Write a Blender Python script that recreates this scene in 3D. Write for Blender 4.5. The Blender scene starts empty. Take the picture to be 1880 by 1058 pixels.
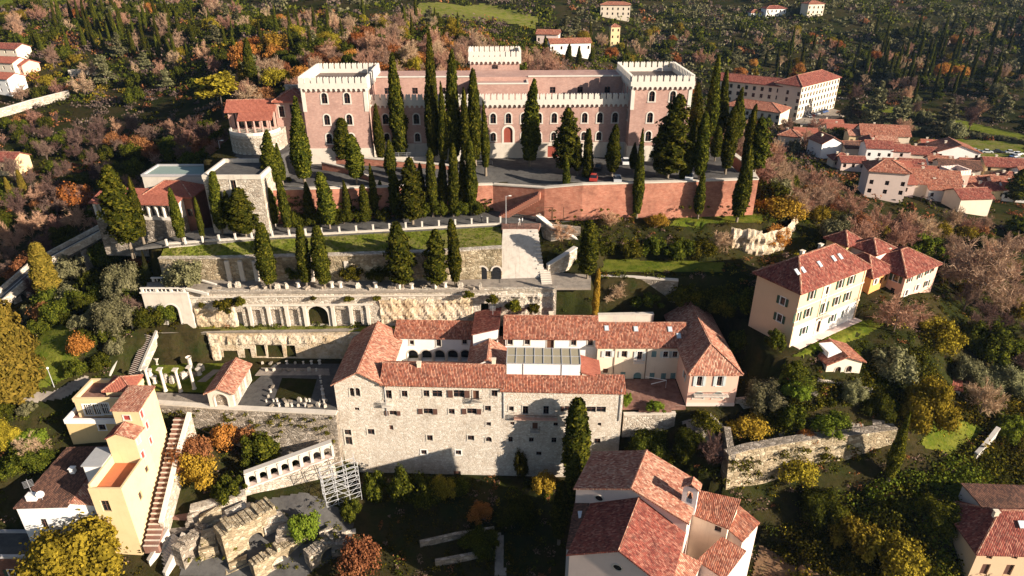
import bpy, math, random
import numpy as np
from mathutils import Vector, Matrix
R = math.radians
S = bpy.context.scene
COL = S.collection
rng = random.Random(11)
nrg = np.random.default_rng(5)

# ------------------------------------------------------------------ camera, sky, sun, exposure
FPX, PITCH, CAMZ = 1253.0, R(27.0), 100.0
cd = bpy.data.cameras.new('camera'); cam = bpy.data.objects.new('camera', cd); COL.objects.link(cam)
cam.location = (0, 0, CAMZ); cam.rotation_euler = (R(90) - PITCH, 0, 0)
cd.sensor_width = 36; cd.lens = 36 * FPX / 1880; cd.clip_start = 1; cd.clip_end = 6000
S.camera = cam
SUN_AZ, SUN_EL = 63.0, 20.5          # degrees to the right of straight behind the camera, above the horizon
w = bpy.data.worlds.new('World'); S.world = w; w.use_nodes = True
wt = w.node_tree; bg = wt.nodes['Background']
sky = wt.nodes.new('ShaderNodeTexSky'); sky.sky_type = 'NISHITA'; sky.sun_disc = False
sky.sun_elevation = R(SUN_EL); sky.sun_rotation = R(180 - SUN_AZ)
sky.air_density = 1.0; sky.dust_density = 1.2; sky.altitude = 100
wt.links.new(sky.outputs[0], bg.inputs[0]); bg.inputs[1].default_value = 0.05
sl = bpy.data.lights.new('sun', 'SUN'); so = bpy.data.objects.new('sun', sl); COL.objects.link(so)
sl.energy = 5.0; sl.angle = R(0.5); sl.color = (1.0, 0.875, 0.71)
to_sun = Vector((math.sin(R(SUN_AZ)) * math.cos(R(SUN_EL)), -math.cos(R(SUN_AZ)) * math.cos(R(SUN_EL)), math.sin(R(SUN_EL))))
so.rotation_euler = to_sun.to_track_quat('Z', 'Y').to_euler(); so.location = (200, -100, 250)
S.view_settings.view_transform = 'Standard'; S.view_settings.look = 'None'
S.view_settings.exposure = 1.28; S.view_settings.gamma = 1.0; S.view_settings.use_curve_mapping = False

# ------------------------------------------------------------------ measuring helpers: a pixel of the photo and one known height give a real place
CT, ST = math.cos(PITCH), math.sin(PITCH)
def ray(px, py):
    v = (529 - py) / FPX
    return ((px - 940) / FPX, CT + v * ST, -ST + v * CT)
def G(px, py, z):
    d = ray(px, py); t = (z - CAMZ) / d[2]
    return (d[0] * t, d[1] * t)
def G3(px, py, z):
    p = G(px, py, z); return (p[0], p[1], z)
def AT(px, py, Y):
    d = ray(px, py); t = Y / d[1]
    return (d[0] * t, Y, CAMZ + d[2] * t)

# ------------------------------------------------------------------ mesh builder
def sub(a, b): return (a[0]-b[0], a[1]-b[1], a[2]-b[2])
def add3(a, b, k=1.0): return (a[0]+b[0]*k, a[1]+b[1]*k, a[2]+b[2]*k)
def cross(a, b): return (a[1]*b[2]-a[2]*b[1], a[2]*b[0]-a[0]*b[2], a[0]*b[1]-a[1]*b[0])
def dot(a, b): return a[0]*b[0]+a[1]*b[1]+a[2]*b[2]
def nrm(a):
    l = math.sqrt(dot(a, a)) or 1.0
    return (a[0]/l, a[1]/l, a[2]/l)

class MB:
    def __init__(s): s.v = []; s.f = []
    def poly(s, *p):
        i = len(s.v); s.v += [tuple(q) for q in p]; s.f.append(tuple(range(i, i+len(p)))); return s
    def box(s, x0, x1, y0, y1, z0, z1):
        a, b, c, d = (x0,y0,z0), (x1,y0,z0), (x1,y1,z0), (x0,y1,z0)
        e, f, g, h = (x0,y0,z1), (x1,y0,z1), (x1,y1,z1), (x0,y1,z1)
        s.poly(a,b,f,e); s.poly(b,c,g,f); s.poly(c,d,h,g); s.poly(d,a,e,h); s.poly(e,f,g,h); s.poly(d,c,b,a); return s
    def prism(s, pts, z0, z1):
        # pts counter-clockwise; z0/z1 number or list
        n = len(pts)
        A = z0 if isinstance(z0, (list, tuple)) else [z0]*n
        B = z1 if isinstance(z1, (list, tuple)) else [z1]*n
        lo = [(p[0], p[1], a) for p, a in zip(pts, A)]; hi = [(p[0], p[1], b) for p, b in zip(pts, B)]
        for i in range(n):
            j = (i+1) % n; s.poly(lo[i], lo[j], hi[j], hi[i])
        s.poly(*hi); s.poly(*lo[::-1]); return s
    def bar(s, p, q, w, h=None):
        h = h or w
        d = nrm(sub(q, p)); up = (0,0,1) if abs(d[2]) < .95 else (0,1,0)
        u = nrm(cross(d, up)); v = cross(u, d)
        P = []
        for c in (p, q):
            for a, b in ((-1,-1),(1,-1),(1,1),(-1,1)):
                P.append(add3(add3(c, u, a*w/2), v, b*h/2))
        for a, b, c, e in ((0,1,5,4),(1,2,6,5),(2,3,7,6),(3,0,4,7),(3,2,1,0),(4,5,6,7)):
            s.poly(P[a], P[b], P[c], P[e])
        return s
    def tube(s, p, q, r0, r1, n=8, cap=True):
        d = nrm(sub(q, p)); up = (0,0,1) if abs(d[2]) < .95 else (0,1,0)
        u = nrm(cross(up, d)); v = cross(d, u)
        A = []; B = []
        for i in range(n):
            t = 2*math.pi*i/n; c, sn = math.cos(t), math.sin(t)
            A.append(tuple(p[k]+(u[k]*c+v[k]*sn)*r0 for k in range(3)))
            B.append(tuple(q[k]+(u[k]*c+v[k]*sn)*r1 for k in range(3)))
        for i in range(n):
            j = (i+1) % n; s.poly(A[i], A[j], B[j], B[i])
        if cap: s.poly(*B); s.poly(*A[::-1])
        return s
    def lathe(s, prof, c=(0,0,0), n=12):
        for (r0, z0), (r1, z1) in zip(prof, prof[1:]):
            for i in range(n):
                a, b = 2*math.pi*i/n, 2*math.pi*(i+1)/n
                P = [(c[0]+r0*math.cos(a), c[1]+r0*math.sin(a), c[2]+z0), (c[0]+r0*math.cos(b), c[1]+r0*math.sin(b), c[2]+z0),
                     (c[0]+r1*math.cos(b), c[1]+r1*math.sin(b), c[2]+z1), (c[0]+r1*math.cos(a), c[1]+r1*math.sin(a), c[2]+z1)]
                if r1 < 1e-4: s.poly(*P[:3])
                elif r0 < 1e-4: s.poly(P[0], P[2], P[3])
                else: s.poly(*P)
        return s
    def mesh(s, name):
        me = bpy.data.meshes.new(name); me.from_pydata(s.v, [], s.f)
        uvl = me.uv_layers.new(name='UVMap'); uv = []
        for f in s.f:
            p = [s.v[i] for i in f]
            n = (0,0,0)
            for i in range(1, len(p)-1):
                n = cross(sub(p[i], p[0]), sub(p[i+1], p[0]))
                if dot(n, n) > 1e-10: break
            n = nrm(n)
            if abs(n[2]) > .985: a, b = (1,0,0), (0,1,0)
            else: a = nrm(cross((0,0,1), n)); b = cross(n, a)
            for q in p: uv += (dot(q, a), dot(q, b))
        uvl.data.foreach_set('uv', uv)
        me.update(); return me
    def build(s, name, m, parent=None, loc=(0,0,0), rz=0.0):
        return link(name, s.mesh(name), m, parent, loc, rz)

def link(name, me, m=None, parent=None, loc=(0,0,0), rz=0.0):
    o = bpy.data.objects.new(name, me); COL.objects.link(o)
    o.location = loc; o.rotation_euler = (0, 0, rz)
    if parent is not None: o.parent = parent
    if m is not None and not me.materials: me.materials.append(m)
    return o
USED_LABELS = {}
def tag(o, label=None, cat=None, group=None, kind=None):
    if label: o['label'] = label
    if cat: o['category'] = cat
    if group: o['group'] = group
    if kind: o['kind'] = kind
    return o
def thing(name, label, cat, loc=(0,0,0), rz=0.0, group=None):
    o = bpy.data.objects.new(name, None); COL.objects.link(o); o.empty_display_size = .5
    o.location = loc; o.rotation_euler = (0, 0, rz)
    return tag(o, label, cat, group)
def structure(name, mb, m): return tag(mb.build(name, m), kind='structure')

# ------------------------------------------------------------------ materials
def newmat(name):
    m = bpy.data.materials.new(name); m.use_nodes = True
    nt = m.node_tree; return m, nt, nt.nodes['Principled BSDF']
class NT:
    def __init__(s, nt): s.nt = nt
    def n(s, t, **k):
        x = s.nt.nodes.new('ShaderNode'+t)
        for a, b in k.items(): setattr(x, a, b)
        return x
    def l(s, a, b): s.nt.links.new(a, b)
    def noise(s, co, sc, det=4, rough=.6):
        x = s.n('TexNoise'); x.inputs['Scale'].default_value = sc; x.inputs['Detail'].default_value = det; x.inputs['Roughness'].default_value = rough
        if co is not None: s.l(co, x.inputs['Vector'])
        return x.outputs['Fac']
    def ramp(s, fac, stops, interp='LINEAR'):
        x = s.n('ValToRGB'); cr = x.color_ramp; cr.interpolation = interp
        while len(cr.elements) < len(stops): cr.elements.new(.5)
        for e, (p, c) in zip(cr.elements, stops): e.position = p; e.color = (*c, 1)
        s.l(fac, x.inputs[0]); return x.outputs[0]
    def mix(s, fac, a, b, mode='MIX'):
        x = s.n('Mix'); x.data_type = 'RGBA'; x.blend_type = mode
        for i, v in ((0, fac), (6, a), (7, b)):
            if isinstance(v, (int, float)): x.inputs[i].default_value = v
            elif isinstance(v, tuple): x.inputs[i].default_value = (*v, 1)
            else: s.l(v, x.inputs[i])
        return x.outputs[2]
    def math(s, op, a, b=0.0):
        x = s.n('Math'); x.operation = op
        for i, v in ((0, a), (1, b)):
            if isinstance(v, (int, float)): x.inputs[i].default_value = v
            else: s.l(v, x.inputs[i])
        return x.outputs[0]
    def mapr(s, v, a, b, c, d):
        x = s.n('MapRange'); s.l(v, x.inputs[0])
        for i, q in zip((1,2,3,4), (a,b,c,d)): x.inputs[i].default_value = q
        return x.outputs[0]
    def bump(s, h, strength, dist, bsdf):
        x = s.n('Bump'); x.inputs['Strength'].default_value = strength; x.inputs['Distance'].default_value = dist
        s.l(h, x.inputs['Height']); s.l(x.outputs[0], bsdf.inputs['Normal'])
def base(b, rough=.9, spec=.15):
    b.inputs['Roughness'].default_value = rough; b.inputs['Specular IOR Level'].default_value = spec

def M_plain(name, c, rough=.7, spec=.25, metal=0.0):
    m, nt, b = newmat(name); base(b, rough, spec); b.inputs['Base Color'].default_value = (*c, 1); b.inputs['Metallic'].default_value = metal
    k = NT(nt); co = k.n('TexCoord').outputs['Object']
    f = k.noise(co, 1.7, 5)
    k.l(k.mix(k.mapr(f, .3, .75, 0, .35), tuple(c), tuple(x*.6 for x in c)), b.inputs['Base Color']); return m
def M_plaster(name, c, stain=(.25,.2,.15), amt=.5, sc=.35):
    m, nt, b = newmat(name); base(b, .95, .08); k = NT(nt); co = k.n('TexCoord').outputs['UV']
    f1 = k.noise(co, sc, 8, .65)
    mp = k.n('Mapping'); mp.inputs['Scale'].default_value = (1.6, .12, 1); k.l(co, mp.inputs[0]); f2 = k.noise(mp.outputs[0], 1.0, 6, .6)
    a = k.mix(k.mapr(f1, .45, .75, 0, amt), tuple(c), tuple(x*.62+y*.2 for x, y in zip(c, stain)))
    a = k.mix(k.mapr(f2, .56, .78, 0, amt*.8), a, stain)
    k.l(a, b.inputs['Base Color']); k.bump(k.noise(co, 6, 4), .25, .03, b); return m
def M_brick(name, c1, c2, mortar, bw=.5, bh=.14, patch=None, amt=.5):
    m, nt, b = newmat(name); base(b, .95, .08); k = NT(nt); co = k.n('TexCoord').outputs['UV']
    t = k.n('TexBrick'); k.l(co, t.inputs['Vector'])
    t.inputs['Color1'].default_value = (*c1, 1); t.inputs['Color2'].default_value = (*c2, 1); t.inputs['Mortar'].default_value = (*mortar, 1)
    t.inputs['Scale'].default_value = 1; t.inputs['Brick Width'].default_value = bw; t.inputs['Row Height'].default_value = bh; t.inputs['Mortar Size'].default_value = .012; t.inputs['Bias'].default_value = -.1
    f = k.noise(co, .22, 7, .65); f2 = k.noise(co, 1.3, 5)
    a = k.mix(k.mapr(f, .42, .7, 0, amt), t.outputs[0], patch or tuple(x*.55 for x in c1))
    a = k.mix(k.mapr(f2, .5, .8, 0, .4), a, tuple(min(1, x*1.5) for x in c2))
    k.l(a, b.inputs['Base Color']); k.bump(t.outputs['Fac'], .3, -.02, b); return m
def M_rubble(name, cols, sc=1.6, dark=(.05,.045,.035), streak=.5, bump=1.0):
    m, nt, b = newmat(name); base(b, .95, .06); k = NT(nt); co = k.n('TexCoord').outputs['UV']
    mp = k.n('Mapping'); mp.inputs['Scale'].default_value = (1, 1.7, 1); k.l(co, mp.inputs[0])
    wv = k.n('TexVoronoi'); wv.inputs['Scale'].default_value = sc; k.l(mp.outputs[0], wv.inputs['Vector'])
    ed = k.n('TexVoronoi'); ed.feature = 'DISTANCE_TO_EDGE'; ed.inputs['Scale'].default_value = sc; k.l(mp.outputs[0], ed.inputs['Vector'])
    sp = k.n('SeparateColor'); k.l(wv.outputs['Color'], sp.inputs[0])
    n = len(cols); a = k.ramp(sp.outputs[0], [((i+.5)/n, c) for i, c in enumerate(cols)])
    a = k.mix(k.mapr(ed.outputs['Distance'], 0, .07, .55, 0), a, tuple(x*.45 for x in cols[0]))
    f = k.noise(co, .18, 8, .68); a = k.mix(k.mapr(f, .5, .72, 0, streak), a, dark)
    mp2 = k.n('Mapping'); mp2.inputs['Scale'].default_value = (.9, .1, 1); k.l(co, mp2.inputs[0])
    a = k.mix(k.mapr(k.noise(mp2.outputs[0], 1, 6), .55, .8, 0, streak), a, dark)
    k.l(a, b.inputs['Base Color'])
    h = k.math('ADD', k.mapr(ed.outputs['Distance'], 0, .15, 0, 1), k.noise(co, 5, 5)); k.bump(h, .7*bump, .12, b); return m
def M_rock(name, cols, sc=.25):
    m, nt, b = newmat(name); base(b, .95, .06); k = NT(nt); co = k.n('TexCoord').outputs['Object']
    f = k.noise(co, sc, 10, .7); n = len(cols)
    a = k.ramp(f, [(.3+.4*i/(n-1), c) for i, c in enumerate(cols)])
    f2 = k.noise(co, sc*6, 8, .7); a = k.mix(k.mapr(f2, .5, .7, 0, .6), a, tuple(x*.35 for x in cols[1]))
    k.l(a, b.inputs['Base Color']); k.bump(f2, 1.0, .5, b); return m
def M_tile(name, cols, dark=(.05,.035,.03), lich=.45, wid=.27, run=.42):
    m, nt, b = newmat(name); base(b, .9, .1); k = NT(nt); co = k.n('TexCoord').outputs['UV']
    sx = k.n('SeparateXYZ'); k.l(co, sx.inputs[0])
    u = k.math('DIVIDE', sx.outputs[0], wid); v = k.math('DIVIDE', sx.outputs[1], run)
    fu = k.math('FLOOR', u); stag = k.math('MULTIPLY', fu, .37); fv = k.math('FLOOR', k.math('ADD', v, stag))
    cb = k.n('CombineXYZ'); k.l(fu, cb.inputs[0]); k.l(fv, cb.inputs[1])
    wn = k.n('TexWhiteNoise'); wn.noise_dimensions = '2D'; k.l(cb.outputs[0], wn.inputs['Vector'])
    n = len(cols); a = k.ramp(wn.outputs[0], [((i+.5)/n, c) for i, c in enumerate(cols)])
    st = k.math('ABSOLUTE', k.math('SINE', k.math('MULTIPLY', u, math.pi)))
    a = k.mix(k.mapr(st, 0, .55, .8, 0), a, dark)
    f = k.noise(co, .3, 8, .7); a = k.mix(k.mapr(f, .46, .7, 0, lich), a, dark)
    f4 = k.noise(co, 1.4, 6, .75); a = k.mix(k.mapr(f4, .54, .66, 0, lich), a, tuple(x*1.3 for x in dark))
    f3 = k.noise(co, 2.2, 4, .6); a = k.mix(k.mapr(f3, .6, .75, 0, .45), a, tuple(x*1.5 for x in cols[-1]))
    k.l(a, b.inputs['Base Color']); k.bump(st, .8, .09, b); return m
def M_leaf(name, c1, c2, c3=None, isl=.5, back=True):
    m, nt, b = newmat(name); base(b, .9, .0); k = NT(nt)
    g = k.n('NewGeometry'); oi = k.n('ObjectInfo')
    f = k.math('ADD', k.math('MULTIPLY', g.outputs['Random Per Island'], isl), k.math('MULTIPLY', k.noise(k.n('TexCoord').outputs['Object'], .45, 3), 1.0-isl))
    st = [(.15, c1), (.85, c2)] if c3 is None else [(.1, c1), (.5, c2), (.9, c3)]
    a = k.ramp(f, st)
    if isl < .8:
        dn = k.noise(k.n('TexCoord').outputs['Object'], .9, 4, .7); a = k.mix(k.mapr(dn, .55, .72, 0, .75), a, tuple(x*.45 for x in c1))
    hs = k.n('HueSaturation'); k.l(a, hs.inputs['Color']); k.l(k.mapr(oi.outputs['Random'], 0, 1, .7, 1.3), hs.inputs['Value']); k.l(k.mapr(oi.outputs['Random'], 0, 1, .485, .512), hs.inputs['Hue'])
    k.l(hs.outputs[0], b.inputs['Base Color'])
    tr = k.n('BsdfTranslucent'); k.l(hs.outputs[0], tr.inputs['Color']); mx = k.n('MixShader'); mx.inputs[0].default_value = .18
    out = nt.nodes['Material Output']; k.l(b.outputs[0], mx.inputs[1]); k.l(tr.outputs[0], mx.inputs[2]); k.l(mx.outputs[0], out.inputs[0])
    return m
def M_ground(name, cols, sc=.08, bump=.6):
    m, nt, b = newmat(name); base(b, 1, .0); k = NT(nt); co = k.n('TexCoord').outputs['Object']
    n = len(cols); a = k.ramp(k.noise(co, sc, 9, .72), [(.3+.42*i/(n-1), c) for i, c in enumerate(cols)])
    f2 = k.noise(co, .9, 6, .7); a = k.mix(k.mapr(f2, .45, .75, 0, .6), a, tuple(x*.4 for x in cols[0]))
    k.l(a, b.inputs['Base Color']); k.bump(k.noise(co, 2.5, 5), bump, .2, b); return m
def M_glass(name, c=(.012,.014,.018), rough=.12):
    m, nt, b = newmat(name); base(b, rough, .6); b.inputs['Base Color'].default_value = (*c, 1); return m

MAT = dict(
    ground=M_ground('earth_and_leaf_litter', [(.014,.015,.006), (.024,.028,.008), (.042,.032,.014), (.02,.03,.008)]),
    grass=M_ground('lawn_grass', [(.05,.075,.01), (.09,.115,.013), (.15,.15,.025), (.1,.12,.015)], .3, .9),
    drygrass=M_ground('rough_grass', [(.08,.1,.015), (.13,.15,.02), (.2,.17,.06), (.1,.14,.015)], .22, .9),
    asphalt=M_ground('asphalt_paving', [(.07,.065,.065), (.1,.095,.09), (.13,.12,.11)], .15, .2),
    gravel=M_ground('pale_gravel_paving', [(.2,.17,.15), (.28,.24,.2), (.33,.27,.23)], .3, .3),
    paving=M_ground('red_brick_paving', [(.16,.08,.06), (.24,.13,.1), (.3,.19,.15)], .4, .4),
    dirt=M_ground('bare_earth', [(.16,.09,.05), (.24,.14,.08), (.2,.15,.07)], .3, .5),
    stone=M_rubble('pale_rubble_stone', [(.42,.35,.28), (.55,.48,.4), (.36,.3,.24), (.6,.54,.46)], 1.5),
    stonelight=M_rubble('museum_wall_stone', [(.6,.51,.42), (.68,.61,.53), (.52,.43,.34), (.72,.66,.58)], 2.4, (.26,.2,.15), .45, .6),
    stonewarm=M_rubble('overgrown_warm_rubble', [(.3,.23,.15), (.42,.34,.23), (.22,.17,.11), (.5,.42,.3)], 1.2, (.05,.045,.02), .8),
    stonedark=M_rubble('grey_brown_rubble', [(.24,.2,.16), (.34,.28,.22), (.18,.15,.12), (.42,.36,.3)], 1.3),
    rock=M_rock('quarried_rock', [(.28,.2,.12), (.5,.38,.25), (.62,.52,.4), (.4,.3,.2)]),
    ashlar=M_plaster('weathered_pale_stone', (.56,.5,.43), (.16,.13,.1), .6, .5),
    white=M_plaster('castle_white_stone', (.6,.55,.49), (.3,.26,.23), .45, .5),
    slab=M_plaster('stained_pale_slab', (.46,.41,.36), (.15,.11,.08), 1.0, .8),
    whitewall=M_plaster('whitewashed_plaster', (.78,.75,.72), (.45,.42,.4), .3),
    cream=M_plaster('cream_plaster', (.68,.58,.46), (.4,.3,.22), .4),
    yellow=M_plaster('pale_yellow_plaster', (.66,.5,.29), (.42,.27,.12), .4),
    ochre=M_plaster('ochre_plaster', (.6,.44,.22), (.35,.22,.09), .5),
    villa=M_plaster('villa_peach_plaster', (.62,.44,.29), (.5,.33,.2), .3), farwood=M_leaf('far_bare_wood', (.06,.042,.034), (.13,.092,.074), (.22,.16,.125)),
    pink=M_plaster('pink_plaster', (.68,.42,.33), (.4,.24,.18), .4),
    pinkpale=M_plaster('pale_pink_plaster', (.68,.54,.48), (.42,.3,.26), .4),
    orangewall=M_plaster('orange_plaster', (.66,.32,.12), (.4,.2,.08), .4),
    grey=M_plaster('grey_render', (.4,.38,.38), (.2,.18,.18), .4),
    castlebrick=M_brick('castle_pink_brick', (.38,.22,.18), (.46,.29,.24), (.46,.36,.32), .5, .14, (.28,.165,.14), .7),
    redbrick=M_brick('retaining_red_brick', (.36,.13,.085), (.46,.21,.14), (.4,.28,.22), .7, .22, (.2,.085,.06), .9),
    darkbrick=M_brick('dark_old_brick', (.16,.07,.05), (.22,.1,.07), (.14,.1,.08), .5, .15, (.1,.05,.04), .6),
    tile=M_tile('old_coppi_tiles', [(0.194,0.0622,0.04), (0.33,0.107,0.0666), (0.407,0.151,0.0888), (0.252,0.107,0.0799), (0.485,0.232,0.151)]),
    tilepale=M_tile('pale_coppi_tiles', [(0.291,0.107,0.071), (0.446,0.178,0.115), (0.533,0.267,0.178), (0.349,0.151,0.107), (0.582,0.356,0.248)], lich=.3),
    tilered=M_tile('new_red_tiles', [(.3,.095,.065), (.4,.14,.095), (.35,.115,.075)], (.12,.04,.03), .2),
    tilewine=M_tile('wine_red_tiles', [(0.155,0.04,0.0311), (0.252,0.0667,0.0488), (0.31,0.0889,0.0622), (0.194,0.0711,0.0533), (0.369,0.151,0.107)], (.04,.02,.02), .5),
    tiledark=M_tile('dark_mossy_tiles', [(.09,.05,.04), (.14,.07,.05), (.2,.1,.07)], (.02,.015,.012), .5),
    terracotta=M_plain('terracotta_floor', (.5,.16,.07), .8),
    wood=M_plain('brown_wood', (.13,.06,.035), .8), reddoor=M_plain('red_brown_door', (.26,.06,.04), .7),
    greenshut=M_plain('dark_green_shutter', (.035,.075,.05), .6), greyshut=M_plain('pale_grey_shutter', (.5,.55,.55), .6),
    tealshut=M_plain('teal_shutter', (.14,.24,.25), .6), redshut=M_plain('red_shutter', (.34,.05,.045), .6), brownshut=M_plain('brown_shutter', (.12,.06,.045), .6),
    metal=M_plain('grey_metal', (.45,.45,.47), .5, .5, .3), darkmetal=M_plain('dark_iron', (.05,.045,.045), .6, .4),
    steel=M_plain('galvanised_tube', (.55,.55,.57), .45, .5, .2), zinc=M_plain('zinc_sheet', (.34,.34,.35), .5, .4),
    greenroof=M_plain('faded_green_roof_sheet', (.22,.28,.25), .7), bitumen=M_plain('flat_roof_felt', (.17,.13,.11), .9),
    glass=M_glass('dark_window_glass'), skylight=M_glass('painted_sky_glass', (.5,.56,.6), .3), roofglass=M_glass('bronze_roof_glass', (.3,.26,.18), .4),  # skylight: sky reflection put into the pane's pale colour
    bark=M_plain('pale_bark', (.2,.16,.12), .95, .05), darkbark=M_plain('grey_brown_bark', (.1,.075,.06), .95, .05),
    cypress=M_leaf('cypress_foliage', (.007,.011,.0025), (.036,.042,.006), (.17,.15,.016)),  # dark stops put in for shade, yellow-green for sunlit edges; green and ivy alike
    cypressgold=M_leaf('sunlit_golden_cypress_foliage', (.05,.045,.008), (.17,.13,.02), (.3,.21,.035)),  # lit copy of the cypress leaves, sun put into the colour
    green=M_leaf('evergreen_leaves', (.009,.013,.003), (.045,.053,.007), (.16,.15,.015)),
    bright=M_leaf('bright_green_leaves', (.05,.075,.01), (.12,.16,.015), (.2,.22,.03)),
    olive=M_leaf('olive_leaves', (.045,.045,.02), (.14,.132,.062), (.27,.245,.135)),
    yellowleaf=M_leaf('yellow_autumn_leaves', (.12,.075,.012), (.3,.18,.02), (.46,.3,.05)),
    gold=M_leaf('golden_needles', (.05,.04,.005), (.2,.15,.016), (.4,.29,.03)),
    orangeleaf=M_leaf('orange_autumn_leaves', (.16,.06,.015), (.34,.13,.03), (.46,.22,.06)),
    rust=M_leaf('rusty_brown_leaves', (.1,.04,.018), (.24,.1,.04), (.36,.17,.07)),
    twig=M_leaf('bare_greyish_twigs', (.17,.105,.066), (.36,.235,.155), (.54,.37,.255)),
    twigpink=M_leaf('bare_rosy_twigs', (.19,.1,.066), (.39,.22,.145), (.56,.34,.235)),
    twigdark=M_leaf('bare_dark_twigs', (.06,.036,.03), (.15,.092,.074), (.25,.16,.125)),
    ivy=M_leaf('ivy_leaves', (.009,.012,.0025), (.055,.053,.006), (.22,.175,.017)),
)

# ------------------------------------------------------------------ terrain heights
CTRL = [
 (-50,192,51.5),(0,198,51.5),(45,195,49),(-60,230,57),(-20,240,60),(20,240,54),(55,235,40),(-90,250,54),(-60,300,62),(0,320,55),(50,300,38),(75,260,28),
 (-66,160,50),(-80,158,42),(-80,140,35),(-95,160,34),(-110,185,33),(-130,225,30),(-175,270,30),(-210,300,33),(-140,300,40),(-100,300,50),(-240,250,34),(-200,180,30),(-150,150,28),(-130,130,26),
 (-100,120,27),(-85,122,31),(-76,112,24),(-90,103,24),(-110,100,25),(-118,86,14),(-97,92,17),(-76,86,8),(-62,84,6),(-55,92,10),(-64,95,14),(-72,98,20),
 (-300,400,56),(-200,420,58),(-100,430,60),(-400,520,62),(-250,520,66),(0,450,54),(-30,560,54),(-120,340,56),(-230,360,46),
 (60,420,38),(100,330,21),(130,320,19),(180,330,20),(160,260,23),(220,270,22),(115,215,29),(90,190,34),(77,172,38),(70,150,39),(130,200,28),(180,220,23),(240,200,22),
 (62,138,38),(66,126,33),(52,110,30.5),(60,112,31),(70,119,31),(78,114,30),(88,128,31),(97,140,30),(112,150,26),(140,160,22),(62,104,26),(76,104,20),(92,110,18),(110,112,15),(62,100,21),(54,99,20.5),(70,101,21),(54,92.5,10),(62,93.5,11),(70,94,13),(50,90,8.5),(44,90,9),(65,85,9),(80,90,12),(100,95,11),(70,75,4),(90,78,6),(50,80,6),(125,82,7),
 (100,430,22),(250,430,24),(450,430,25),(150,470,31),(300,470,33),(200,530,42),(400,530,44),(250,600,56),(500,600,58),(300,800,110),(600,800,110),(0,620,58),(0,800,100),(-300,800,110),(-700,600,80),(800,400,30),(-800,250,40),(900,0,5),(-900,0,5),(0,0,-2),(-60,60,0),(60,50,0),(2000,2200,330),(-2000,2200,330),(0,2200,330),
 (650,230,170),(900,220,240),(760,360,210),(950,500,270),(720,90,25),(480,260,45),(-85,79,0),(-95,78,2),(-76,80,3),  # high points form an unseen ridge, added to shade the far hillside
 (51,138.5,37),(57,139.5,36),(61,143,36.5),(44,137.5,38),
 (20,144,43),(40,147,43.3),(57,148,42),(20,137,40.5),(40,139,40.5),(20,129,36.3),(45,131,37),(30,125,34),(20,122,30),(30,128,33),(45,117,24),(46,105,21.8),
 (-72,126,31),(-64,121,29),(-66,112,24),
 (-20,97,6.5),(0,97,6.5),(14,96,7),(-20,84,4),(0,82,3.5),(15,84,4.5),(27,98,13),(34,98,18),(-30,96,8),(-38,93,9.5),(-35,86,6),(-45,99,11.2),(-52,102,14),(-39,99.8,11.2),(-35,100.5,11.6),(-47,96,11),(-40,80,3),
]
_c = np.array(CTRL, float)
def _phi(a, b): return np.sqrt(((a[:, None, :2]-b[None, :, :2])**2).sum(-1)+9.0)
_A = np.block([[_phi(_c, _c), np.ones((len(_c), 1))], [np.ones((1, len(_c))), np.zeros((1, 1))]])
_W = np.linalg.solve(_A, np.concatenate([_c[:, 2], [0]]))
def inpoly(x, y, poly):
    x = np.asarray(x); y = np.asarray(y); r = np.zeros(x.shape, bool); n = len(poly)
    for i in range(n):
        x0, y0 = poly[i][:2]; x1, y1 = poly[(i+1) % n][:2]
        if y0 == y1: continue
        c = ((y0 > y) != (y1 > y)) & (x < (x1-x0)*(y-y0)/(y1-y0)+x0); r ^= c
    return r
# terraces: (polygon, height or plane a+bx+cy); later ones win
FORE_L, FORE_R = G(478, 351, 51.5), G(1392, 331, 51.5)
FWALL = [(478,351,51.5), (600,348,51.3), (760,344,50.4), (905,341,49.9)]
FORE = [G(*p) for p in FWALL] + [G(1000,348,50.4), G(1070,341,51.5), G(1240,336,51.5), FORE_R, (52,200), (-62,200), (-66,158), (-60,147)]
ROADF = [G(250,462,43), G(310,453,43.3), G(450,441,43.6), G(700,425,43.8), G(920,411,44)]
ROAD = [(p[0], p[1]+1.4) for p in ROADF] + [G(995,411,44), G(1000,372,44), (8,151), (-2,151.5), (-18,150.5), (-37,145.5), (-58,143.5), (-68,140)]
TERR = [(p[0], p[1]+1.5) for p in (G(268,535,36.6), G(345,536,36.6), G(640,535,36.6), G(880,532,36.6), G(1085,528,36.6))] + [(p[0], p[1]+2.2) for p in (G(1085,505,36.6), G(1010,500,36.6), G(915,512,36.6), G(600,515,36.6), G(400,514,36.6), G(330,512,36.6), G(270,520,36.6))]
LEDGE = [(-66,121.5), (-4,121.5), (-4,124.6), (-58,124.8), (-66,124.8)]
LAWN = [G(180,745,22), G(300,742,22), G(470,750,22), G(622,764,22), (-31.5,104.5), (20.5,102), (22,119.5), (-30,121.6), (-62,121.6), G(240,668,22)]
HOUSEYARD = [(20,102.5), (19.8,104), (43,104), (46,127), (18,127), (17,119)]
VILLA = [G(1400,650,31), G(1450,665,31), G(1600,600,31), (72,122), (62,128), (46,122)]
CHURCHG = [(9,66), (40,60), (50,85), (30,96), (14,94)]
BENCH = [(0,154), (60,154), (60,144.5), G(1330,415,42.8), G(1200,402,43), G(1060,405,43), G(1000,400,43), (4,146)]
MUSF = [(-33.5,107), (20.5,106), (20.5,99), (14,95), (-26,95), (-33.5,99)]
LEFTF = [G(300,760,17), G(400,790,15), G(520,800,13.5), (-35,101), (-34,106), (-62,112), G(268,746,20)]
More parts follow.
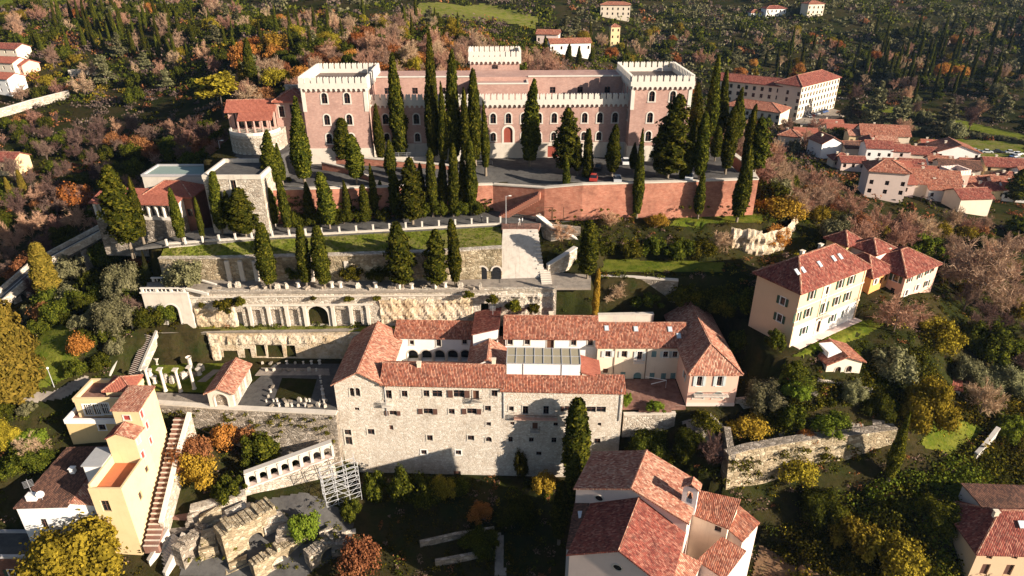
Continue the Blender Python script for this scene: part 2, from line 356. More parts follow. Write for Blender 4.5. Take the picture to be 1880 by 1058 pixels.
GARD = [G(1100,512,37.2), G(1340,510,37.2), G(1336,478,37.2), G(1102,474,37.2)]
def fore_z(x, y): return 51.5-1.6*np.clip((157-y)/7, 0, 1)*np.clip((x+42)/26, 0, 1)*np.clip((13-x)/9, 0, 1)
# (polygon, height, inset): inset polygons keep the ground sheet behind the face of their retaining walls
TERRACES = [(BENCH, 43.0, 0), (MUSF, 6.5, 0), (LEFTF, 11.6, 0), (ROAD, 43.7, 0), (FORE, fore_z, 1.4), (GARD, 37.2, 0), ([(-70,151),(-52.5,151),(-50,176),(-72,176)], 55.6, 0), (TERR+[], 36.6, 0), (LEDGE, 28.4, 0), (LAWN, 22.0, 1.4), (HOUSEYARD, 22.0, 0), (VILLA, 31.0, 0), (CHURCHG, 5.0, 0)]
def H(x, y):
    x = np.atleast_1d(np.asarray(x, float)); y = np.atleast_1d(np.asarray(y, float)); sh = x.shape
    P = np.stack([x.ravel(), y.ravel()], 1); out = np.empty(len(P))
    for i in range(0, len(P), 20000):
        out[i:i+20000] = _phi(P[i:i+20000], _c) @ _W[:-1] + _W[-1]
    X, Y = P[:, 0], P[:, 1]
    far = np.clip((np.hypot(X, Y-120)-110)/200, 0, 1)
    out += far*(3*np.sin(X/37+1)*np.sin(Y/29)+2*np.sin(X/17+Y/23))
    for poly, z, e in TERRACES:
        m = inpoly(X, Y, poly)
        if e:
            for dx, dy in ((e,0), (-e,0), (0,e), (0,-e)): m &= inpoly(X+dx, Y+dy, poly)
        out[m] = z(X[m], Y[m]) if callable(z) else z
    return out.reshape(sh)
def h1(x, y): return float(H([x], [y])[0])
def terr(px, py, zmin=-5):
    """first place where the line of sight through a photo pixel meets the ground"""
    d = ray(px, py); t = np.arange(60, 1400, .5)
    X, Y, Z = d[0]*t, d[1]*t, CAMZ+d[2]*t
    hit = np.nonzero(Z <= H(X, Y))[0]
    i = hit[0] if len(hit) else len(t)-1
    return float(X[i]), float(Y[i]), float(Z[i])
def axis(a, b, step, lim_lo, lim_hi, g):
    v = list(np.arange(a, b+.01, step)); s = step
    while v[-1] < lim_hi: s *= g; v.append(v[-1]+s)
    s = step
    while v[0] > lim_lo: s *= g; v.insert(0, v[0]-s)
    return np.array(v)
gx = axis(-120, 120, 1.0, -1800, 1800, 1.06); gy = axis(66, 205, 1.0, -200, 2300, 1.05)
XX, YY = np.meshgrid(gx, gy); ZZ = H(XX, YY)
nx, ny = len(gx), len(gy)
vs = np.stack([XX.ravel(), YY.ravel(), ZZ.ravel()], 1)
ii = np.arange(ny*nx).reshape(ny, nx)
fs = np.stack([ii[:-1,:-1].ravel(), ii[:-1,1:].ravel(), ii[1:,1:].ravel(), ii[1:,:-1].ravel()], 1)
def np_mesh(name, v, quads=None, tris=None):
    me = bpy.data.meshes.new(name); v = np.asarray(v, np.float32)
    nq = 0 if quads is None else len(quads); nt_ = 0 if tris is None else len(tris)
    me.vertices.add(len(v)); me.vertices.foreach_set('co', v.ravel())
    idx = []
    if nq: idx.append(np.asarray(quads, np.int32).ravel())
    if nt_: idx.append(np.asarray(tris, np.int32).ravel())
    idx = np.concatenate(idx); me.loops.add(len(idx)); me.loops.foreach_set('vertex_index', idx)
    me.polygons.add(nq+nt_)
    st = np.concatenate([np.arange(nq)*4, nq*4+np.arange(nt_)*3]).astype(np.int32)
    me.polygons.foreach_set('loop_start', st)
    me.update(calc_edges=True); me.validate(); return me
tag(link('terrain', np_mesh('terrain', vs, fs), MAT['ground']), kind='structure')
KEEP_OUT = []            # footprints where no wild plants grow
# ------------------------------------------------------------------ building kit
def arc_pts(uc, z, r, n=8):
    return [(uc - r*math.cos(math.pi*i/n), z + r*math.sin(math.pi*i/n)) for i in range(n+1)]
def wallface(mb, P0, ud, L, z0, z1, holes, depth=.25):
    out = (ud[1], -ud[0])
    def pt(u, z, d=0.0): return (P0[0]+ud[0]*u-out[0]*d, P0[1]+ud[1]*u-out[1]*d, z)
    hs = [h for h in holes if h[0] > .02 and h[1] < L-.02 and h[2] >= z0-.01 and h[3] < z1]
    us = sorted({0.0, L, *[h[0] for h in hs], *[h[1] for h in hs]}); zs = sorted({z0, z1, *[h[2] for h in hs], *[h[3] for h in hs]})
    for a, b in zip(us, us[1:]):
        run = None
        for c, d in zip(zs, zs[1:]):
            um, zm = (a+b)/2, (c+d)/2
            if any(h[0] < um < h[1] and h[2] < zm < h[3] for h in hs):
                if run is not None: mb.poly(pt(a,run), pt(b,run), pt(b,c), pt(a,c)); run = None
            elif run is None: run = c
        if run is not None: mb.poly(pt(a,run), pt(b,run), pt(b,z1), pt(a,z1))
    for u0, u1, a, b, arch in hs:
        if arch:
            r = (u1-u0)/2; ar = arc_pts((u0+u1)/2, b-r, r)
            for (ua, za), (ub, zb) in zip(ar, ar[1:]):
                mb.poly(pt(ub,zb), pt(ub,b), pt(ua,b), pt(ua,za))
                mb.poly(pt(ua,za), pt(ua,za,depth), pt(ub,zb,depth), pt(ub,zb))
            top = b-r
        else:
            top = b; mb.poly(pt(u0,b), pt(u0,b,depth), pt(u1,b,depth), pt(u1,b))
        mb.poly(pt(u0,a), pt(u0,a,depth), pt(u0,top,depth), pt(u0,top)); mb.poly(pt(u1,top), pt(u1,top,depth), pt(u1,a,depth), pt(u1,a))
        mb.poly(pt(u0,a), pt(u1,a), pt(u1,a,depth), pt(u0,a,depth))
STY = {
 'plain': dict(frame=None), 'stone': dict(frame='ashlar', fw=.16), 'white': dict(frame='whitewall', fw=.14), 'hole': dict(frame=None, pane='glass'),
 'castle': dict(frame='white', fw=.26, arch=True), 'castledoor': dict(frame='white', fw=.5, arch=True, pane='reddoor'), 'garage': dict(frame=None, pane='reddoor'),
 'green': dict(frame='whitewall', fw=.12, shut='greenshut'), 'greenshut': dict(frame='whitewall', fw=.12, shut='greenshut', closed=True), 'greenarch': dict(frame='whitewall', fw=.12, arch=True, pane='greenshut'),
 'greyshut': dict(frame=None, shut='greyshut'), 'tealclosed': dict(frame=None, shut='tealshut', closed=True), 'teal': dict(frame='whitewall', fw=.1, shut='greyshut'),
 'redclosed': dict(frame='white', fw=.14, shut='redshut', closed=True), 'brown': dict(frame=None, shut='brownshut'), 'door': dict(frame='ashlar', fw=.15, pane='wood'),
 'browndoor': dict(frame=None, pane='brownshut'), 'arch': dict(frame='ashlar', fw=.14, arch=True), 'arcade': dict(frame='ashlar', fw=.2, arch=True, depth=1.6), 'far': dict(frame=None, depth=.3), 'big': dict(frame='whitewall', fw=.2, mull=True),
 'cave': dict(frame=None, pane='bitumen', depth=1.9), 'niche': dict(frame=None, pane='stone', depth=.7), 'nichearch': dict(frame='ashlar', fw=.5, arch=True, pane='stonedark', depth=1.5), 'openarch': dict(frame='ashlar', fw=.2, arch=True, depth=.5, pane='stonedark'),  # cave: dark back sheet put in for the shade inside the chambers
 'archgreen': dict(frame='white', fw=.15, arch=True, pane='tealshut'), 'metaldoor': dict(frame=None, pane='zinc'),
}
_wc = {}
def window_meshes(w, h, sk):
    key = (round(w, 2), round(h, 2), sk)
    if key in _wc: return _wc[key]
    st = STY[sk]; d = st.get('depth', .25); arch = st.get('arch'); r = w/2; out = []
    mb = MB(); y = d-.03
    if arch:
        pts = [(-r,0), (r,0)] + [(-x, z) for x, z in arc_pts(0, h-r, r)]
        mb.poly(*[(x, y, z) for x, z in pts])
    else: mb.poly((-r,y,0), (r,y,0), (r,y,h), (-r,y,h))
    out.append(('window', mb.mesh('window'), MAT[st.get('pane', 'glass')]))
    if st.get('frame'):
        f = st['fw']; mb = MB(); y0, y1, e = -.07, .06, .02
        top = h-r if arch else h
        mb.box(-r-f, -r+e, y0, y1, 0, top); mb.box(r-e, r+f, y0, y1, 0, top); mb.box(-r-f-.06, r+f+.06, y0-.06, y1, -f*.8, -.003)
        if arch:
            A = arc_pts(0, h-r, r-e, 10); B = arc_pts(0, h-r, r+f, 10)
            for i in range(10):
                (a, b), (c, dd), (p, q), (s_, t) = A[i], A[i+1], B[i], B[i+1]
                mb.poly((a,y0,b), (c,y0,dd), (s_,y0,t), (p,y0,q)); mb.poly((p,y0,q), (s_,y0,t), (s_,y1,t), (p,y1,q)); mb.poly((c,y0,dd), (a,y0,b), (a,y1,b), (c,y1,dd))
        else: mb.box(-r-f, r+f, y0, y1, h-e, h+f)
        out.append(('frame', mb.mesh('frame'), MAT[st['frame']]))
    if not st.get('pane') and w > .8 and d < .5 and not st.get('closed'):
        mb = MB(); mb.box(-.04, .04, d-.09, d-.035, .05, h-.05); mb.box(-r+.03, r-.03, d-.085, d-.04, h*.55, h*.55+.06)
        if st.get('mull'):
            for q in (-.5, .5): mb.box(q*r-.04, q*r+.04, d-.09, d-.036, .05, h-.05)
        out.append(('casement', mb.mesh('casement'), MAT['brownshut'] if sk not in ('big',) else MAT['whitewall']))
    if st.get('shut'):
        m = MAT[st['shut']]
        mb = MB()
        if st.get('closed'):
            mb.box(-r+.02, -.02, .06, .13, .02, h-.02); mb2 = MB(); mb2.box(.02, r-.02, .06, .13, .02, h-.02)
        else:
            f = st.get('fw', .05)+.05
            mb.box(-r-f-w*.48, -r-f, -.14, -.09, 0, h); mb2 = MB(); mb2.box(r+f, r+f+w*.48, -.14, -.09, 0, h)
        for b_, sgn in ((mb, -1), (mb2, 1)):
            pass
        out.append(('shutter', mb.mesh('shutter'), m)); out.append(('shutter', mb2.mesh('shutter'), m))
    for n, me, m in out:
        if not me.materials: me.materials.append(m)
    _wc[key] = out; return out
def put_window(parent, loc, rz, w, h, sk, name='window'):
    ms = window_meshes(w, h, sk)
    o = link(name, ms[0][1], None, parent, loc, rz)
    for n, me, m in ms[1:]: link(n, me, None, o)
    return o
def round_window(parent, loc, rz, r=.65, m='ashlar'):
    g = MB(); n = 20; C = [(r*math.cos(2*math.pi*i/n), r*.8*math.sin(2*math.pi*i/n)) for i in range(n)]
    g.poly(*[(x, -.03, z) for x, z in C]); o = g.build('oculus', MAT['glass'], parent, loc, rz); f = MB()
    for i in range(n):
        j = (i+1) % n; (a, b), (c, d) = C[i], C[j]; k = 1.32
        f.poly((a,-.1,b), (c,-.1,d), (c*k,-.1,d*k), (a*k,-.1,b*k)); f.poly((a*k,-.1,b*k), (c*k,-.1,d*k), (c*k,.05,d*k), (a*k,.05,b*k)); f.poly((c,-.1,d), (a,-.1,b), (a,.02,b), (c,.02,d))
    f.build('frame', MAT[m], o); return o
def roof_slab(mb, faces, t=.28):
    cnt = {}
    key = lambda p: (round(p[0], 3), round(p[1], 3), round(p[2], 3))
    for f in faces:
        for a, b in zip(f, f[1:]+f[:1]):
            k = tuple(sorted((key(a), key(b)))); cnt[k] = cnt.get(k, 0)+1
    dn = lambda p: (p[0], p[1], p[2]-t)
    for f in faces:
        mb.poly(*f); mb.poly(*[dn(p) for p in f[::-1]])
        for a, b in zip(f, f[1:]+f[:1]):
            if cnt[tuple(sorted((key(a), key(b))))] == 1: mb.poly(dn(a), dn(b), b, a)
def roof_faces(kind, L, W, h, rise, o):
    """faces (counter-clockwise from above), ridge lines"""
    if kind == 'gable_x':
        s = rise/(W/2); e = h-s*o; rz = h+rise; m = W/2
        a, b, c, d = (-o,-o,e), (L+o,-o,e), (L+o,W+o,e), (-o,W+o,e); p, q = (-o,m,rz), (L+o,m,rz)
        return [[a,b,q,p], [c,d,p,q]], [(p,q)]
    if kind == 'gable_y':
        s = rise/(L/2); e = h-s*o; rz = h+rise; m = L/2
        a, b, c, d = (-o,-o,e), (L+o,-o,e), (L+o,W+o,e), (-o,W+o,e); p, q = (m,-o,rz), (m,W+o,rz)
        return [[b,c,q,p], [d,a,p,q]], [(p,q)]
    if kind == 'hip':
        k = min(L, W)/2; s = rise/k; e = h-s*o; rz = h+rise
        a, b, c, d = (-o,-o,e), (L+o,-o,e), (L+o,W+o,e), (-o,W+o,e)
        if L > W+.05:
            p, q = (k,W/2,rz), (L-k,W/2,rz); return [[a,b,q,p], [b,c,q], [c,d,p,q], [d,a,p]], [(p,q),(a,p),(d,p),(b,q),(c,q)]
        if W > L+.05:
            p, q = (L/2,k,rz), (L/2,W-k,rz); return [[a,b,p], [b,c,q,p], [c,d,q], [d,a,p,q]], [(p,q),(a,p),(b,p),(c,q),(d,q)]
        p = (L/2,W/2,rz); return [[a,b,p], [b,c,p], [c,d,p], [d,a,p]], [(a,p),(b,p),(c,p),(d,p)]
    if kind == 'hip_front':     # ridge along y, hipped only at the front
        k = L/2; s = rise/k; e = h-s*o; rz = h+rise
        a, b, c, d = (-o,-o,e), (L+o,-o,e), (L+o,W+o,e), (-o,W+o,e); p, q = (L/2,k,rz), (L/2,W+o,rz)
        return [[a,b,p], [b,c,q,p], [d,a,p,q]], [(p,q),(a,p),(b,p)]
    if kind == 'hip_left':      # ridge along x, hipped only at the left
        k = W/2; s = rise/k; e = h-s*o; rz = h+rise
        a, b, c, d = (-o,-o,e), (L+o,-o,e), (L+o,W+o,e), (-o,W+o,e); p, q = (k,W/2,rz), (L+o,W/2,rz)
        return [[a,b,q,p], [c,d,p,q], [d,a,p]], [(p,q),(a,p),(d,p)]
    dz = {'shed_f': (0,0,1,1), 'shed_b': (1,1,0,0), 'shed_l': (0,1,1,0), 'shed_r': (1,0,0,1)}[kind]
    c = [(-o,-o), (L+o,-o), (L+o,W+o), (-o,W+o)]
    return [[(x, y, h+rise*k) for (x, y), k in zip(c, dz)]], []
def top_at(kind, L, W, h, rise, x, y):
    """roof underside height at a wall point"""
    if kind == 'gable_x': return h+rise*(1-abs(y-W/2)/(W/2))
    if kind == 'gable_y': return h+rise*(1-abs(x-L/2)/(L/2))
    if kind == 'shed_f': return h+rise*y/W
    if kind == 'shed_b': return h+rise*(1-y/W)
    if kind == 'shed_l': return h+rise*x/L
    if kind == 'shed_r': return h+rise*(1-x/L)
    return h
def house(name, label, cat, P, rot, L, W, z0, h, roof='hip', rise=1.8, wall='cream', tile='tile', wins=(), over=.45, group=None, drop=2.5, parent=None, partname=None, chim=(), keep=True, cap=None, faces='FRBL', capw=.3, ground=None):
    """local frame: x along the front, y into the house, origin at the front left corner on the ground"""
    if parent is None: root = thing(name, label, cat, (P[0], P[1], z0), rot, group); Pl = (0, 0, 0); rl = 0.0
    else: root = parent; Pl = None
    c, s = math.cos(rot), math.sin(rot)
    def tolocal(px, py, face):
        d = ray(px, py); ox, oy, oz = -P[0], -P[1], CAMZ-z0
        lx, ly = ox*c+oy*s, -ox*s+oy*c; dx, dy = d[0]*c+d[1]*s, -d[0]*s+d[1]*c
        if face == 'F': t = -ly/dy; return lx+dx*t, oz+d[2]*t
        if face == 'R': t = (L-lx)/dx; return ly+dy*t, oz+d[2]*t
        if face == 'L': t = -lx/dx; return W-(ly+dy*t), oz+d[2]*t
        t = (W-ly)/dy; return L-(lx+dx*t), oz+d[2]*t
    FR = {'F': ((0,0), (1,0), L, 0), 'R': ((L,0), (0,1), W, math.pi/2), 'B': ((L,W), (-1,0), L, math.pi), 'L': ((0,W), (0,-1), W, -math.pi/2)}
    holes = {k: [] for k in 'FRBL'}; pend = []
    for wd in wins:
        f, a, b, ww, hh, sk = wd[:6]
        if a > 60 or b > 60: u, z = tolocal(a, b, f); z -= hh/2
        else: u, z = a, b
        if not (ww/2+.05 < u < FR[f][2]-ww/2-.05): continue
        holes[f].append((u-ww/2, u+ww/2, z, z+hh, STY[sk].get('arch', False))); pend.append((f, u, z, ww, hh, sk))
    off = (0,0,0) if parent is None else tuple(parent.location); base_ = (0, 0, 0) if parent is None else (P[0]-off[0], P[1]-off[1], z0-off[2])
    mb = MB(); gmb = MB()
    for f in faces:
        o, ud, ln, rr = FR[f]
        dp = max([STY[p[5]].get('depth', .25) for p in pend if p[0] == f] or [.25])
        if ground and f == 'F':
            wallface(gmb, o, ud, ln, -drop, ground[0], [q for q in holes[f] if q[2] < ground[0]], dp); wallface(mb, o, ud, ln, ground[0], h, [q for q in holes[f] if q[2] >= ground[0]], dp)
        else: wallface(mb, o, ud, ln, -drop, h, holes[f], dp)
    def tri(x0, y0, x1, y1, mx, my, flip=False):
        pass
    if roof == 'gable_x': mb.poly((L,0,h), (L,W,h), (L,W/2,h+rise)); mb.poly((0,W,h), (0,0,h), (0,W/2,h+rise))
    if roof == 'gable_y': mb.poly((0,0,h), (L,0,h), (L/2,0,h+rise)); mb.poly((L,W,h), (0,W,h), (L/2,W,h+rise))
    if roof == 'hip_front': mb.poly((L,W,h), (0,W,h), (L/2,W,h+rise))
    if roof == 'hip_left': mb.poly((L,0,h), (L,W,h), (L,W/2,h+rise))
    if roof.startswith('shed'):
        cs = [(0,0), (L,0), (L,W), (0,W)]
        for (xa, ya), (xb, yb) in zip(cs, cs[1:]+cs[:1]):
            za, zb = top_at(roof, L, W, h, rise, xa, ya), top_at(roof, L, W, h, rise, xb, yb)
            pts = [(xa,ya,h), (xb,yb,h)] + ([(xb,yb,zb)] if zb > h+.01 else []) + ([(xa,ya,za)] if za > h+.01 else [])
            if len(pts) > 2: mb.poly(*pts)
    wl = mb.build(partname or 'wall', MAT[wall], root, base_, 0 if parent is None else rot)
    if ground: gmb.build('ground_floor_wall', MAT[ground[1]], root, base_, 0 if parent is None else rot)
    host = root if parent is None else wl
    for f, u, z, ww, hh, sk in pend:
        o, ud, ln, rr = FR[f]
        if parent is None: put_window(root, (o[0]+ud[0]*u, o[1]+ud[1]*u, z), rr, ww, hh, sk)
        else:
            lx, ly = o[0]+ud[0]*u, o[1]+ud[1]*u
            put_window(root, (P[0]+lx*c-ly*s-off[0], P[1]+lx*s+ly*c-off[1], z0+z-off[2]), rr+rot, ww, hh, sk)
    if roof == 'flat':
        mb = MB(); t = .35
        mb.box(-.12, L+.12, -.12, t, h, h+rise); mb.box(-.12, L+.12, W-t, W+.12, h, h+rise); mb.box(-.12, t, t, W-t, h, h+rise); mb.box(L-t, L+.12, t, W-t, h, h+rise)
        mb.build('parapet', MAT[cap or wall], root, base_, 0 if parent is None else rot)
        mb = MB().box(t+.002, L-t-.002, t+.002, W-t-.002, h-.2, h+.1); rf = mb.build('roof', MAT[tile], root, base_, 0 if parent is None else rot)
    else:
        fs_, rd = roof_faces(roof, L, W, h+.3, rise, over)
        mb = MB(); roof_slab(mb, fs_); rf = mb.build('roof', MAT[tile], root, base_, 0 if parent is None else rot)
        if rd:
            mb = MB()
            for p, q in rd: mb.bar(add3(p, (0,0,.04)), add3(q, (0,0,.04)), capw, .16)
            mb.build('ridge_cap', MAT[cap or 'tilepale'], rf)
    for (x, y, hz) in chim:
        zt = top_at(roof, L, W, h+.3, rise, x, y) if roof != 'hip' else h+.3+rise*min(1, min(x, L-x, y, W-y)/(min(L, W)/2))
        mb = MB().box(x-.35, x+.35, y-.3, y+.3, zt-.6, zt+hz).box(x-.45, x+.45, y-.4, y+.4, zt+hz, zt+hz+.12)
        mb.build('chimney', MAT['cream'], rf)
    if keep:
        pts = [(-1,-1), (L+1,-1), (L+1,W+1), (-1,W+1)]
        KEEP_OUT.append([(P[0]+x*c-y*s, P[1]+x*s+y*c) for x, y in pts])
    return root
def skylight_on(root, P, rot, z0, L, W, h, roof, rise, pts, w=.9, l=1.2):
    """roof windows given by photo pixels, laid on the front slope"""
    c, s = math.cos(rot), math.sin(rot); sl = rise/((W/2) if roof in ('gable_x', 'hip', 'hip_left') else W)
    for px, py in pts:
        d = ray(px, py); ox, oy, oz = -P[0], -P[1], CAMZ-z0-h-.3
        lx, ly = ox*c+oy*s, -ox*s+oy*c; dx, dy = d[0]*c+d[1]*s, -d[0]*s+d[1]*c
        t = (sl*ly-oz)/(d[2]-sl*dy); x, y = lx+dx*t, ly+dy*t
        a = math.atan(sl); q = MB(); q.box(-w/2, w/2, -l/2, l/2, .02, .13); g = MB(); g.box(-w/2+.1, w/2-.1, -l/2+.1, l/2-.1, .1, .16)
        ob = q.build('roof_window', MAT['zinc'], root, (x, y, sl*y+h+.3)); ob.rotation_euler = (a, 0, 0)
        g.build('pane', MAT['skylight'], ob)
def strip_wall(name, label, cat, pts, zt, zb, th, m, coping='ashlar', cope_h=.25, part='wall_face', group=None, batter=0.0):
    """a retaining or garden wall along a polyline of (x, y); zt/zb number or list; stands on the camera-side line, thickness goes back"""
    n = len(pts); zt = zt if isinstance(zt, (list, tuple)) else [zt]*n; zb = zb if isinstance(zb, (list, tuple)) else [zb]*n
    root = thing(name, label, cat, (pts[0][0], pts[0][1], zb[0]), 0, group)
    o = (pts[0][0], pts[0][1], zb[0]); nn = []
    for i in range(n):
        a = pts[max(0, i-1)]; b = pts[min(n-1, i+1)]; dx, dy = b[0]-a[0], b[1]-a[1]; l = math.hypot(dx, dy); nn.append((-dy/l, dx/l))
    for w_, off, nm in ((th, 0, part),):
        mb = MB()
        for i in range(n-1):
            j = i+1
            def q(k, back, z, bt=0): return (pts[k][0]+nn[k][0]*(back-bt)-o[0], pts[k][1]+nn[k][1]*(back-bt)-o[1], z-o[2])
            bi, bj = batter*(zt[i]-zb[i]), batter*(zt[j]-zb[j])
            mb.poly(q(i,0,zb[i],bi), q(j,0,zb[j],bj), q(j,0,zt[j]), q(i,0,zt[i])); mb.poly(q(j,th,zb[j]), q(i,th,zb[i]), q(i,th,zt[i]), q(j,th,zt[j]))
            mb.poly(q(i,0,zt[i]), q(j,0,zt[j]), q(j,th,zt[j]), q(i,th,zt[i]))
            if i == 0: mb.poly(q(0,th,zb[0]), q(0,0,zb[0],bi), q(0,0,zt[0]), q(0,th,zt[0]))
            if j == n-1: mb.poly(q(j,0,zb[j],bj), q(j,th,zb[j]), q(j,th,zt[j]), q(j,0,zt[j]))
        mb.build(nm, MAT[m], root)
    if coping:
        mb = MB()
        for i in range(n-1):
            j = i+1; e = .12
            lo = [q2 for q2 in ((i,-e),(j,-e),(j,th+e),(i,th+e))]
            A = [(pts[k][0]+nn[k][0]*b-o[0], pts[k][1]+nn[k][1]*b-o[1], zt[k]+.003-o[2]) for k, b in lo]; B = [(x, y, z+cope_h) for x, y, z in A]
            for a in range(4):
                b = (a+1) % 4
                if (a == 1 and j < n-1) or (a == 3 and i > 0): continue
                mb.poly(A[a], A[b], B[b], B[a])
            mb.poly(*B)
        mb.build('coping', MAT[coping], root)
    return root
def sheet(name, pts, z, m, kind='structure', th=.08):
    mb = MB(); mb.prism(pts, z-.5, z); o = mb.build(name, MAT[m]); tag(o, kind=kind); return o
def drape(name, poly, m, off=.08, step=1.0):
    xs_ = [p[0] for p in poly]; ys_ = [p[1] for p in poly]
    X = np.arange(min(xs_), max(xs_)+step, step); Y = np.arange(min(ys_), max(ys_)+step, step)
    A, B = np.meshgrid(X, Y); Z = H(A, B)+off; k = np.arange(A.size).reshape(A.shape)
    q = np.stack([k[:-1,:-1].ravel(), k[:-1,1:].ravel(), k[1:,1:].ravel(), k[1:,:-1].ravel()], 1)
    cx = (A[:-1,:-1]+step/2).ravel(); cy = (B[:-1,:-1]+step/2).ravel(); q = q[inpoly(cx, cy, poly)]
    if not len(q): return None
    KEEP_OUT.append(list(poly))
    us_, inv = np.unique(q, return_inverse=True)
    v = np.stack([A.ravel(), B.ravel(), Z.ravel()], 1)[us_]
    return tag(link(name, np_mesh(name, v, inv.reshape(q.shape)), MAT[m]), kind='structure')
def steps(name, A, B, width, n, m, label=None, cat=None):
    """flight of steps from A (bottom, xyz centre) to B (top), each step a part"""
    dx, dy = B[0]-A[0], B[1]-A[1]; l = math.hypot(dx, dy); u = (dx/l, dy/l); p = (-u[1], u[0])
    rz = math.atan2(dy, dx); root = thing(name, label, cat, A, rz)
    rs = (B[2]-A[2])/n; rn = l/n
    me = MB().box(0, rn+.02, -width/2, width/2, -1.2, rs).mesh('step'); me.materials.append(MAT[m])
    nz = MB().box(-.04, rn*.36, -width/2-.02, width/2+.02, rs-.06, rs+.02).mesh('nosing'); nz.materials.append(MAT['ashlar'])
    for i in range(n):
        st_ = link('step', me, None, root, (i*rn, 0, i*rs))
        if m == 'paving': link('nosing', nz, None, st_)
    return root
# ------------------------------------------------------------------ the castle
def merlon_mesh(w=1.16, h=1.4, t=.5):
    mb = MB(); r = w/2
    prof = [(-r,0), (r,0), (r,h*.62)] + [(r*.98, h*.8), (r*.8, h*.95), (r*.5, h), (r*.2, h*.93), (0, h*.8), (-r*.2, h*.93), (-r*.5, h), (-r*.8, h*.95), (-r*.98, h*.8)] + [(-r,h*.62)]
    lo = [(x, -t/2, z) for x, z in prof]; hi = [(x, t/2, z) for x, z in prof]
    mb.poly(*lo); mb.poly(*hi[::-1])
    for i in range(len(prof)):
        j = (i+1) % len(prof); mb.poly(lo[j], lo[i], hi[i], hi[j])
    me = mb.mesh('merlon'); me.materials.append(MAT['white']); return me
MERLON = merlon_mesh()
CP, CR, CZ0 = (-48.8, 161.5), R(1.7), 51.5
castle = thing('castle', 'large pink-brick castle with two crenellated corner towers on the hilltop terrace', 'castle', (*CP, CZ0), CR)
KEEP_OUT.append([(-52,145), (56,147), (56,200), (-52,198)])
def corbels(mb, P0, ud, L, z, proj=.45, sp=1.15):
    """row of little round arches carrying a cornice"""
    out = (ud[1], -ud[0]); n = max(1, int(L/sp)); s = L/n; hh = .8
    def pt(u, zz, d): return (P0[0]+ud[0]*u+out[0]*d, P0[1]+ud[1]*u+out[1]*d, zz)
    for i in range(n):
        uc = (i+.5)*s; r = s*.33
        ar = [(uc-s/2, z)] + [(uc-r, z)] + arc_pts(uc, z+.25, r, 6) + [(uc+r, z), (uc+s/2, z)]
        ar = [(uc-s/2, z), (uc-r, z)] + arc_pts(uc, z+.22, r, 6) + [(uc+r, z), (uc+s/2, z)]
        for (a, b), (c, d) in zip(ar, ar[1:]):
            mb.poly(pt(a,b,proj), pt(c,d,proj), pt(c,z+hh,proj), pt(a,z+hh,proj)); mb.poly(pt(c,d,proj), pt(a,b,proj), pt(a,b,-.02), pt(c,d,-.02))
    mb.poly(pt(0,z+hh,proj), pt(L,z+hh,proj), pt(L,z+hh,-.02), pt(0,z+hh,-.02))
    for u, a, b in ((0, -.02, proj), (L, proj, -.02)): mb.poly(pt(u,z,a), pt(u,z,b), pt(u,z+hh,b), pt(u,z+hh,a))
def crenellate(P0, ud, L, z, rz, inset=.0, sp=1.45, par=.75):
    """parapet wall with a row of merlons, each merlon a part"""
    out = (ud[1], -ud[0]); n = max(2, round(L/sp)); s = L/n
    for i in range(n):
        u = (i+.5)*s; link('merlon', MERLON, None, castle, (P0[0]+ud[0]*u-out[0]*.25, P0[1]+ud[1]*u-out[1]*.25, z+par), rz)
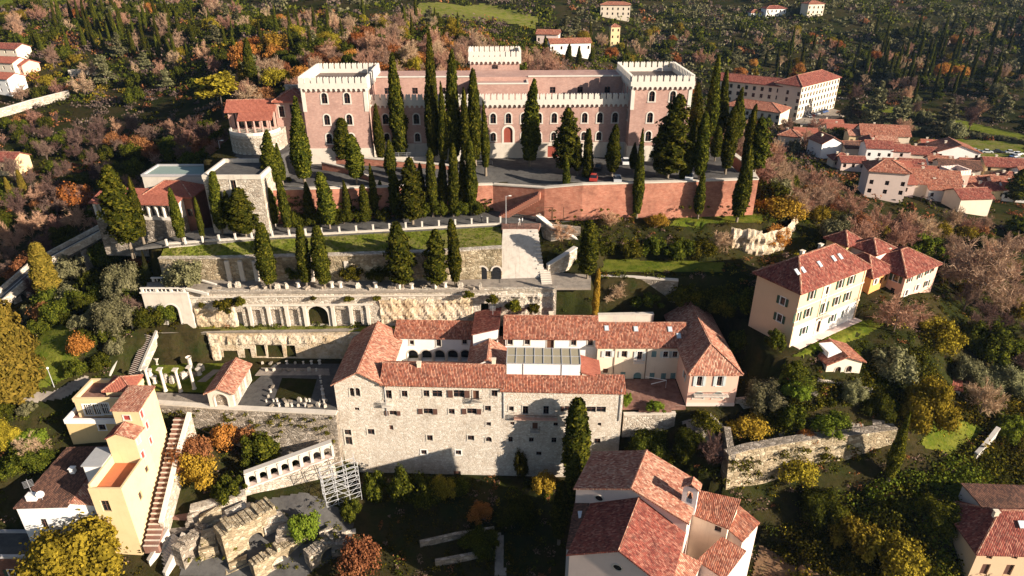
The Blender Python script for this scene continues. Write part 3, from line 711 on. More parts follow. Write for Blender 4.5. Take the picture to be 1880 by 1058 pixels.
def castle_block(x0, x1, y0, y1, ztop, zpl, sides, merl, name, wins, floor=True, pil=True):
    L, W = x1-x0, y1-y0; mb = MB(); pl = MB(); wh = MB()
    FR = {'F': ((x0,y0), (1,0), L, 0), 'R': ((x1,y0), (0,1), W, math.pi/2), 'B': ((x1,y1), (-1,0), L, math.pi), 'L': ((x0,y1), (0,-1), W, -math.pi/2)}
    for f in sides:
        o, ud, ln, rr = FR[f]; hs = [(u-w_/2, u+w_/2, z, z+h_, STY[sk].get('arch', False)) for ff, u, z, w_, h_, sk in wins if ff == f]
        out = (ud[1], -ud[0])
        wallface(mb, o, ud, ln, zpl, ztop, [h for h in hs if h[2] > zpl], .3)
        wallface(pl, (o[0]+out[0]*.12-ud[0]*.12, o[1]+out[1]*.12-ud[1]*.12), ud, ln+.24, -3, zpl, [(a+.12, b+.12, c, d, e) for a, b, c, d, e in hs if c < zpl], .37)
        pl.poly((o[0]+out[0]*.12, o[1]+out[1]*.12, zpl), (o[0]+ud[0]*ln+out[0]*.12, o[1]+ud[1]*ln+out[1]*.12, zpl), (o[0]+ud[0]*ln, o[1]+ud[1]*ln, zpl), (o[0], o[1], zpl))
        for ff, u, z, w_, h_, sk in wins:
            if ff == f: put_window(castle, (o[0]+ud[0]*u, o[1]+ud[1]*u, z), rr, w_, h_, sk)
    mb.build(name, MAT['castlebrick'], castle); pl.build('plinth', MAT['ashlar'], castle)
    for f in merl:
        o, ud, ln, rr = FR[f]; out = (ud[1], -ud[0])
        if f in sides: corbels(wh, o, ud, ln, ztop-1.05)
        e = .45
        a = (o[0]+out[0]*e-ud[0]*e, o[1]+out[1]*e-ud[1]*e); ll = ln+2*e
        # parapet
        i0, i1 = 0, ll
        p = [(a[0], a[1]), (a[0]+ud[0]*ll, a[1]+ud[1]*ll), (a[0]+ud[0]*ll-out[0]*.5, a[1]+ud[1]*ll-out[1]*.5), (a[0]-out[0]*.5, a[1]-out[1]*.5)]
        if f in 'RL': p = [(p[0][0]+ud[0]*.503, p[0][1]+ud[1]*.503), (p[1][0]-ud[0]*.503, p[1][1]-ud[1]*.503), (p[2][0]-ud[0]*.503, p[2][1]-ud[1]*.503), (p[3][0]+ud[0]*.503, p[3][1]+ud[1]*.503)]
        wh.prism(p, ztop-.25, ztop+.75)
        if f in 'RL': crenellate((a[0]+ud[0]*.6, a[1]+ud[1]*.6), ud, ll-1.2, ztop, rr)
        else: crenellate(a, ud, ll, ztop, rr)
    wh.build('cornice', MAT['white'], castle)
    if floor: MB().box(x0+.05, x1-.05, y0+.05, y1-.05, ztop-.6, ztop-.3).build('roof', MAT['bitumen'], castle)
ww, wh_ = 1.4, 2.45
tow = lambda L: [('F', L*.34, 3.9+z, ww, wh_, 'castle') for z in (1.1, 5.6, 10.6)] + [('F', L*.69, 3.9+z, ww, wh_, 'castle') for z in (1.1, 5.6, 10.6)] + [('R', 14+k*3, 10, 1.0, 2.0, 'castle') for k in (0, )] + [('L', 3+k*4.5, 3.9+z, ww, wh_, 'castle') for k in range(4) for z in (5.6, 10.6)]
castle_block(0, 15, 0, 19.7, 18.4, 3.9, 'FRBL', 'FRBL', 'tower_wall', tow(15))
for x0_ in (0, 15, 77, 91.2):
    for y0_ in (-.1,): MB().box(x0_-.75 if x0_ in (15, 91.2) else x0_-.1, x0_+.1 if x0_ in (15, 91.2) else x0_+.75, y0_, .75, 12.6, 17.3).build('corner_pilaster', MAT['white'], castle)
castle_block(77, 91.2, 0, 19.7, 18.4, 3.9, 'FRBL', 'FRBL', 'tower_wall', tow(14.2))
cw = []
for i in range(16):
    u = 3.3+i*3.72
    cw.append(('F', u, 8.7, ww, wh_, 'castle'))
    if i == 8: continue
    if not 7.2 < i < 8.8: cw.append(('F', u, 4.35, 1.3, 2.1, 'castle'))
cw.append(('F', 33.0, 3.95, 2.2, 3.9, 'castledoor'))
cw = [c for c in cw if not (abs(c[1]-33.0) < 2.6 and c[2] < 5 and c[5] == 'castle')]
cw += [('F', 44.5, .15, 3.4, 2.9, 'garage'), ('F', 58, .15, 1.3, 2.4, 'metaldoor'), ('F', 15, .6, 1.2, 1.2, 'plain')]
castle_block(15.003, 76.997, 3.7, 12, 13.7, 3.9, 'F', 'F', 'main_wall', cw)
# rear upper storey behind the front parapet, with its projecting centre block
mb = MB()
wallface(mb, (15.003, 12.2), (1,0), 62, 12, 18.2, [(3+k*6.9-.7, 3+k*6.9+.7, 14.2, 15.7, False) for k in range(9) if k not in (4, 5)], .3)
mb.poly((15,12.2,18.2), (77,12.2,18.2), (77,22,18.2), (15,22,18.2)); mb.poly((77,12.2,12), (77,22,12), (77,22,18.2), (77,12.2,18.2)); mb.poly((15,22,12), (15,12.2,12), (15,12.2,18.2), (15,22,18.2)); mb.poly((77,22,12), (15,22,12), (15,22,18.2), (77,22,18.2))
mb.build('rear_wall', MAT['castlebrick'], castle)
for k in range(9):
    if k not in (4, 5): put_window(castle, (15.003+3+k*6.9, 12.2, 14.2), 0, 1.4, 1.5, 'plain')
mb = MB().box(39, 53, 7.5, 12.18, 12, 17.3); mb.build('projecting_block', MAT['castlebrick'], castle)
mb = MB().box(38.9, 53.1, 7.4, 7.8, 17.303, 17.6).box(38.9, 39.3, 7.8, 12.19, 17.303, 17.6).box(52.7, 53.1, 7.8, 12.19, 17.303, 17.6).box(14.9, 38.8, 12.0, 12.5, 18.203, 18.5).box(53.2, 77, 12.0, 12.5, 18.203, 18.5); mb.build('coping', MAT['white'], castle)
mb = MB().box(15.2, 76.8, 4.5, 12.15, 13.0, 13.3); mb.build('terrace_roof', MAT['bitumen'], castle)
castle_block(38.5, 51.5, 24, 33, 20.6, 17.5, 'FRBL', 'FRBL', 'rear_tower_wall', [('F', 6.5, 18.2, 1.6, 1.0, 'plain')], True)
# balustraded landing and steps at the great door
mb = MB().box(29.5, 36.8, 1.2, 3.56, -.5, 3.6); mb.build('door_landing', MAT['white'], castle)
mb = MB()
for i in range(15): mb.bar((29.6+i*.51, 1.3, 3.6), (29.6+i*.51, 1.3, 4.6), .05)
mb.bar((29.5,1.3,4.6), (36.8,1.3,4.6), .07); mb.build('railing', MAT['darkmetal'], castle)
mb = MB()
for i in range(9): mb.box(36.85+i*.35, 37.2+i*.35, 1.3, 2.8, -.5, 3.4-i*.38)
mb.build('door_steps', MAT['white'], castle)
mb = MB().box(15.3, 29.3, -.2, .3, -.5, 1.6); mb.build('terrace_wall', MAT['ashlar'], castle)
mb = MB()
for x0, x1, y, z in ((15.3, 29.3, 0.05, 1.6), (37, 44, -2.0, 0.0)):
    n = int((x1-x0)/1.8)
    for i in range(n+1): mb.bar((x0+(x1-x0)*i/n, y, z-.3), (x0+(x1-x0)*i/n, y, z+1.0), .06)
    mb.bar((x0,y,z+1), (x1,y,z+1), .06); mb.bar((x0,y,z+.5), (x1,y,z+.5), .04)
mb.build('handrail', MAT['metal'], castle)
MB().box(36.9, 44.2, -3.2, -2.2, -2.5, -.02).build('low_wall', MAT['grey'], castle)

# ------------------------------------------------------------------ forecourt, walls and terraces
def fxy(px, py, z): return G(px, py, z)
drape('forecourt', FORE, 'asphalt', .06, 1.0)
strip_wall('brick_retaining_wall', 'long red brick retaining wall below the castle forecourt, sunlit right half', 'wall', [G(1000,348,50.4), G(1070,341,51.5), G(1240,336,51.5), G(1392,331,51.5)], [50.6,51.6,51.6,51.6], [43.2,43.2,43,42.5], 1.0, 'redbrick', group=None)
strip_wall('brick_side_wall', 'short brick end wall turning the corner at the right end of the forecourt', 'wall', [G(1392.5,331,51.5), (57.5,162), (56,178)], 51.6, 42, 1.0, 'redbrick')
strip_wall('brick_retaining_wall', 'shaded brick retaining wall under the left half of the castle forecourt', 'wall', [G(*p) for p in FWALL], [p[2]+.1 for p in FWALL], 43.4, 1.0, 'redbrick')
strip_wall('ramp_wall', 'low red brick ramp wall between the cypresses left of the castle door', 'wall', [G(585,296,52), G(690,302,52), G(830,312,51.5)], [53.6,53.2,52.4], 51, .7, 'redbrick')
strip_wall('ramp_wall', 'sunlit stub of red brick ramp wall beside the broad cypress pair', 'wall', [G(592,313,51.5), G(650,321,51.5), G(680,330,51.5)], [53.4,52.6,52.0], 51, .6, 'redbrick')
lower = sheet('lower_road', ROADF + [G(996,411,44), G(1000,378,44), (4,150), (-6,150.3), (-18,149.3), (-37,144.3), (-58,142), (-68,139)], 43.75, 'asphalt')
strip_wall('road_parapet_kerb', 'pale stone kerb wall along the outer edge of the lower road', 'wall', ROADF[1:], 43.95, 41, .5, 'ashlar', cope_h=.12)
strip_wall('brick_retaining_wall', 'recessed brick wall at the gateway between the two halves of the forecourt wall', 'wall', [G(905,341,49.9), G(1000,348,50.4)], [50.0,50.6], 43.4, 1.0, 'redbrick')
steps('gateway_stair', (*G(918,394,44.0), 43.8), (*G(992,354,49.8), 49.8), 2.4, 20, 'redbrick', 'long stair climbing from the lower road to the forecourt gateway', 'stairs')
# white bollards along the lower road, each a thing
bpx = [(205,452),(306,447),(1,1)]
POST = MB().prism([(-.16,-.16),(.16,-.16),(.16,.16),(-.16,.16)], 0, 1.25).prism([(-.2,-.2),(.2,-.2),(.2,.2),(-.2,.2)], 1.253, 1.4).mesh('road_post'); POST.materials.append(MAT['white'])
pl_ = [306, 340, 372, 402, 432, 462, 500, 531, 561, 590, 623, 654, 685, 715, 745, 775, 806, 836, 866, 895, 919]
ords = ['first','second','third','fourth','fifth','sixth','seventh','eighth','ninth','tenth','eleventh','twelfth','thirteenth','fourteenth','fifteenth','sixteenth','seventeenth','eighteenth','nineteenth','twentieth','twenty-first','twenty-second','twenty-third','twenty-fourth','twenty-fifth','twenty-sixth','twenty-seventh','twenty-eighth','twenty-ninth','thirtieth']
def along(pts, px):
    for a, b in zip(pts, pts[1:]):
        if a[0] <= px <= b[0]: k = (px-a[0])/(b[0]-a[0]); return a[1]+(b[1]-a[1])*k
    return pts[-1][1]
rpx = [(250,462),(310,453),(450,441),(700,425),(920,411)]
for i, px in enumerate(pl_):
    p = G(px, along(rpx, px)-2, 43.95); tag(link('road_post', POST, None, None, (p[0], p[1]+.25, 43.9)), 'white stone post on the lower road kerb, %s from the left' % ords[i], 'bollard', 'white posts along the lower road')
# upper museum terrace with its niche wall
sheet('upper_terrace', [G(345,536,36.6), G(640,535,36.6), G(880,532,36.6), G(1020,529,36.6), G(1085,529,36.6), G(1085,505,36.6), G(1010,500,36.6), G(915,511,36.6), G(600,514,36.6), G(400,513,36.6), G(330,511,36.6), G(270,519,36.6), G(268,534,36.6)], 36.64, 'gravel')
up0 = [G(300,512,36.6), G(400,515,36.6), G(560,516,36.6), G(700,516,36.6), G(830,515,36.6), G(922,512,36.6)]
nw = strip_wall('niche_wall', 'tall weathered retaining wall with shallow niches between lower road and upper terrace', 'wall', up0, [41.2,41.5,42.1,42.6,43.1,43.5], 36, 1.2, 'stonewarm', coping='stone')
def pilaster(parent, o, p, q, n0, n1, z0, z1, wd, m, proj=.4):
    for k in range(n0, n1): pass
for px in (424, 448, 474, 500, 575, 640):
    p = G(px, along([(300,512),(400,515),(560,516),(922,512)], px), 36.6); o = nw.location
    MB().box(-.45, .45, -.45, .2, 0, 4.6).build('pilaster', MAT['ashlar'], nw, (p[0]-o.x, p[1]-o.y, 36.6-o.z))
for px in (886, 912):
    p = G(px, 513, 36.6); o = nw.location
    b = MB(); a = arc_pts(0, 1.9, .95, 8); b.poly((-.95,0,0), (.95,0,0), *[(-x, 0, z) for x, z in a]); dk = b.build('archway', MAT['glass'], nw, (p[0]-o.x, p[1]-o.y-.06, 36.65-o.z))  # flat near-black sheet put in for the shade within the arch
    b = MB(); A, B = arc_pts(0, 1.9, .95, 8), arc_pts(0, 1.9, 1.3, 8)
    for i in range(8): b.poly((A[i][0],0,A[i][1]), (A[i+1][0],0,A[i+1][1]), (B[i+1][0],0,B[i+1][1]), (B[i][0],0,B[i][1]))
    b.build('arch_surround', MAT['ashlar'], dk, (0, -.03, 0))
# grass bank below the road
bank = MB()
bk = [(310,455,43.6),(450,443,43.7),(700,427,43.8),(920,414,44)]; bl = [(300,472,41.4),(450,472,41.7),(700,455,42),(922,440,42.3)]
for i in range(3):
    a, b = G3(*bk[i]), G3(*bk[i+1]); c = up0[[1,2,3,5][i]], ; 
for i in range(24):
    f0, f1 = i/24, (i+1)/24
    def pa(t): x = 300+620*t; return G3(x, along(rpx, max(250,x))+2.5, 43.35)
    def pb(t):
        x = 300+622*t; g = G(x, along([(300,512),(400,515),(560,516),(922,512)], x), 36.6); zz = 41.2+2.25*t**.9; return (g[0], g[1]+1.0, zz+.02)
    bank.poly(pb(f0), pb(f1), pa(f1), pa(f0))
structure('grass_bank', bank, MAT['drygrass'])
# steep pale ramp wall and its landing
lz, tz = 44.2, 36.7
rp = thing('ramp_buttress', 'broad steep pale stone buttress slope below the landing with railing', 'wall', (*G(960,510,tz), tz)); o = rp.location
A = [G3(923,421,lz), G3(987,421,lz), G3(1000,510,tz), G3(918,512,tz)]; A = [sub(p, o) for p in A]
b = MB(); b.poly(A[3], A[2], A[1], A[0]); b.poly(A[2], (A[1][0],A[1][1],A[2][2]), A[1]); b.poly((A[0][0],A[0][1],A[3][2]), A[3], A[0]); b.poly((A[1][0],A[1][1],A[2][2]-.5), (A[0][0],A[0][1],A[3][2]-.5), A[0], A[1]); b.build('slope', MAT['slab'], rp)
for s_, e_ in ((0, 3), (1, 2)):
    pass
qn = MB()
for i in range(13):
    t = (i+.5)/13; p = tuple(A[1][k]*(1-t)+A[2][k]*t for k in range(3)); wq = .9 if i % 2 else 1.4
    qn.bar((p[0]-wq, p[1]-.02, p[2]+.02), (p[0]+.1, p[1]-.02, p[2]+.02), .62, .16)
qn.build('quoin_stones', MAT['white'], rp)
b = MB(); cb_ = [G(921,421,lz), G(989,421,lz), G(993,410,lz), G(921,410,lz)]; b.prism([(p[0]-o.x, p[1]-o.y) for p in cb_], lz-o.z-.6, lz-o.z); b.build('landing', MAT['paving'], rp)
b = MB()
for k in range(6):
    p = G(922+k*13.2, 420.5, lz); b.bar((p[0]-o.x, p[1]-o.y+.2, lz-o.z), (p[0]-o.x, p[1]-o.y+.2, lz-o.z+1.1), .1 if k in (0,5) else .06)
p0, p1 = G(922,420.5,lz), G(988,420.5,lz)
for hh in (.4, .75, 1.1): b.bar((p0[0]-o.x, p0[1]-o.y+.2, lz-o.z+hh), (p1[0]-o.x, p1[1]-o.y+.2, lz-o.z+hh), .05)
b.build('railing', MAT['darkmetal'], rp)
# rubble walls stepping down to the right of the ramp
strip_wall('rubble_stair_wall', 'stone stair wall with white coping slanting down right of the pale buttress', 'wall', [G(984,403,44.2), G(1012,425,42.5), G(1030,432,41.6), G(1062,450,39.6)], [45.0,43.2,42.6,40.6], 36.3, 1.2, 'stone', coping='white')
strip_wall('rubble_stair_wall', 'lower rubble wall with slanting white coping beside the terrace steps', 'wall', [G(1006,505,36.6), G(1034,500,36.6), G(1058,490,36.6)], [38.6,40.2,41.0], 36.2, .9, 'stone', coping='white')
strip_wall('rubble_wall', 'grey rubble retaining wall below the iron gate right of the landing', 'wall', [G(1000,418,43), G(1040,420,43), G(1066,424,42.6)], [43.6,43.5,43.2], 37, 1.0, 'stonedark', coping=None)
steps('stair_flight', (*G(1004,522,36.65), 36.65), (*G(1000,494,37.6), 37.7), 2.2, 7, 'ashlar', 'short pale stone stair rising beside the foot of the buttress slope', 'stairs')
sheet('white_path', [G(918,520,36.66), G(1012,522,36.66), G(1010,512,36.66), G(918,512.5,36.66)], 36.7, 'gravel')
# ------------------------------------------------------------------ niche wall, ledge, rock wall
def vnoise(p, q, seed=0.0):
    return (math.sin(p*1.7+seed)+math.sin(q*2.3+seed*1.7)+math.sin(p*3.9+q*2.1+seed)*.6+math.sin(p*7.3-q*6.1)*.35+math.sin(q*11.+p*9.)*.2)/3
def rockface(name, parent, A, B, z0, z1, amp, m, seed=0.0, out=.25, step=.5, ragged=.6):
    """craggy slab in front of a wall line A-B (world xy); pinned into the wall at its rim"""
    o = parent.location if parent else Vector((0,0,0)); L = math.hypot(B[0]-A[0], B[1]-A[1]); ud = ((B[0]-A[0])/L, (B[1]-A[1])/L); n = (ud[1], -ud[0])
    nu, nz = max(3, int(L/step)), max(3, int((z1-z0)/step)); mb = MB(); g = []
    for i in range(nu+1):
        row = []
        for j in range(nz+1):
            u, z = L*i/nu, z0+(z1-z0)*j/nz
            zt = z
            if j == nz: zt += vnoise(u, 3, seed)*ragged
            e = 0 if i in (0, nu) or j == nz else 1
            d = (out+amp*(vnoise(u, z, seed)+.3*vnoise(u*2.7, z*3.1, seed+4)))*e - .15*(1-e)
            row.append((A[0]+ud[0]*u+n[0]*d-o[0], A[1]+ud[1]*u+n[1]*d-o[1], zt-o[2]))
        g.append(row)
    for i in range(nu):
        for j in range(nz): mb.poly(g[i][j], g[i+1][j], g[i+1][j+1], g[i][j+1])
    return mb.build(name, MAT[m], parent)
def plane_wall(name, label, A, B, z0, z1, m, wins, depth=.8, coping='stone', th=1.2):
    """straight wall with openings given by photo pixels: (px, py, w, h, style)"""
    L = math.hypot(B[0]-A[0], B[1]-A[1]); rot = math.atan2(B[1]-A[1], B[0]-A[0]); c, s = math.cos(rot), math.sin(rot)
    root = thing(name, label, 'wall', (A[0], A[1], z0), rot); mb = MB(); holes = []; pend = []
    for px, py, w_, h_, sk in wins:
        d = ray(px, py); ox, oy = -A[0], -A[1]; lx, ly = ox*c+oy*s, -ox*s+oy*c; dx, dy = d[0]*c+d[1]*s, -d[0]*s+d[1]*c
        t = -ly/dy; u, z = lx+dx*t, CAMZ-z0+d[2]*t-h_/2; z = max(z, .02)
        holes.append((u-w_/2, u+w_/2, z, z+h_, STY[sk].get('arch', False))); pend.append((u, z, w_, h_, sk))
    wallface(mb, (0,0), (1,0), L, -.6, z1-z0, holes, depth)
    mb.poly((L,0,-.6), (L,th+1,-.6), (L,th+1,z1-z0), (L,0,z1-z0)); mb.poly((0,th+1,-.6), (0,0,-.6), (0,0,z1-z0), (0,th+1,z1-z0)); mb.poly((0,0,z1-z0), (L,0,z1-z0), (L,th+1,z1-z0), (0,th+1,z1-z0))
    mb.build('wall_face', MAT[m], root)
    for u, z, w_, h_, sk in pend: put_window(root, (u, 0, z), 0, w_, h_, sk, 'niche')
    if coping: MB().box(-.1, L+.1, -.15, .6, z1-z0+.003, z1-z0+.25).build('coping', MAT[coping], root)
    return root
STY['niche']['depth'] = .7
tA, tB = G(347,536,36.6), G(1022,530,36.6)
n1 = plane_wall('niche_wall', 'long pale retaining wall with framed niches and one big arched niche above the ledge', tA, tB, 28.4, 36.5, 'stone',
    [(467,586,2.9,3.9,'niche'),(502,586,3.0,3.9,'niche'),(535,585,3.0,3.9,'niche'),(584,580,4.2,4.6,'nichearch'),(624,584,2.9,3.8,'niche'),(654,584,2.0,3.6,'niche'),(436,588,2.4,3.4,'niche'),(890,575,1.6,4.6,'cave')], .7)
n1['label'] = 'long pale retaining wall with framed niches and one big arched niche above the ledge'
L1 = math.hypot(tB[0]-tA[0], tB[1]-tA[1]); k1 = lambda px: (px-347)/(1022-347)
lerp2 = lambda a, b, t: (a[0]+(b[0]-a[0])*t, a[1]+(b[1]-a[1])*t)
def rock_on(root, A, B, t0, t1, z0, z1, amp, m, seed, **k):
    o = rockface('rock_face', None, lerp2(A, B, t0), lerp2(A, B, t1), z0, z1, amp, m, seed, **k)
    o.parent = root; o.matrix_parent_inverse = (Matrix.Translation(root.location) @ Matrix.Rotation(root.rotation_euler.z, 4, 'Z')).inverted(); return o
rock_on(n1, tA, tB, .0, k1(425), 28.2, 33.2, .3, 'rock', 1.0, out=.3, step=.4)
rock_on(n1, tA, tB, k1(690), k1(868), 28.2, 34.6, .34, 'rock', 3.0, out=.35, ragged=.8, step=.4)
rock_on(n1, tA, tB, k1(905), .995, 28.2, 35.6, .5, 'stone', 5.0, out=.4)
for px in (450, 485, 519, 553, 606, 640, 672):
    u = L1*k1(px)*.985+.3
    MB().box(-.32, .32, -.4, .1, 0, 4.5).box(-.42, .42, -.48, .1, 4.503, 4.8).build('pilaster', MAT['ashlar'], n1, (u, 0, 0))
MB().box(L1*k1(430), L1*k1(680), -.35, .1, 4.85, 5.25).build('string_course', MAT['ashlar'], n1)
MB().box(0, L1*.98, -.3, .1, 6.9, 7.1).build('string_course', MAT['ashlar'], n1)
sheet('ledge', [G(275,612,28.4), G(450,611,28.4), G(640,609,28.4), G(720,606,28.4), (-20,122.8), (-58,123.2), G(285,600,28.4)], 28.46, 'drygrass')
sheet('ledge_path', [G(275,612,28.4), G(450,611,28.4), G(640,609,28.4), G(660,603,28.4), G(560,606,28.4), G(450,607,28.4)], 28.5, 'gravel')
lA, lB = (-62.5,120.1), (-31,120.1)
n2 = plane_wall('quarried_rock_wall', 'craggy quarried rock wall with dark chamber openings behind the museum lawn', lA, lB, 22.0, 28.3, 'rock',
    [(309,646,2.4,3.0,'cave'),(349,644,3.2,3.2,'cave'),(387,650,4.0,2.6,'cave'),(424,653,3.0,2.2,'cave'),(455,650,1.4,2.6,'cave'),(478,644,2.0,2.8,'cave'),(505,645,3.2,3.0,'cave'),(534,645,2.0,2.8,'cave')], 1.9, coping=None)
for t0, t1, zz, sd in ((.0,.1,26.4,1),(.12,.52,26.0,2),(.52,1,26.2,6)):
    rock_on(n2, lA, lB, t0, t1, zz, 28.1, .3, 'rock', sd, out=.3, step=.4)
rock_on(n2, lA, lB, .0, .07, 21.8, 26.2, .3, 'rock', 7, out=.3, step=.4)
# belvedere with the tall arch at the left end of the upper terrace
bA, bB = G(262,536,36.6), G(346,536,36.6)
bv = thing('arched_belvedere', 'stone belvedere with balustrade over one tall dark arch, left end of the terraces', 'belvedere', (bA[0], bA[1]-.6, 28.4)); bl_ = bB[0]-bA[0]
mb = MB(); wallface(mb, (0,0), (1,0), bl_, -1, 8.2, [(bl_*.42, bl_*.42+2.7, .05, 5.6, True)], 2.0)
mb.poly((bl_,0,-1), (bl_,5,-1), (bl_,5,8.2), (bl_,0,8.2)); mb.poly((0,5,-3), (0,0,-3), (0,0,8.2), (0,5,8.2)); mb.poly((0,0,8.2), (bl_,0,8.2), (bl_,5,8.2), (0,5,8.2)); mb.build('arch_block', MAT['ashlar'], bv)
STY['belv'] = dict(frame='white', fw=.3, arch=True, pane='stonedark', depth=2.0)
put_window(bv, (bl_*.42+1.35, 0, .05), 0, 2.7, 5.55, 'belv', 'arch_niche')
MB().box(-.2, bl_+.2, -.25, .5, 8.203, 8.5).build('cornice', MAT['white'], bv)
bal = MB().lathe([(.06,0),(.1,.1),(.13,.3),(.06,.55),(.1,.7)], n=6).mesh('baluster'); bal.materials.append(MAT['white'])
for yy in (.1, 4.8):
    for i in range(12):
        if i % 4 == 0: continue
        link('baluster', bal, None, bv, (.3+i*(bl_-.6)/11, yy, 8.5))
    rl = MB()
    for i in (0, 4, 8, 11.6): rl.box(.1+i*(bl_-.6)/12, .55+i*(bl_-.6)/12, yy-.2, yy+.2, 8.503, 9.3)
    rl.box(-.05, bl_+.05, yy-.22, yy+.22, 9.2, 9.4); rl.build('handrail', MAT['white'], bv)
rl = MB().bar((bl_, .1, 9.1), (bl_+4.5, -.6, 8.3), .4, .5).bar((bl_, 4.8, 9.1), (bl_+4.5, 3.6, 8.3), .4, .3); rl.build('ramp_rail', MAT['white'], bv)
# brick stair and flank wall on the left
strip_wall('flank_wall', 'smooth cream flank wall descending on the left of the museum lawn', 'wall', [G(205,700,23), G(232,640,26), G(258,600,28.4)], [24.0,27.0,30.5], [20,22,25], .8, 'ashlar', coping='white')
sA, sB = (*G(244,690,22.1), 22.1), (*G(276,616,28.3), 28.3)
steps('brick_stair', sA, sB, 2.6, 22, 'paving', 'long red brick stair climbing left of the museum lawn', 'stairs')
strip_wall('stair_parapet', 'thin stone parapet on the right of the brick stair', 'wall', [lerp2(sA, sB, 0), lerp2(sA, sB, .5), lerp2(sA, sB, 1)] if False else [(sA[0]+1.6, sA[1]), (sB[0]+1.6, sB[1])], [23.0,29.2], [21,27], .35, 'stone')
# lawn, courtyard, retaining slope
sheet('museum_lawn', [G(258,716,22), G(390,722,22), G(404,690,22), G(450,668,22), G(280,668,22)], 22.1, 'grass')
sheet('lawn_path', [G(232,745,22), G(390,748,22), G(392,726,22), G(262,720,22)], 22.08, 'gravel')
sheet('lawn_path', [G(362,702,22), G(378,702,22), G(404,680,22), G(392,680,22)], 22.16, 'gravel')
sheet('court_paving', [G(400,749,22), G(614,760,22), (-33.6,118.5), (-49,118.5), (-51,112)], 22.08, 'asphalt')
sheet('court_pond', [G(505,733,22), G(570,737,22), G(582,697,22), G(518,695,22)], 22.14, 'ground')
sheet('pale_walk', [G(468,690,22), G(606,690,22), G(604,678,22), G(480,676,22)], 22.13, 'gravel')
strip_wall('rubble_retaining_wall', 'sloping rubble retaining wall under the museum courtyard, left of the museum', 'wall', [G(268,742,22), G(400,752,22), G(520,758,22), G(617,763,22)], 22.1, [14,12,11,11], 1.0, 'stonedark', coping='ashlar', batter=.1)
COLM = MB().lathe([(.42,0),(.42,.2),(.33,.3),(.31,.45),(.27,4.4),(.33,4.5),(.32,4.65),(.48,5.0)], n=14).box(-.47, .47, -.47, .47, 5.0, 5.2).mesh('roman_column'); COLM.materials.append(MAT['ashlar'])
for i, (px, py) in enumerate(((277,716),(304,718),(332,719),(357,714))):
    tag(link('roman_column', COLM, None, None, (*G(px, py, 22.1), 22.1)), 'free-standing stone column with capital on the lawn, %s from the left' % ords[i], 'column', 'row of four columns on the museum lawn')
tag(link('roman_column', MB().lathe([(.55,0),(.5,.3),(.4,.4),(.38,2.2),(.5,2.4),(.6,2.7)], n=12).mesh('short_column'), MAT['ashlar'], None, (*G(351,676,22.1), 22.1)), 'short broken column standing behind the row of four on the lawn', 'column')
portico = thing('portico', 'small open portico with pale tiled roof between lawn and dark courtyard', 'portico', (-56.4, 103.6, 22.1))
house('portico', '', '', (-56.4, 103.6), 0, 4.6, 9.2, 22.1, 3.4, 'gable_y', 1.1, 'ashlar', 'tilepale', [('F', 2.3, .1, 2.4, 3.0, 'openarch')] + [('R', 1.6+3*k, .1, 2.2, 2.9, 'openarch') for k in range(3)] + [('L', 1.6+3*k, .1, 2.2, 2.9, 'openarch') for k in range(3)], .5, parent=portico)
# carved fragments set out in the courtyard and on the terraces
def frag_mesh(i):
    r = random.Random(i); mb = MB()
    if i % 3 == 0: mb.prism([(-.5,-.3),(.5,-.35),(.55,.3),(-.45,.35)], 0, [.9,1.0,.95,.85]).prism([(-.35,-.2),(.35,-.22),(.38,.2),(-.3,.22)], .9, 1.25)
    elif i % 3 == 1: mb.lathe([(.45,0),(.45,.15),(.35,.25),(.34,.8),(.5,1.1),(.5,1.2),(0,1.2)], n=9)
    else: mb.prism([(-.8,-.35),(.8,-.4),(.85,.3),(-.75,.38)], 0, [.55,.6,.5,.62])
    me = mb.mesh('stone_fragment'); me.materials.append(MAT[('stone','ashlar','stonedark')[i % 3]]); return me
FR = [frag_mesh(i) for i in range(6)]
fr_c = [(500+ (i%9)*12+rng.uniform(-4,4), y) for y in (746, 737) for i in range(9)] + [(489+i*4, 738-i*9) for i in range(4)] + [(597-i*1.5, 748-i*9) for i in range(7)] + [(482+i*15, 668) for i in range(8)] + [(490+i*13, 681) for i in range(8)]
for i, (x, y) in enumerate(fr_c):
    if x > 604: x = 560
    o = link('stone_fragment', FR[rng.randrange(6)], None, None, (*G(x, y, 22.15), 22.12), rng.uniform(0, 6)); o.scale = (rng.uniform(.4,.75),)*3; tag(o, 'carved stone fragment set out in the shaded museum courtyard', 'stone', 'stone fragments in the museum courtyard')
for i, (x, y) in enumerate([(285,703),(305,700),(318,702),(338,695),(352,690),(366,688),(290,668),(312,664),(330,663),(276,690),(370,680)]):
    o = link('stone_fragment', FR[rng.randrange(6)], None, None, (*G(x, y, 22.1), 22.1), rng.uniform(0, 6)); o.scale = (1.2,)*3; tag(o, 'white carved stone fragment lying on the museum lawn', 'stone', 'stone fragments on the museum lawn')
for i in range(26):
    x = 400+i*21+rng.uniform(-6,6)
    if 905 < x: break
    o = link('stone_fragment', FR[rng.randrange(6)], None, None, (*G(x, 529+rng.uniform(-2,2), 36.65), 36.63), rng.uniform(0, 6)); tag(o, 'carved stone block lined up along the edge of the upper terrace', 'stone', 'stone blocks along the upper terrace')

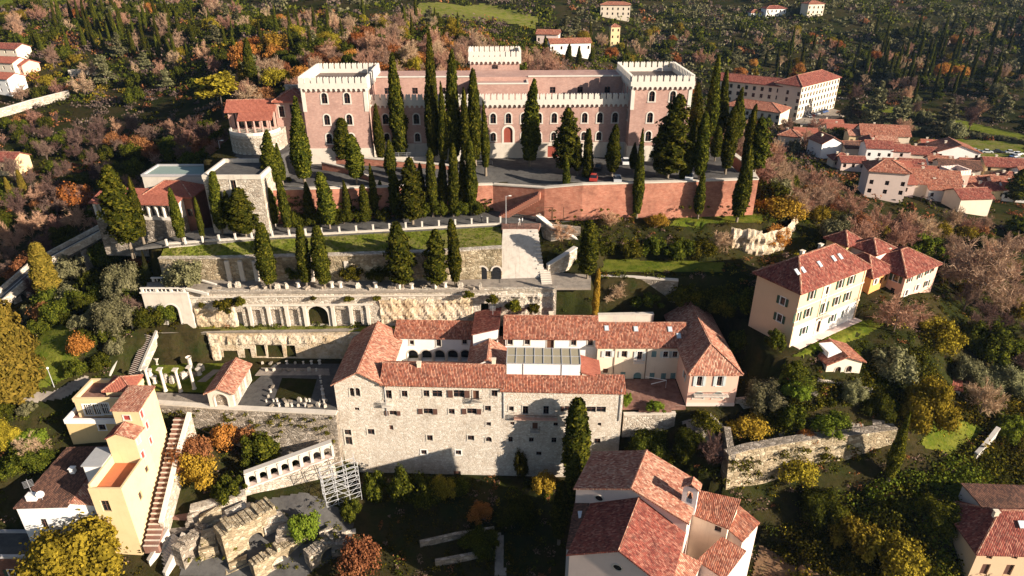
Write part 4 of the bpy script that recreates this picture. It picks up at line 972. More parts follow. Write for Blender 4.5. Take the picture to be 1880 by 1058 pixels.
# ------------------------------------------------------------------ museum (former convent)
MP, MR = (-32.7, 103.6), R(-2.0); mc, ms_ = math.cos(MR), math.sin(MR)
mu = lambda u, v: (MP[0]+u*mc-v*ms_, MP[1]+u*ms_+v*mc)
museum = thing('museum', 'huge pale stone former convent with red tiled wings round a cloister', 'museum', (*MP, 6.5))
c1 = lambda L: [('F', 580+a*.3213, 540+b*.3213, w_*1.15, h_*1.15, sk) for a, b, w_, h_, sk in L]
MW = c1([(213,497,.8,.7,'plain'),(207,560,.85,1.7,'arch'),(238,560,.85,1.7,'arch'),(411,573,1.3,1.7,'stone'),(506,570,1,1.3,'stone'),(631,568,1,1.3,'stone'),(693,570,1.6,1.3,'plain'),(816,570,1.7,1.4,'brown'),(915,578,1.0,1.9,'door'),(1020,567,1,1.3,'stone'),
 (234,657,.8,.6,'plain'),(440,680,1.2,.9,'brown'),(640,670,1.5,1.1,'brown'),(776,671,1,1.1,'stone'),(890,670,1.5,1.1,'brown'),(983,653,1,1.1,'stone'),(1117,655,.8,1,'stone'),(1197,663,.9,1.7,'stone'),(1315,663,.9,1.7,'stone'),(1440,655,1.1,1,'brown'),(1572,660,1.5,1.1,'plain'),(1630,660,1.5,1.1,'plain'),
 (315,787,1.2,1.2,'stone'),(430,764,.7,1,'browndoor'),(182,790,1.2,1.2,'stone'),(188,838,1.2,1.7,'stone'),(987,742,.8,.8,'stone'),(1123,740,.7,.7,'plain'),(1252,753,.9,1.4,'door'),(1370,745,.7,.7,'plain'),(1620,745,.6,.6,'plain'),
 (651,822,1,1.2,'stone'),(886,822,1.1,1.1,'stone'),(988,830,1.0,1.1,'arch'),(1112,832,.7,1.1,'plain'),(1231,832,.8,1,'stone'),(1360,836,.8,1.1,'plain'),(1608,840,1,1,'plain'),
 (421,920,1.7,1.9,'metaldoor'),(617,903,1,1,'white'),(814,905,1,1,'white'),(1056,907,.9,.9,'stone'),(1274,911,.9,.9,'stone'),(808,1035,1.2,1.8,'browndoor')])
H_ = dict(parent=museum)
house('', '', '', mu(0,0), MR, 9.4, 17.5, 22, 5.5, 'gable_y', 2.7, 'stonelight', 'tilepale', MW, .5, drop=17, partname='gable_wing', **H_)
house('', '', '', mu(9.004,0), MR, 22, 7, 22, 5.8, 'gable_x', 1.9, 'stonelight', 'tile', MW, .5, drop=17, partname='front_wing', chim=[(6.4,3.0,.8),(20.2,3.8,1.2)], **H_)
house('', '', '', mu(31.008,0), MR, 22, 3.2, 22, 4.7, 'shed_f', 1.3, 'stonelight', 'tile', MW, .45, drop=17, partname='front_wing', **H_)
house('', '', '', mu(24.3,5.5), MR, 7.2, 9.5, 22, 6.0, 'gable_y', 1.9, 'whitewall', 'tilepale', [], .4, partname='cloister_wing', **H_)
AR = [('F', x, 653, 2.2, 2.7, 'arcade') for x in (758,783,807,831,855)] + [('F', 756, 629, .9, 1.1, 'stone'), ('F', 805.5, 630, 1.0, 1.7, 'stone'), ('F', 853, 628, .9, 1.1, 'stone')]
house('', '', '', mu(8.6,15.6), MR, 16.4, 3.6, 22, 6.1, 'shed_f', 1.7, 'whitewall', 'tile', AR, .4, partname='cloister_wing', **H_)
house('', '', '', mu(24.6,12.4), MR, 4.9, 8.5, 22, 9.0, 'shed_l', 1.5, 'whitewall', 'tilewine', c1([(1019,273,.9,1.0,'stone')]), .3, partname='stair_tower', **H_)
WB = c1([(1110,273,.9,1.2,'stone'),(1208,273,.9,1.2,'stone'),(1340,287,1.2,2.1,'door'),(1473,277,.9,1.2,'stone'),(1568,278,.9,1.2,'stone')])
house('', '', '', (-1.3,114.6), R(-1), 18, 8.6, 22, 8.7, 'gable_x', 2.3, 'whitewall', 'tile', WB, .4, partname='white_block', chim=[(9, 4.9, .7)], **H_)
sk0 = mu(31.6,3.25); o = museum.location
hall = MB().box(0, 13.6, 0, 4.4, 0, 3.4).build('skylight_hall', MAT['whitewall'], museum, (sk0[0]-o.x, sk0[1]-o.y, 27.2-o.z), MR)
gl = MB(); gl.poly((-.1,-.15,3.45), (13.7,-.15,3.45), (13.7,4.5,3.95), (-.1,4.5,3.95)); gl.poly((13.7,-.15,3.45), (13.7,4.5,3.3), (13.7,4.5,3.95)); gl.poly((13.7,4.5,3.3), (-.1,4.5,3.3), (-.1,4.5,3.95), (13.7,4.5,3.95)); gl.build('glass_roof', MAT['roofglass'], hall)
for i in range(9): MB().bar((.0+i*1.7,-.15,3.5), (.0+i*1.7,4.5,4.0), .12, .1).build('glazing_bar', MAT['metal'], hall)
for k in (0, .5, 1): MB().bar((-.1,-.15+4.65*k,3.5+.5*k), (13.7,-.15+4.65*k,3.5+.5*k), .12, .08).build('glazing_bar', MAT['metal'], hall)
for x in (3.1, 10.2): MB().bar((x,-.06,.3), (x,-.06,3.4), .09).build('downpipe', MAT['metal'], hall)
house('', '', '', mu(45.6,3.3), MR, 3.4, 5.5, 22, 5.6, 'shed_r', 1.2, 'cream', 'tilered', [], .2, partname='side_lean_to', **H_)
def balcony(parent, px, py, Yw, wd, m='ashlar', rail='darkmetal', solid=False, d=.8):
    x, y, z = AT(px, py, Yw); o = parent.location
    b = MB().box(-wd/2, wd/2, -d, .1, -.15, 0).build('balcony', MAT[m], parent, (x-o.x, y-o.y, z-o.z), MR); r = MB()
    n = max(3, int(wd/.22))
    for i in range(n+1): r.bar((-wd/2+wd*i/n, -d+.05, 0), (-wd/2+wd*i/n, -d+.05, .95), .05 if not solid else .12)
    r.bar((-wd/2,-d+.05,.95), (wd/2,-d+.05,.95), .07); r.bar((-wd/2+.02,-d+.05,.95), (-wd/2+.02,.05,.95), .06); r.bar((wd/2-.02,-d+.05,.95), (wd/2-.02,.05,.95), .06); r.build('railing', MAT[rail], b)
for cx, cy, wd, m, rl_ in ((412,632,2.0,'white','white'),(920,607,2.0,'ashlar','darkmetal'),(1255,705,8.0,'pink','wood'),(1252,780,1.7,'ashlar','darkmetal')):
    px, py = 580+cx*.3213, 540+cy*.3213; t = (px-612)/(1142-612); balcony(museum, px, py, 103.6-1.85*t-.0, wd, m, rl_)
sheet('cloister_court', [mu(9.3,7.3), mu(24,7.3), mu(24,15.3), mu(9.3,15.3)], 22.1, 'gravel')

# ------------------------------------------------------------------ cream and pink houses joined to the museum's right end
c2 = lambda L, f='F': [(f, 1060+a*.2457, 540+b*.2457, w_, h_, sk) for a, b, w_, h_, sk in L]
CW = c2([(98,363,1,1.2,'stone'),(228,447,1.1,1.4,'teal'),(350,449,1.0,1.4,'greyshut'),(465,462,1.0,2.1,'teal'),(573,450,1.0,1.4,'tealclosed'),(660,450,1.0,1.4,'teal'),(730,450,1.0,1.4,'teal'),(210,575,1,1.1,'browndoor'),(340,605,1.0,1.4,'tealclosed'),(447,625,1.6,2.6,'archgreen'),(558,612,1.0,1.4,'tealclosed'),(643,620,1.0,1.8,'tealclosed'),(714,612,1.0,1.4,'tealclosed')])
cream = house('cream_house', 'two-storey cream house with grey-blue shutters right of the museum', 'house', (16.7,113.2), 0, 17.5, 9, 21.9, 7.6, 'gable_x', 2.5, 'cream', 'tile', CW, .4)
skylight_on(cream, (16.7,113.2), 0, 21.9, 17.5, 9, 7.6, 'gable_x', 2.5, [(1113.6,603),(1167.4,604.4),(1230,605),(1246,617),(1282,620)])
b = MB().box(-1, 1, -.9, .05, -.15, 0).build('balcony', MAT['white'], cream, (8.1, 0, 4.3)); r_ = MB()
for i in range(9): r_.bar((-1+i*.25,-.85,0), (-1+i*.25,-.85,.95), .04)
r_.bar((-1,-.85,.95), (1,-.85,.95), .06).bar((-.97,-.85,.95), (-.97,0,.95), .05).bar((.97,-.85,.95), (.97,0,.95), .05); r_.build('railing', MAT['pinkpale'], b)
for x in (3.4, 9.7): MB().tube((x,-.1,0), (x,-.1,7.5), .06, .06, 6).build('downpipe', MAT['wood'], cream)
PW = c2([(912,650,1.0,2.2,'teal'),(1062,650,1.0,2.2,'teal'),(905,757,2.0,1.5,'archgreen'),(1050,757,2.0,1.5,'archgreen')])
pinkh = house('pink_house', 'long pink house with hipped pale tiled roof running back from a balcony front', 'house', (32.7,104.3), 0, 9, 21.2, 22, 7.5, 'hip_front', 3.1, 'pink', 'tilepale', PW + [('L', 18, 3.8, 1, 1.5, 'greyshut')], .55)
b = MB().box(-3.2, 3.2, -.9, .05, -.18, 0).build('balcony', MAT['white'], pinkh, (4.3, 0, 2.75)); r_ = MB()
for i in range(27): r_.bar((-3.15+i*.242,-.85,0), (-3.15+i*.242,-.85,.9), .03)
r_.bar((-3.2,-.85,.9), (3.2,-.85,.9), .05); r_.build('railing', MAT['darkmetal'], b)
MB().box(-.02, 9.02, -.14, -.02, -.4, .7).build('plinth', MAT['pinkpale'], pinkh)
sheet('house_court', [(20,103.6), (32.5,103.6), (32.5,113), (17,113), (17,107)], 22.06, 'paving')
strip_wall('garden_wall', 'low garden wall with pale coping in front of the cream house court', 'wall', [G(1145,768,20.5), G(1240,766,20.5)], 21.2, 16, .5, 'stone')
sheet('brick_patio', [G(1172,762,21), G(1232,762,21), G(1232,748,21), G(1178,746,21)], 22.08, 'paving')
# terrace slabs behind the cream house
strip_wall('terrace_wall', 'pale concrete terrace wall just behind the cream house roof', 'wall', [G(1098,586,30.5), G(1200,584,30.5)], 31.2, 26, .8, 'ashlar')
strip_wall('garden_terrace_wall', 'grey garden terrace wall under the small lawn right of the ivy cypress', 'wall', [G(1098,512,36.6), G(1160,514,36.6), G(1245,520,36.6)], 37.0, 32, .7, 'stonedark', coping='ashlar')

for u in (9.3, 31.2, 52.6):
    p = mu(u, -.12); o = museum.location; MB().tube((0,0,14), (0,0,21.2), .07, .07, 6).build('downpipe', MAT['zinc'], museum, (p[0]-o.x, p[1]-o.y, 0))
for px, py, z, hh in ((905,585,31.5,3.0), (1130,600,31.5,2.6)):
    p = G(px, py, z); o = museum.location; a_ = MB().bar((0,0,-1), (0,0,hh), .06)
    for i in range(5): a_.bar((-.6,0,hh-.2-i*.22), (.6,0,hh-.2-i*.22), .035)
    a_.build('aerial', MAT['metal'], museum, (p[0]-o.x, p[1]-o.y, z-o.z))
# ------------------------------------------------------------------ free-form blocks: roof corners given by photo pixel and height
def block(parent, corners, z0, wall, roof, wins=(), over=.3, partname='wall', t=.22, flat=False):
    """corners: world (x, y, z) counter-clockwise seen from above, first edge faces the camera; wins: (edge, px, py, w, h, style)"""
    o = parent.location; n = len(corners); mb = MB(); pend = []
    for i in range(n):
        a, b = corners[i], corners[(i+1) % n]; L = math.hypot(b[0]-a[0], b[1]-a[1]); ud = ((b[0]-a[0])/L, (b[1]-a[1])/L); rr = math.atan2(ud[1], ud[0])
        zt = min(a[2], b[2])-.02; hs = []
        for e, px, py, w_, h_, sk in wins:
            if e != i: continue
            d = ray(px, py); nn = (ud[1], -ud[0]); k = (a[0]*nn[0]+a[1]*nn[1])/(d[0]*nn[0]+d[1]*nn[1])
            u = (d[0]*k-a[0])*ud[0]+(d[1]*k-a[1])*ud[1]; z = CAMZ+d[2]*k-h_/2
            if w_/2+.05 < u < L-w_/2-.05: hs.append((u-w_/2, u+w_/2, z, z+h_, STY[sk].get('arch', False))); pend.append(((a[0]+ud[0]*u-o.x, a[1]+ud[1]*u-o.y, z-o.z), rr, w_, h_, sk))
        wallface(mb, (a[0], a[1]), ud, L, z0, zt, hs)
        if abs(a[2]-b[2]) > .03:
            mb.poly((a[0],a[1],zt), (b[0],b[1],zt), *([(b[0],b[1],b[2]-.02)] if b[2] > a[2] else [(a[0],a[1],a[2]-.02)]))
    mb.v = [(x-o.x, y-o.y, z-o.z) for x, y, z in mb.v]
    mb.build(partname, MAT[wall], parent)
    for loc, rr, w_, h_, sk in pend: put_window(parent, loc, rr, w_, h_, sk)
    cx, cy = sum(c[0] for c in corners)/n, sum(c[1] for c in corners)/n; ex = []
    for x, y, z in corners:
        l = math.hypot(x-cx, y-cy); ex.append((x+(x-cx)/l*over-o.x, y+(y-cy)/l*over-o.y, z+t-o.z))
    rb = MB(); roof_slab(rb, [ex], t-.01); rb.build('roof', MAT[roof], parent); KEEP_OUT.append([(c[0], c[1]) for c in corners])
def pent(parent, A, B, C, D, ridge, z0, wall, roof1, roof2, wins=()): pass

# ------------------------------------------------------------------ yellow villa with green shutters, and the pink villa behind
VP, VR = (52.6, 110.6), R(32.5)
c6 = lambda f, L: [(f, 1380+a/4.068, 400+b/4.068, w_, h_, sk) for a, b, w_, h_, sk in L]
VW = c6('F', [(347,620,1.0,1.8,'green'),(448,577,1.0,1.8,'green'),(565,540,1.0,1.7,'white'),(660,495,1.0,1.8,'green'),(742,465,1.0,1.8,'green'),(337,742,1.0,1.9,'green'),(418,708,1.0,1.9,'green'),(537,672,1.2,2.3,'green'),(632,620,1.0,1.9,'green'),(712,587,1.0,1.9,'green'),
 (303,875,.9,1.8,'greenarch'),(388,842,1.0,1.7,'green'),(500,810,1.2,2.6,'door'),(600,750,1.0,1.7,'green'),(677,717,.9,1.8,'greenarch')]) + c6('L', [(232,622,1.1,1.6,'green'),(208,748,1.1,1.6,'green')])
villa = house('villa', 'three-storey peach villa with green shutters and dark red hipped roof', 'villa', VP, VR, 20.6, 9.6, 31, 12.1, 'hip', 3.6, 'villa', 'tilewine', VW, .7, chim=[(6.2,5.2,.9),(13,6,1.0)], drop=1.5, ground=(4.2,'whitewall'))
skylight_on(villa, VP, VR, 31, 20.6, 9.6, 12.1, 'hip', 3.6, [(1380+a/4.068, 400+b/4.068) for a, b in ((338,405),(383,390),(507,347),(612,305),(660,290))], .85, 1.3)
for x in (7.4, 9.0, 0.25, 20.3): MB().box(x-.22, x+.22, -.12, .02, 0, 12.0).build('pilaster', MAT['cream' if x > 7 and x < 10 else 'villa'], villa)
for z in (4.2, 8.2): MB().box(-.08, 20.7, -.16, .02, z, z+.28).build('string_course', MAT['cream'], villa)
MB().box(-.05, 20.65, -.09, .01, -.2, 4.2-.003).box(-.05,-.0499,0,.01,0,.1).build('ground_floor_render', MAT['whitewall'], villa) if False else None
MB().box(7.6, 10.4, -1.0, .02, 4.0, 4.18).build('balcony', MAT['white'], villa)
r_ = MB()
for i in range(15): r_.bar((7.6+i*.2,-.95,4.18), (7.6+i*.2,-.95,5.0), .05)
r_.bar((7.6,-.95,5.0), (10.4,-.95,5.0), .08); r_.build('railing', MAT['white'], villa)
MB().box(1, 21, -1.6, -.05, -1.5, .12).build('terrace_step', MAT['pinkpale'], villa)
pv = thing('pink_villa', 'rambling pink villa with belvedere tower and several red hipped roofs', 'villa', (74.8, 126.9, 29)); PR = R(32); pc, ps = math.cos(PR), math.sin(PR)
pl2 = lambda u, n: (74.8+u*pc-n*ps, 126.9+u*ps+n*pc)
house('', '', '', pl2(.4,.4), PR, 7.6, 9, 30, 7.6, 'hip', 2.4, 'orangewall', 'tilewine', c6('F', [(925,475,.8,1.3,'teal'),(967,470,.9,1.5,'plain'),(1005,445,.9,1.5,'plain'),(985,545,.8,1.3,'plain')]), .5, parent=pv, drop=5)
house('', '', '', pl2(6.6,-3.2), PR, 12.4, 10, 30, 7.6, 'hip', 2.8, 'pink', 'tilewine', c6('F', [(1180,457,.8,1.4,'green'),(1255,430,.8,1.4,'green'),(1318,400,1.0,1.3,'green'),(1356,382,1.0,1.3,'plain'),(1155,560,.9,1.4,'teal'),(1235,520,.9,1.4,'teal'),(1305,490,.9,1.4,'green')]) + c6('L', [(1078,450,1.2,1.6,'green'),(1050,545,.9,1.2,'plain')]), .5, parent=pv, drop=5, chim=[(4,7,.9)])
house('', '', '', pl2(5.8,3.6), PR, 6.5, 6, 30, 10.2, 'hip', 1.7, 'pinkpale', 'tilewine', [], .4, parent=pv)
house('', '', '', pl2(4.0,9.4), PR, 5, 5, 30, 10.8, 'hip', 1.7, 'ochre', 'tilewine', c6('F', [(770,245,1.1,1.8,'arch')]), .6, parent=pv, drop=4)
shed_ = house('garden_shed', 'low shed with red tiled roof and pale dormer below the peach villa', 'shed', G(1514,690,27.6), R(8), 7.0, 5.6, 27.6, 2.6, 'gable_y', 1.3, 'cream', 'tile', [('F', 2.4, .4, 1.2, 1.4, 'arch'), ('F', 4.6, .4, 1.2, 1.4, 'arch')], .5)
MB().box(.6, 3.0, 1.2, 4.4, 2.9, 4.2).box(.5, 3.1, 1.1, 4.5, 4.203, 4.35).build('dormer', MAT['whitewall'], shed_)

# ------------------------------------------------------------------ church
CA, CR2 = G(1143.6,1010,25.5), R(-24); cu, cn = (math.cos(CR2), math.sin(CR2)), (-math.sin(CR2), math.cos(CR2))
chl = lambda u, n: (CA[0]+cu[0]*u+cn[0]*n, CA[1]+cu[1]*u+cn[1]*n)
church = thing('church', 'church with large red tiled gable roof and small bell gable', 'church', (*chl(-7.6,0), 5))
house('', '', '', chl(-7.6,0), CR2, 14.2, 11.0, 5, 16.2, 'gable_y', 4.0, 'pinkpale', 'tilewine', [('F', 7.1, 9, 2.4, 3.4, 'door')], .35, parent=church, drop=3, partname='nave_wall')
house('', '', '', chl(-10.4,10.7), CR2, 17.3, 8.8, 5, 18.4, 'gable_y', 3.3, 'pinkpale', 'tilepale', [], .35, parent=church, drop=3, partname='choir_wall')
o = church.location
for u, n, z in ((-.5, -.003, 16.9), (-6.6, 10.697, 17.9)):
    p = chl(u, n); round_window(church, (p[0]-o.x, p[1]-o.y, z-0), CR2, .62)
W_ = lambda px, py, z: (*G(px, py, z), z)
WC = lambda px, py, z: W_(px, py, 100-(100-z)*.931)
block(church, [WC(1040,1006,14.2), WC(1066,1012,15.2), WC(1085,905,15.2), WC(1058,912,14.2)], 2, 'grey', 'tiledark', partname='side_aisle')
MB().box(-.8, .8, -.7, .7, 0, .3).build('roof_window', MAT['skylight'], church, (*[a-b for a, b in zip(G(1071,947,20.6), church.location[:2])], 20.6-5))
block(church, [WC(1268,944,13.2), WC(1336,971,13.2), WC(1357,919,15.4), WC(1279,902,15.4)], 4, 'cream', 'tile', [(0,1294,962,1.0,2.0,'browndoor'),(0,1318,972,1.0,1.1,'plain')], partname='sacristy')
block(church, [WC(1337,971,12.0), WC(1363,994,10.8), WC(1392,962,11.2), WC(1357,932,12.4)], 3, 'pinkpale', 'tile', [(1,1374,985,.6,.6,'plain')], partname='sacristy')
block(church, [WC(1282,1030,11.0), WC(1330,1062,10.4), WC(1367,1014,10.6), WC(1325,990,11.2)], 2, 'pinkpale', 'tile', partname='annexe')
block(church, [WC(1222,1064,11.4), WC(1268,1070,10.6), WC(1286,1036,11.0), WC(1250,1018,12.2)], 2, 'pinkpale', 'tilepale', partname='annexe')
bt = thing('bell_gable', 'little white bell gable with tiled cap on the church roof', 'bell gable', (*chl(6.4,14.4), 23.2), CR2)
mb = MB(); wallface(mb, (-1.1,-.6), (1,0), 2.2, -1.0, 4.2, [(.65,1.55,1.0,3.4,True)], 1.2); wallface(mb, (1.1,.6), (-1,0), 2.2, -1.0, 4.2, [(.65,1.55,1.0,3.4,True)], .02)
mb.poly((1.1,-.6,-1), (1.1,.6,-1), (1.1,.6,4.2), (1.1,-.6,4.2)); mb.poly((-1.1,.6,-1), (-1.1,-.6,-1), (-1.1,-.6,4.2), (-1.1,.6,4.2)); mb.build('bell_wall', MAT['whitewall'], bt)
fs_, rd_ = roof_faces('gable_y', 2.2, 1.2, 4.3, .8, .3); mb = MB(); roof_slab(mb, [[(p[0]-1.1, p[1]-.6, p[2]) for p in f] for f in fs_], .2); mb.build('cap_roof', MAT['tilepale'], bt)
MB().lathe([(.02,.9),(.12,.85),(.2,.4),(.32,.1),(.36,0)], (0,0,1.7), 10).build('bell', MAT['darkmetal'], bt)

# ------------------------------------------------------------------ yellow stepped house and its neighbours, lower left
yh = thing('yellow_house', 'tall stepped pale yellow house with red shutters and terracotta roof terrace', 'house', (-68.2, 84, 9)); c7 = lambda e, L: [(e, a/3.306, 680+b/3.306, w_, h_, sk) for a, b, w_, h_, sk in L]
Y1 = [(-68.1,94.0,28.7), (-63.4,93.8,28.7), (-63.7,100.2,29.1), (-68.1,100.4,29.1)]
block(yh, Y1, 6, 'yellow', 'tilepale', c7(0, [(770,288,1.2,1.0,'redclosed')]) + c7(1, [(860,265,.9,1.5,'redclosed'),(892,332,.8,1.4,'redclosed'),(914,425,.8,1.4,'redclosed'),(938,540,.9,1.8,'browndoor')]), .3, 'main_tower')
Y2a, Y2b = [(-68.4,90.9,25.1), (-66.4,90.9,26.3), (-66.4,93.98,26.3), (-68.4,93.98,25.1)], [(-66.398,90.9,26.3), (-63.6,90.9,25.1), (-63.4,93.78,25.1), (-66.398,93.98,26.3)]
block(yh, Y2a, 6, 'yellow', 'tilewine', (), .25, 'stair_block'); block(yh, Y2b, 6, 'yellow', 'tilepale', c7(0, [(740,470,1.2,1.1,'redclosed'),(768,578,1.2,2.0,'redclosed')]) + c7(1, [(838,420,.8,1.4,'redclosed'),(866,512,.8,1.4,'redclosed'),(892,600,.9,1.2,'plain')]), .25, 'stair_block')  # one gable: shade and sun on its slopes put into the tile colours
STY['redclosed']['frame'] = 'white'
o = yh.location
mb = MB(); P3 = [(-68.6,83.6), (-63.2,83.6), (-63.5,90.88), (-68.6,90.88)]
body = [(p[0], p[1], 19.9) for p in P3]
mb = MB(); wz = []
ud = (1,0); wallface(mb, (-68.6-o.x, 83.6-o.y), (1,0), 5.4, -4, 10.9, [(1.2,2.6,7.0,9.4,False)]); 
L_ = math.hypot(.3,7.28); wallface(mb, (-63.2-o.x, 83.6-o.y), (-.3/L_,7.28/L_), L_, -4, 10.9, [(3.6,4.6,5.8,7.4,False)])
mb.poly((-68.6-o.x,90.88-o.y,-4), (-68.6-o.x,83.6-o.y,-4), (-68.6-o.x,83.6-o.y,10.9), (-68.6-o.x,90.88-o.y,10.9)); mb.poly(*[(p[0]-o.x, p[1]-o.y, 10.9) for p in P3]); mb.build('terrace_block', MAT['yellow'], yh)
put_window(yh, (-68.6-o.x+1.9, -.4, 7.0), 0, 1.4, 2.4, 'plain'); put_window(yh, (-63.2-o.x-.3*4.1/L_, -.4+4.1, 5.8), math.atan2(7.28,-.3), 1.0, 1.6, 'plain')
MB().box(.0, 4.4, .05, 6.8, 10.903, 11.0).build('terrace_floor', MAT['terracotta'], yh)
MB().box(-.4, 5.05, -.45, -.1, 10.92, 12.0).box(4.65, 5.0, -.1, 6.8, 10.92, 12.0).box(-.4, -.05, -.1, 6.8, 10.92, 12.6).build('parapet', MAT['yellow'], yh)
MB().box(-3.6, -.5, 4.2, 8.6, 2, 12.6).build('side_block', MAT['whitewall'], yh); MB().box(-3.8, -.3, 4.0, 8.8, 12.603, 12.85).build('zinc_roof', MAT['zinc'], yh)
house('', '', '', (-79.2,97.0), 0, 11.0, 8.0, 17, 6.6, 'flat', .9, 'ochre', 'paving', c7('F', [(620,345,1.3,1.3,'white')]), parent=yh, partname='side_wing', drop=6, cap='whitewall')
house('', '', '', (-77.6,98.6), 0, 9.4, 6.0, 23.5, 3.6, 'flat', .8, 'yellow', 'paving', c7('F', [(535,240,1.4,2.3,'big'),(590,237,1.4,2.3,'big'),(640,232,1.4,2.3,'big')]), parent=yh, partname='penthouse', drop=.3)
house('', '', '', (-72.6,100.2), R(4), 4.4, 4.0, 26.8, 1.7, 'hip', 1.1, 'yellow', 'tilered', [], .45, parent=yh, partname='roof_pavilion')
dh = thing('white_house', 'white house with sagging dark tiled roof, dish and aerial below the yellow house', 'house', (-82, 84, 8))
Q = [(-82.0,84.0,16.4), (-73.5,84.2,16.6), (-72.5,95.5,19.4), (-79.5,95.5,19.0)]
block(dh, Q, 4, 'whitewall', 'tiledark', c7(0, [(270,935,1.1,2.4,'plain')]), .4, 'house_wall')
block(dh, [(-73.4,84.6,16.8), (-68.7,85.0,15.9), (-68.7,88.0,16.3), (-73.0,90.5,17.8)], 4, 'whitewall', 'tilepale', (), .2, 'house_wall')
MB().box(-.4, .4, -.35, .35, 0, 1.9).box(-.5, .5, -.45, .45, 1.903, 2.05).build('chimney', MAT['whitewall'], dh, (6.4, 6.4, 9.3)); MB().box(-.8, .8, -.5, .5, 0, 1.5).build('chimney', MAT['whitewall'], dh, (2.2, 1.4, 8.6))
dsh = MB(); 
for i in range(4):
    pass
dsh.lathe([(0,0),(.3,.04),(.5,.12),(.62,.22)], n=16); ds = dsh.build('satellite_dish', MAT['whitewall'], dh, (3.9, 1.2, 10.3)); ds.rotation_euler = (R(70), 0, R(30))
MB().bar((3.9,1.2,8.4), (3.9,1.2,10.3), .06).build('dish_pole', MAT['metal'], dh)
an = MB().bar((2.3,1.5,10.0), (2.3,1.5,13.2), .05)
for i in range(6): an.bar((1.7,1.1+i*.0,11.6+i*.25), (2.9,1.9,11.6+i*.25), .035)
an.build('aerial', MAT['metal'], dh)
MB().box(1.2, 4.2, -1.3, -.02, 2.6, 2.75).build('balcony', MAT['white'], dh)
bh = house('brick_house', 'dark brick house with flat grey roof and green shutters in the bottom left corner', 'house', (G(-60,1003,9)[0], 80.6), R(0), 17.6, 5.6, 0, 8.6, 'flat', .5, 'darkbrick', 'asphalt', [('F', 17.6-3.2-k*3.4, z, 1.1, 1.5, 'green') for k in range(4) for z in (4.4, 1.0)], cap='grey')
STAIR = steps('long_stair', (-61.3,83.2,8.0), (-61.4,102.0,21.0), 2.5, 26, 'paving', 'long straight stone stair climbing beside the yellow house', 'stairs')
strip_wall('stair_wall', 'rough white stone wall on the right side of the long stair', 'wall', [(-59.9,86), (-59.9,95), (-59.4,102)], [10.9,17.0,22.0], [6,10,16], .6, 'stone', coping='white')

# ------------------------------------------------------------------ arcade, ruins and scaffolding of the Roman theatre
aA, aB = G(455,893,12), G(612,835,14.8); aL = math.hypot(aB[0]-aA[0], aB[1]-aA[1]); aR = math.atan2(aB[1]-aA[1], aB[0]-aA[0])
arc = thing('stone_arcade', 'free-standing row of eight small stone arches climbing to the museum corner', 'arcade', (*aA, 12), aR); s8 = aL/8
def arcade_bay(w_, h_, t_, r_, sp):
    mb = MB(); ar = arc_pts(w_/2, sp, r_, 8); cc = w_/2
    for y, fl in ((0, 1), (t_, -1)):
        def q(*p): mb.poly(*[(a, y, b) for a, b in (p if fl == 1 else p[::-1])])
        q((0,0), (cc-r_,0), (cc-r_,sp), (0,sp)); q((cc+r_,0), (w_,0), (w_,sp), (cc+r_,sp)); q((0,sp), ar[0], *ar[1:5], (cc,h_), (0,h_)); q(*ar[4:8], ar[8], (w_,sp), (w_,h_), (cc,h_))
    for (a, b), (c, d) in zip(ar, ar[1:]): mb.poly((a,0,b), (a,t_,b), (c,t_,d), (c,0,d))
    mb.poly((cc-r_,0,0), (cc-r_,t_,0), (cc-r_,t_,sp), (cc-r_,0,sp)); mb.poly((cc+r_,0,sp), (cc+r_,t_,sp), (cc+r_,t_,0), (cc+r_,0,0)); mb.poly((0,0,h_), (w_,0,h_), (w_,t_,h_), (0,t_,h_))
    mb.poly((0,t_,0), (0,0,0), (0,0,h_), (0,t_,h_)); mb.poly((w_,0,0), (w_,t_,0), (w_,t_,h_), (w_,0,h_)); return mb
me = arcade_bay(s8-.004, 2.9, .7, .62, 1.55).mesh('arch'); me.materials.append(MAT['ashlar'])
for i in range(8): link('arch', me, None, arc, (i*s8, 0, .35*i))
for i in range(9): MB().box(-.22, .22, -.16, -.003, 0, 2.6).build('pilaster', MAT['ashlar'], arc, (i*s8, 0, .35*min(i,7)))
MB().bar((-.2,.35,2.95), (aL,.35,5.7), 1.1, .16).build('cornice', MAT['white'], arc)
MB().bar((-.4,.2,-.15), (aL,.2,2.5), 1.3, .3).build('footing', MAT['pinkpale'], arc)
strip_wall('theatre_wall', 'ragged pale rubble wall carrying the row of eight arches', 'wall', [(aA[0]-4.5, aA[1]-3.2), aA, lerp2(aA, aB, .5), aB], [10.5,11.8,13.1,14.4], [4,4,5,6], 1.4, 'stone', coping=None, batter=.18)
strip_wall('theatre_wall', 'broad rubble wall facing the brick ramps left of the ruined arch', 'wall', [G(350,945,10), G(410,925,11), G(450,912,11.5)], [11.0,11.6,11.9], [4,4,4], 1.6, 'stone', coping=None, batter=.1)
sheet('brick_ramp', [G(555,955,6.5), G(592,945,6.5), G(600,885,9), G(560,905,8)], 7.6, 'paving')
STY['ruin'] = dict(frame='stonewarm', fw=.22, arch=True, pane='stonedark', depth=1.8)
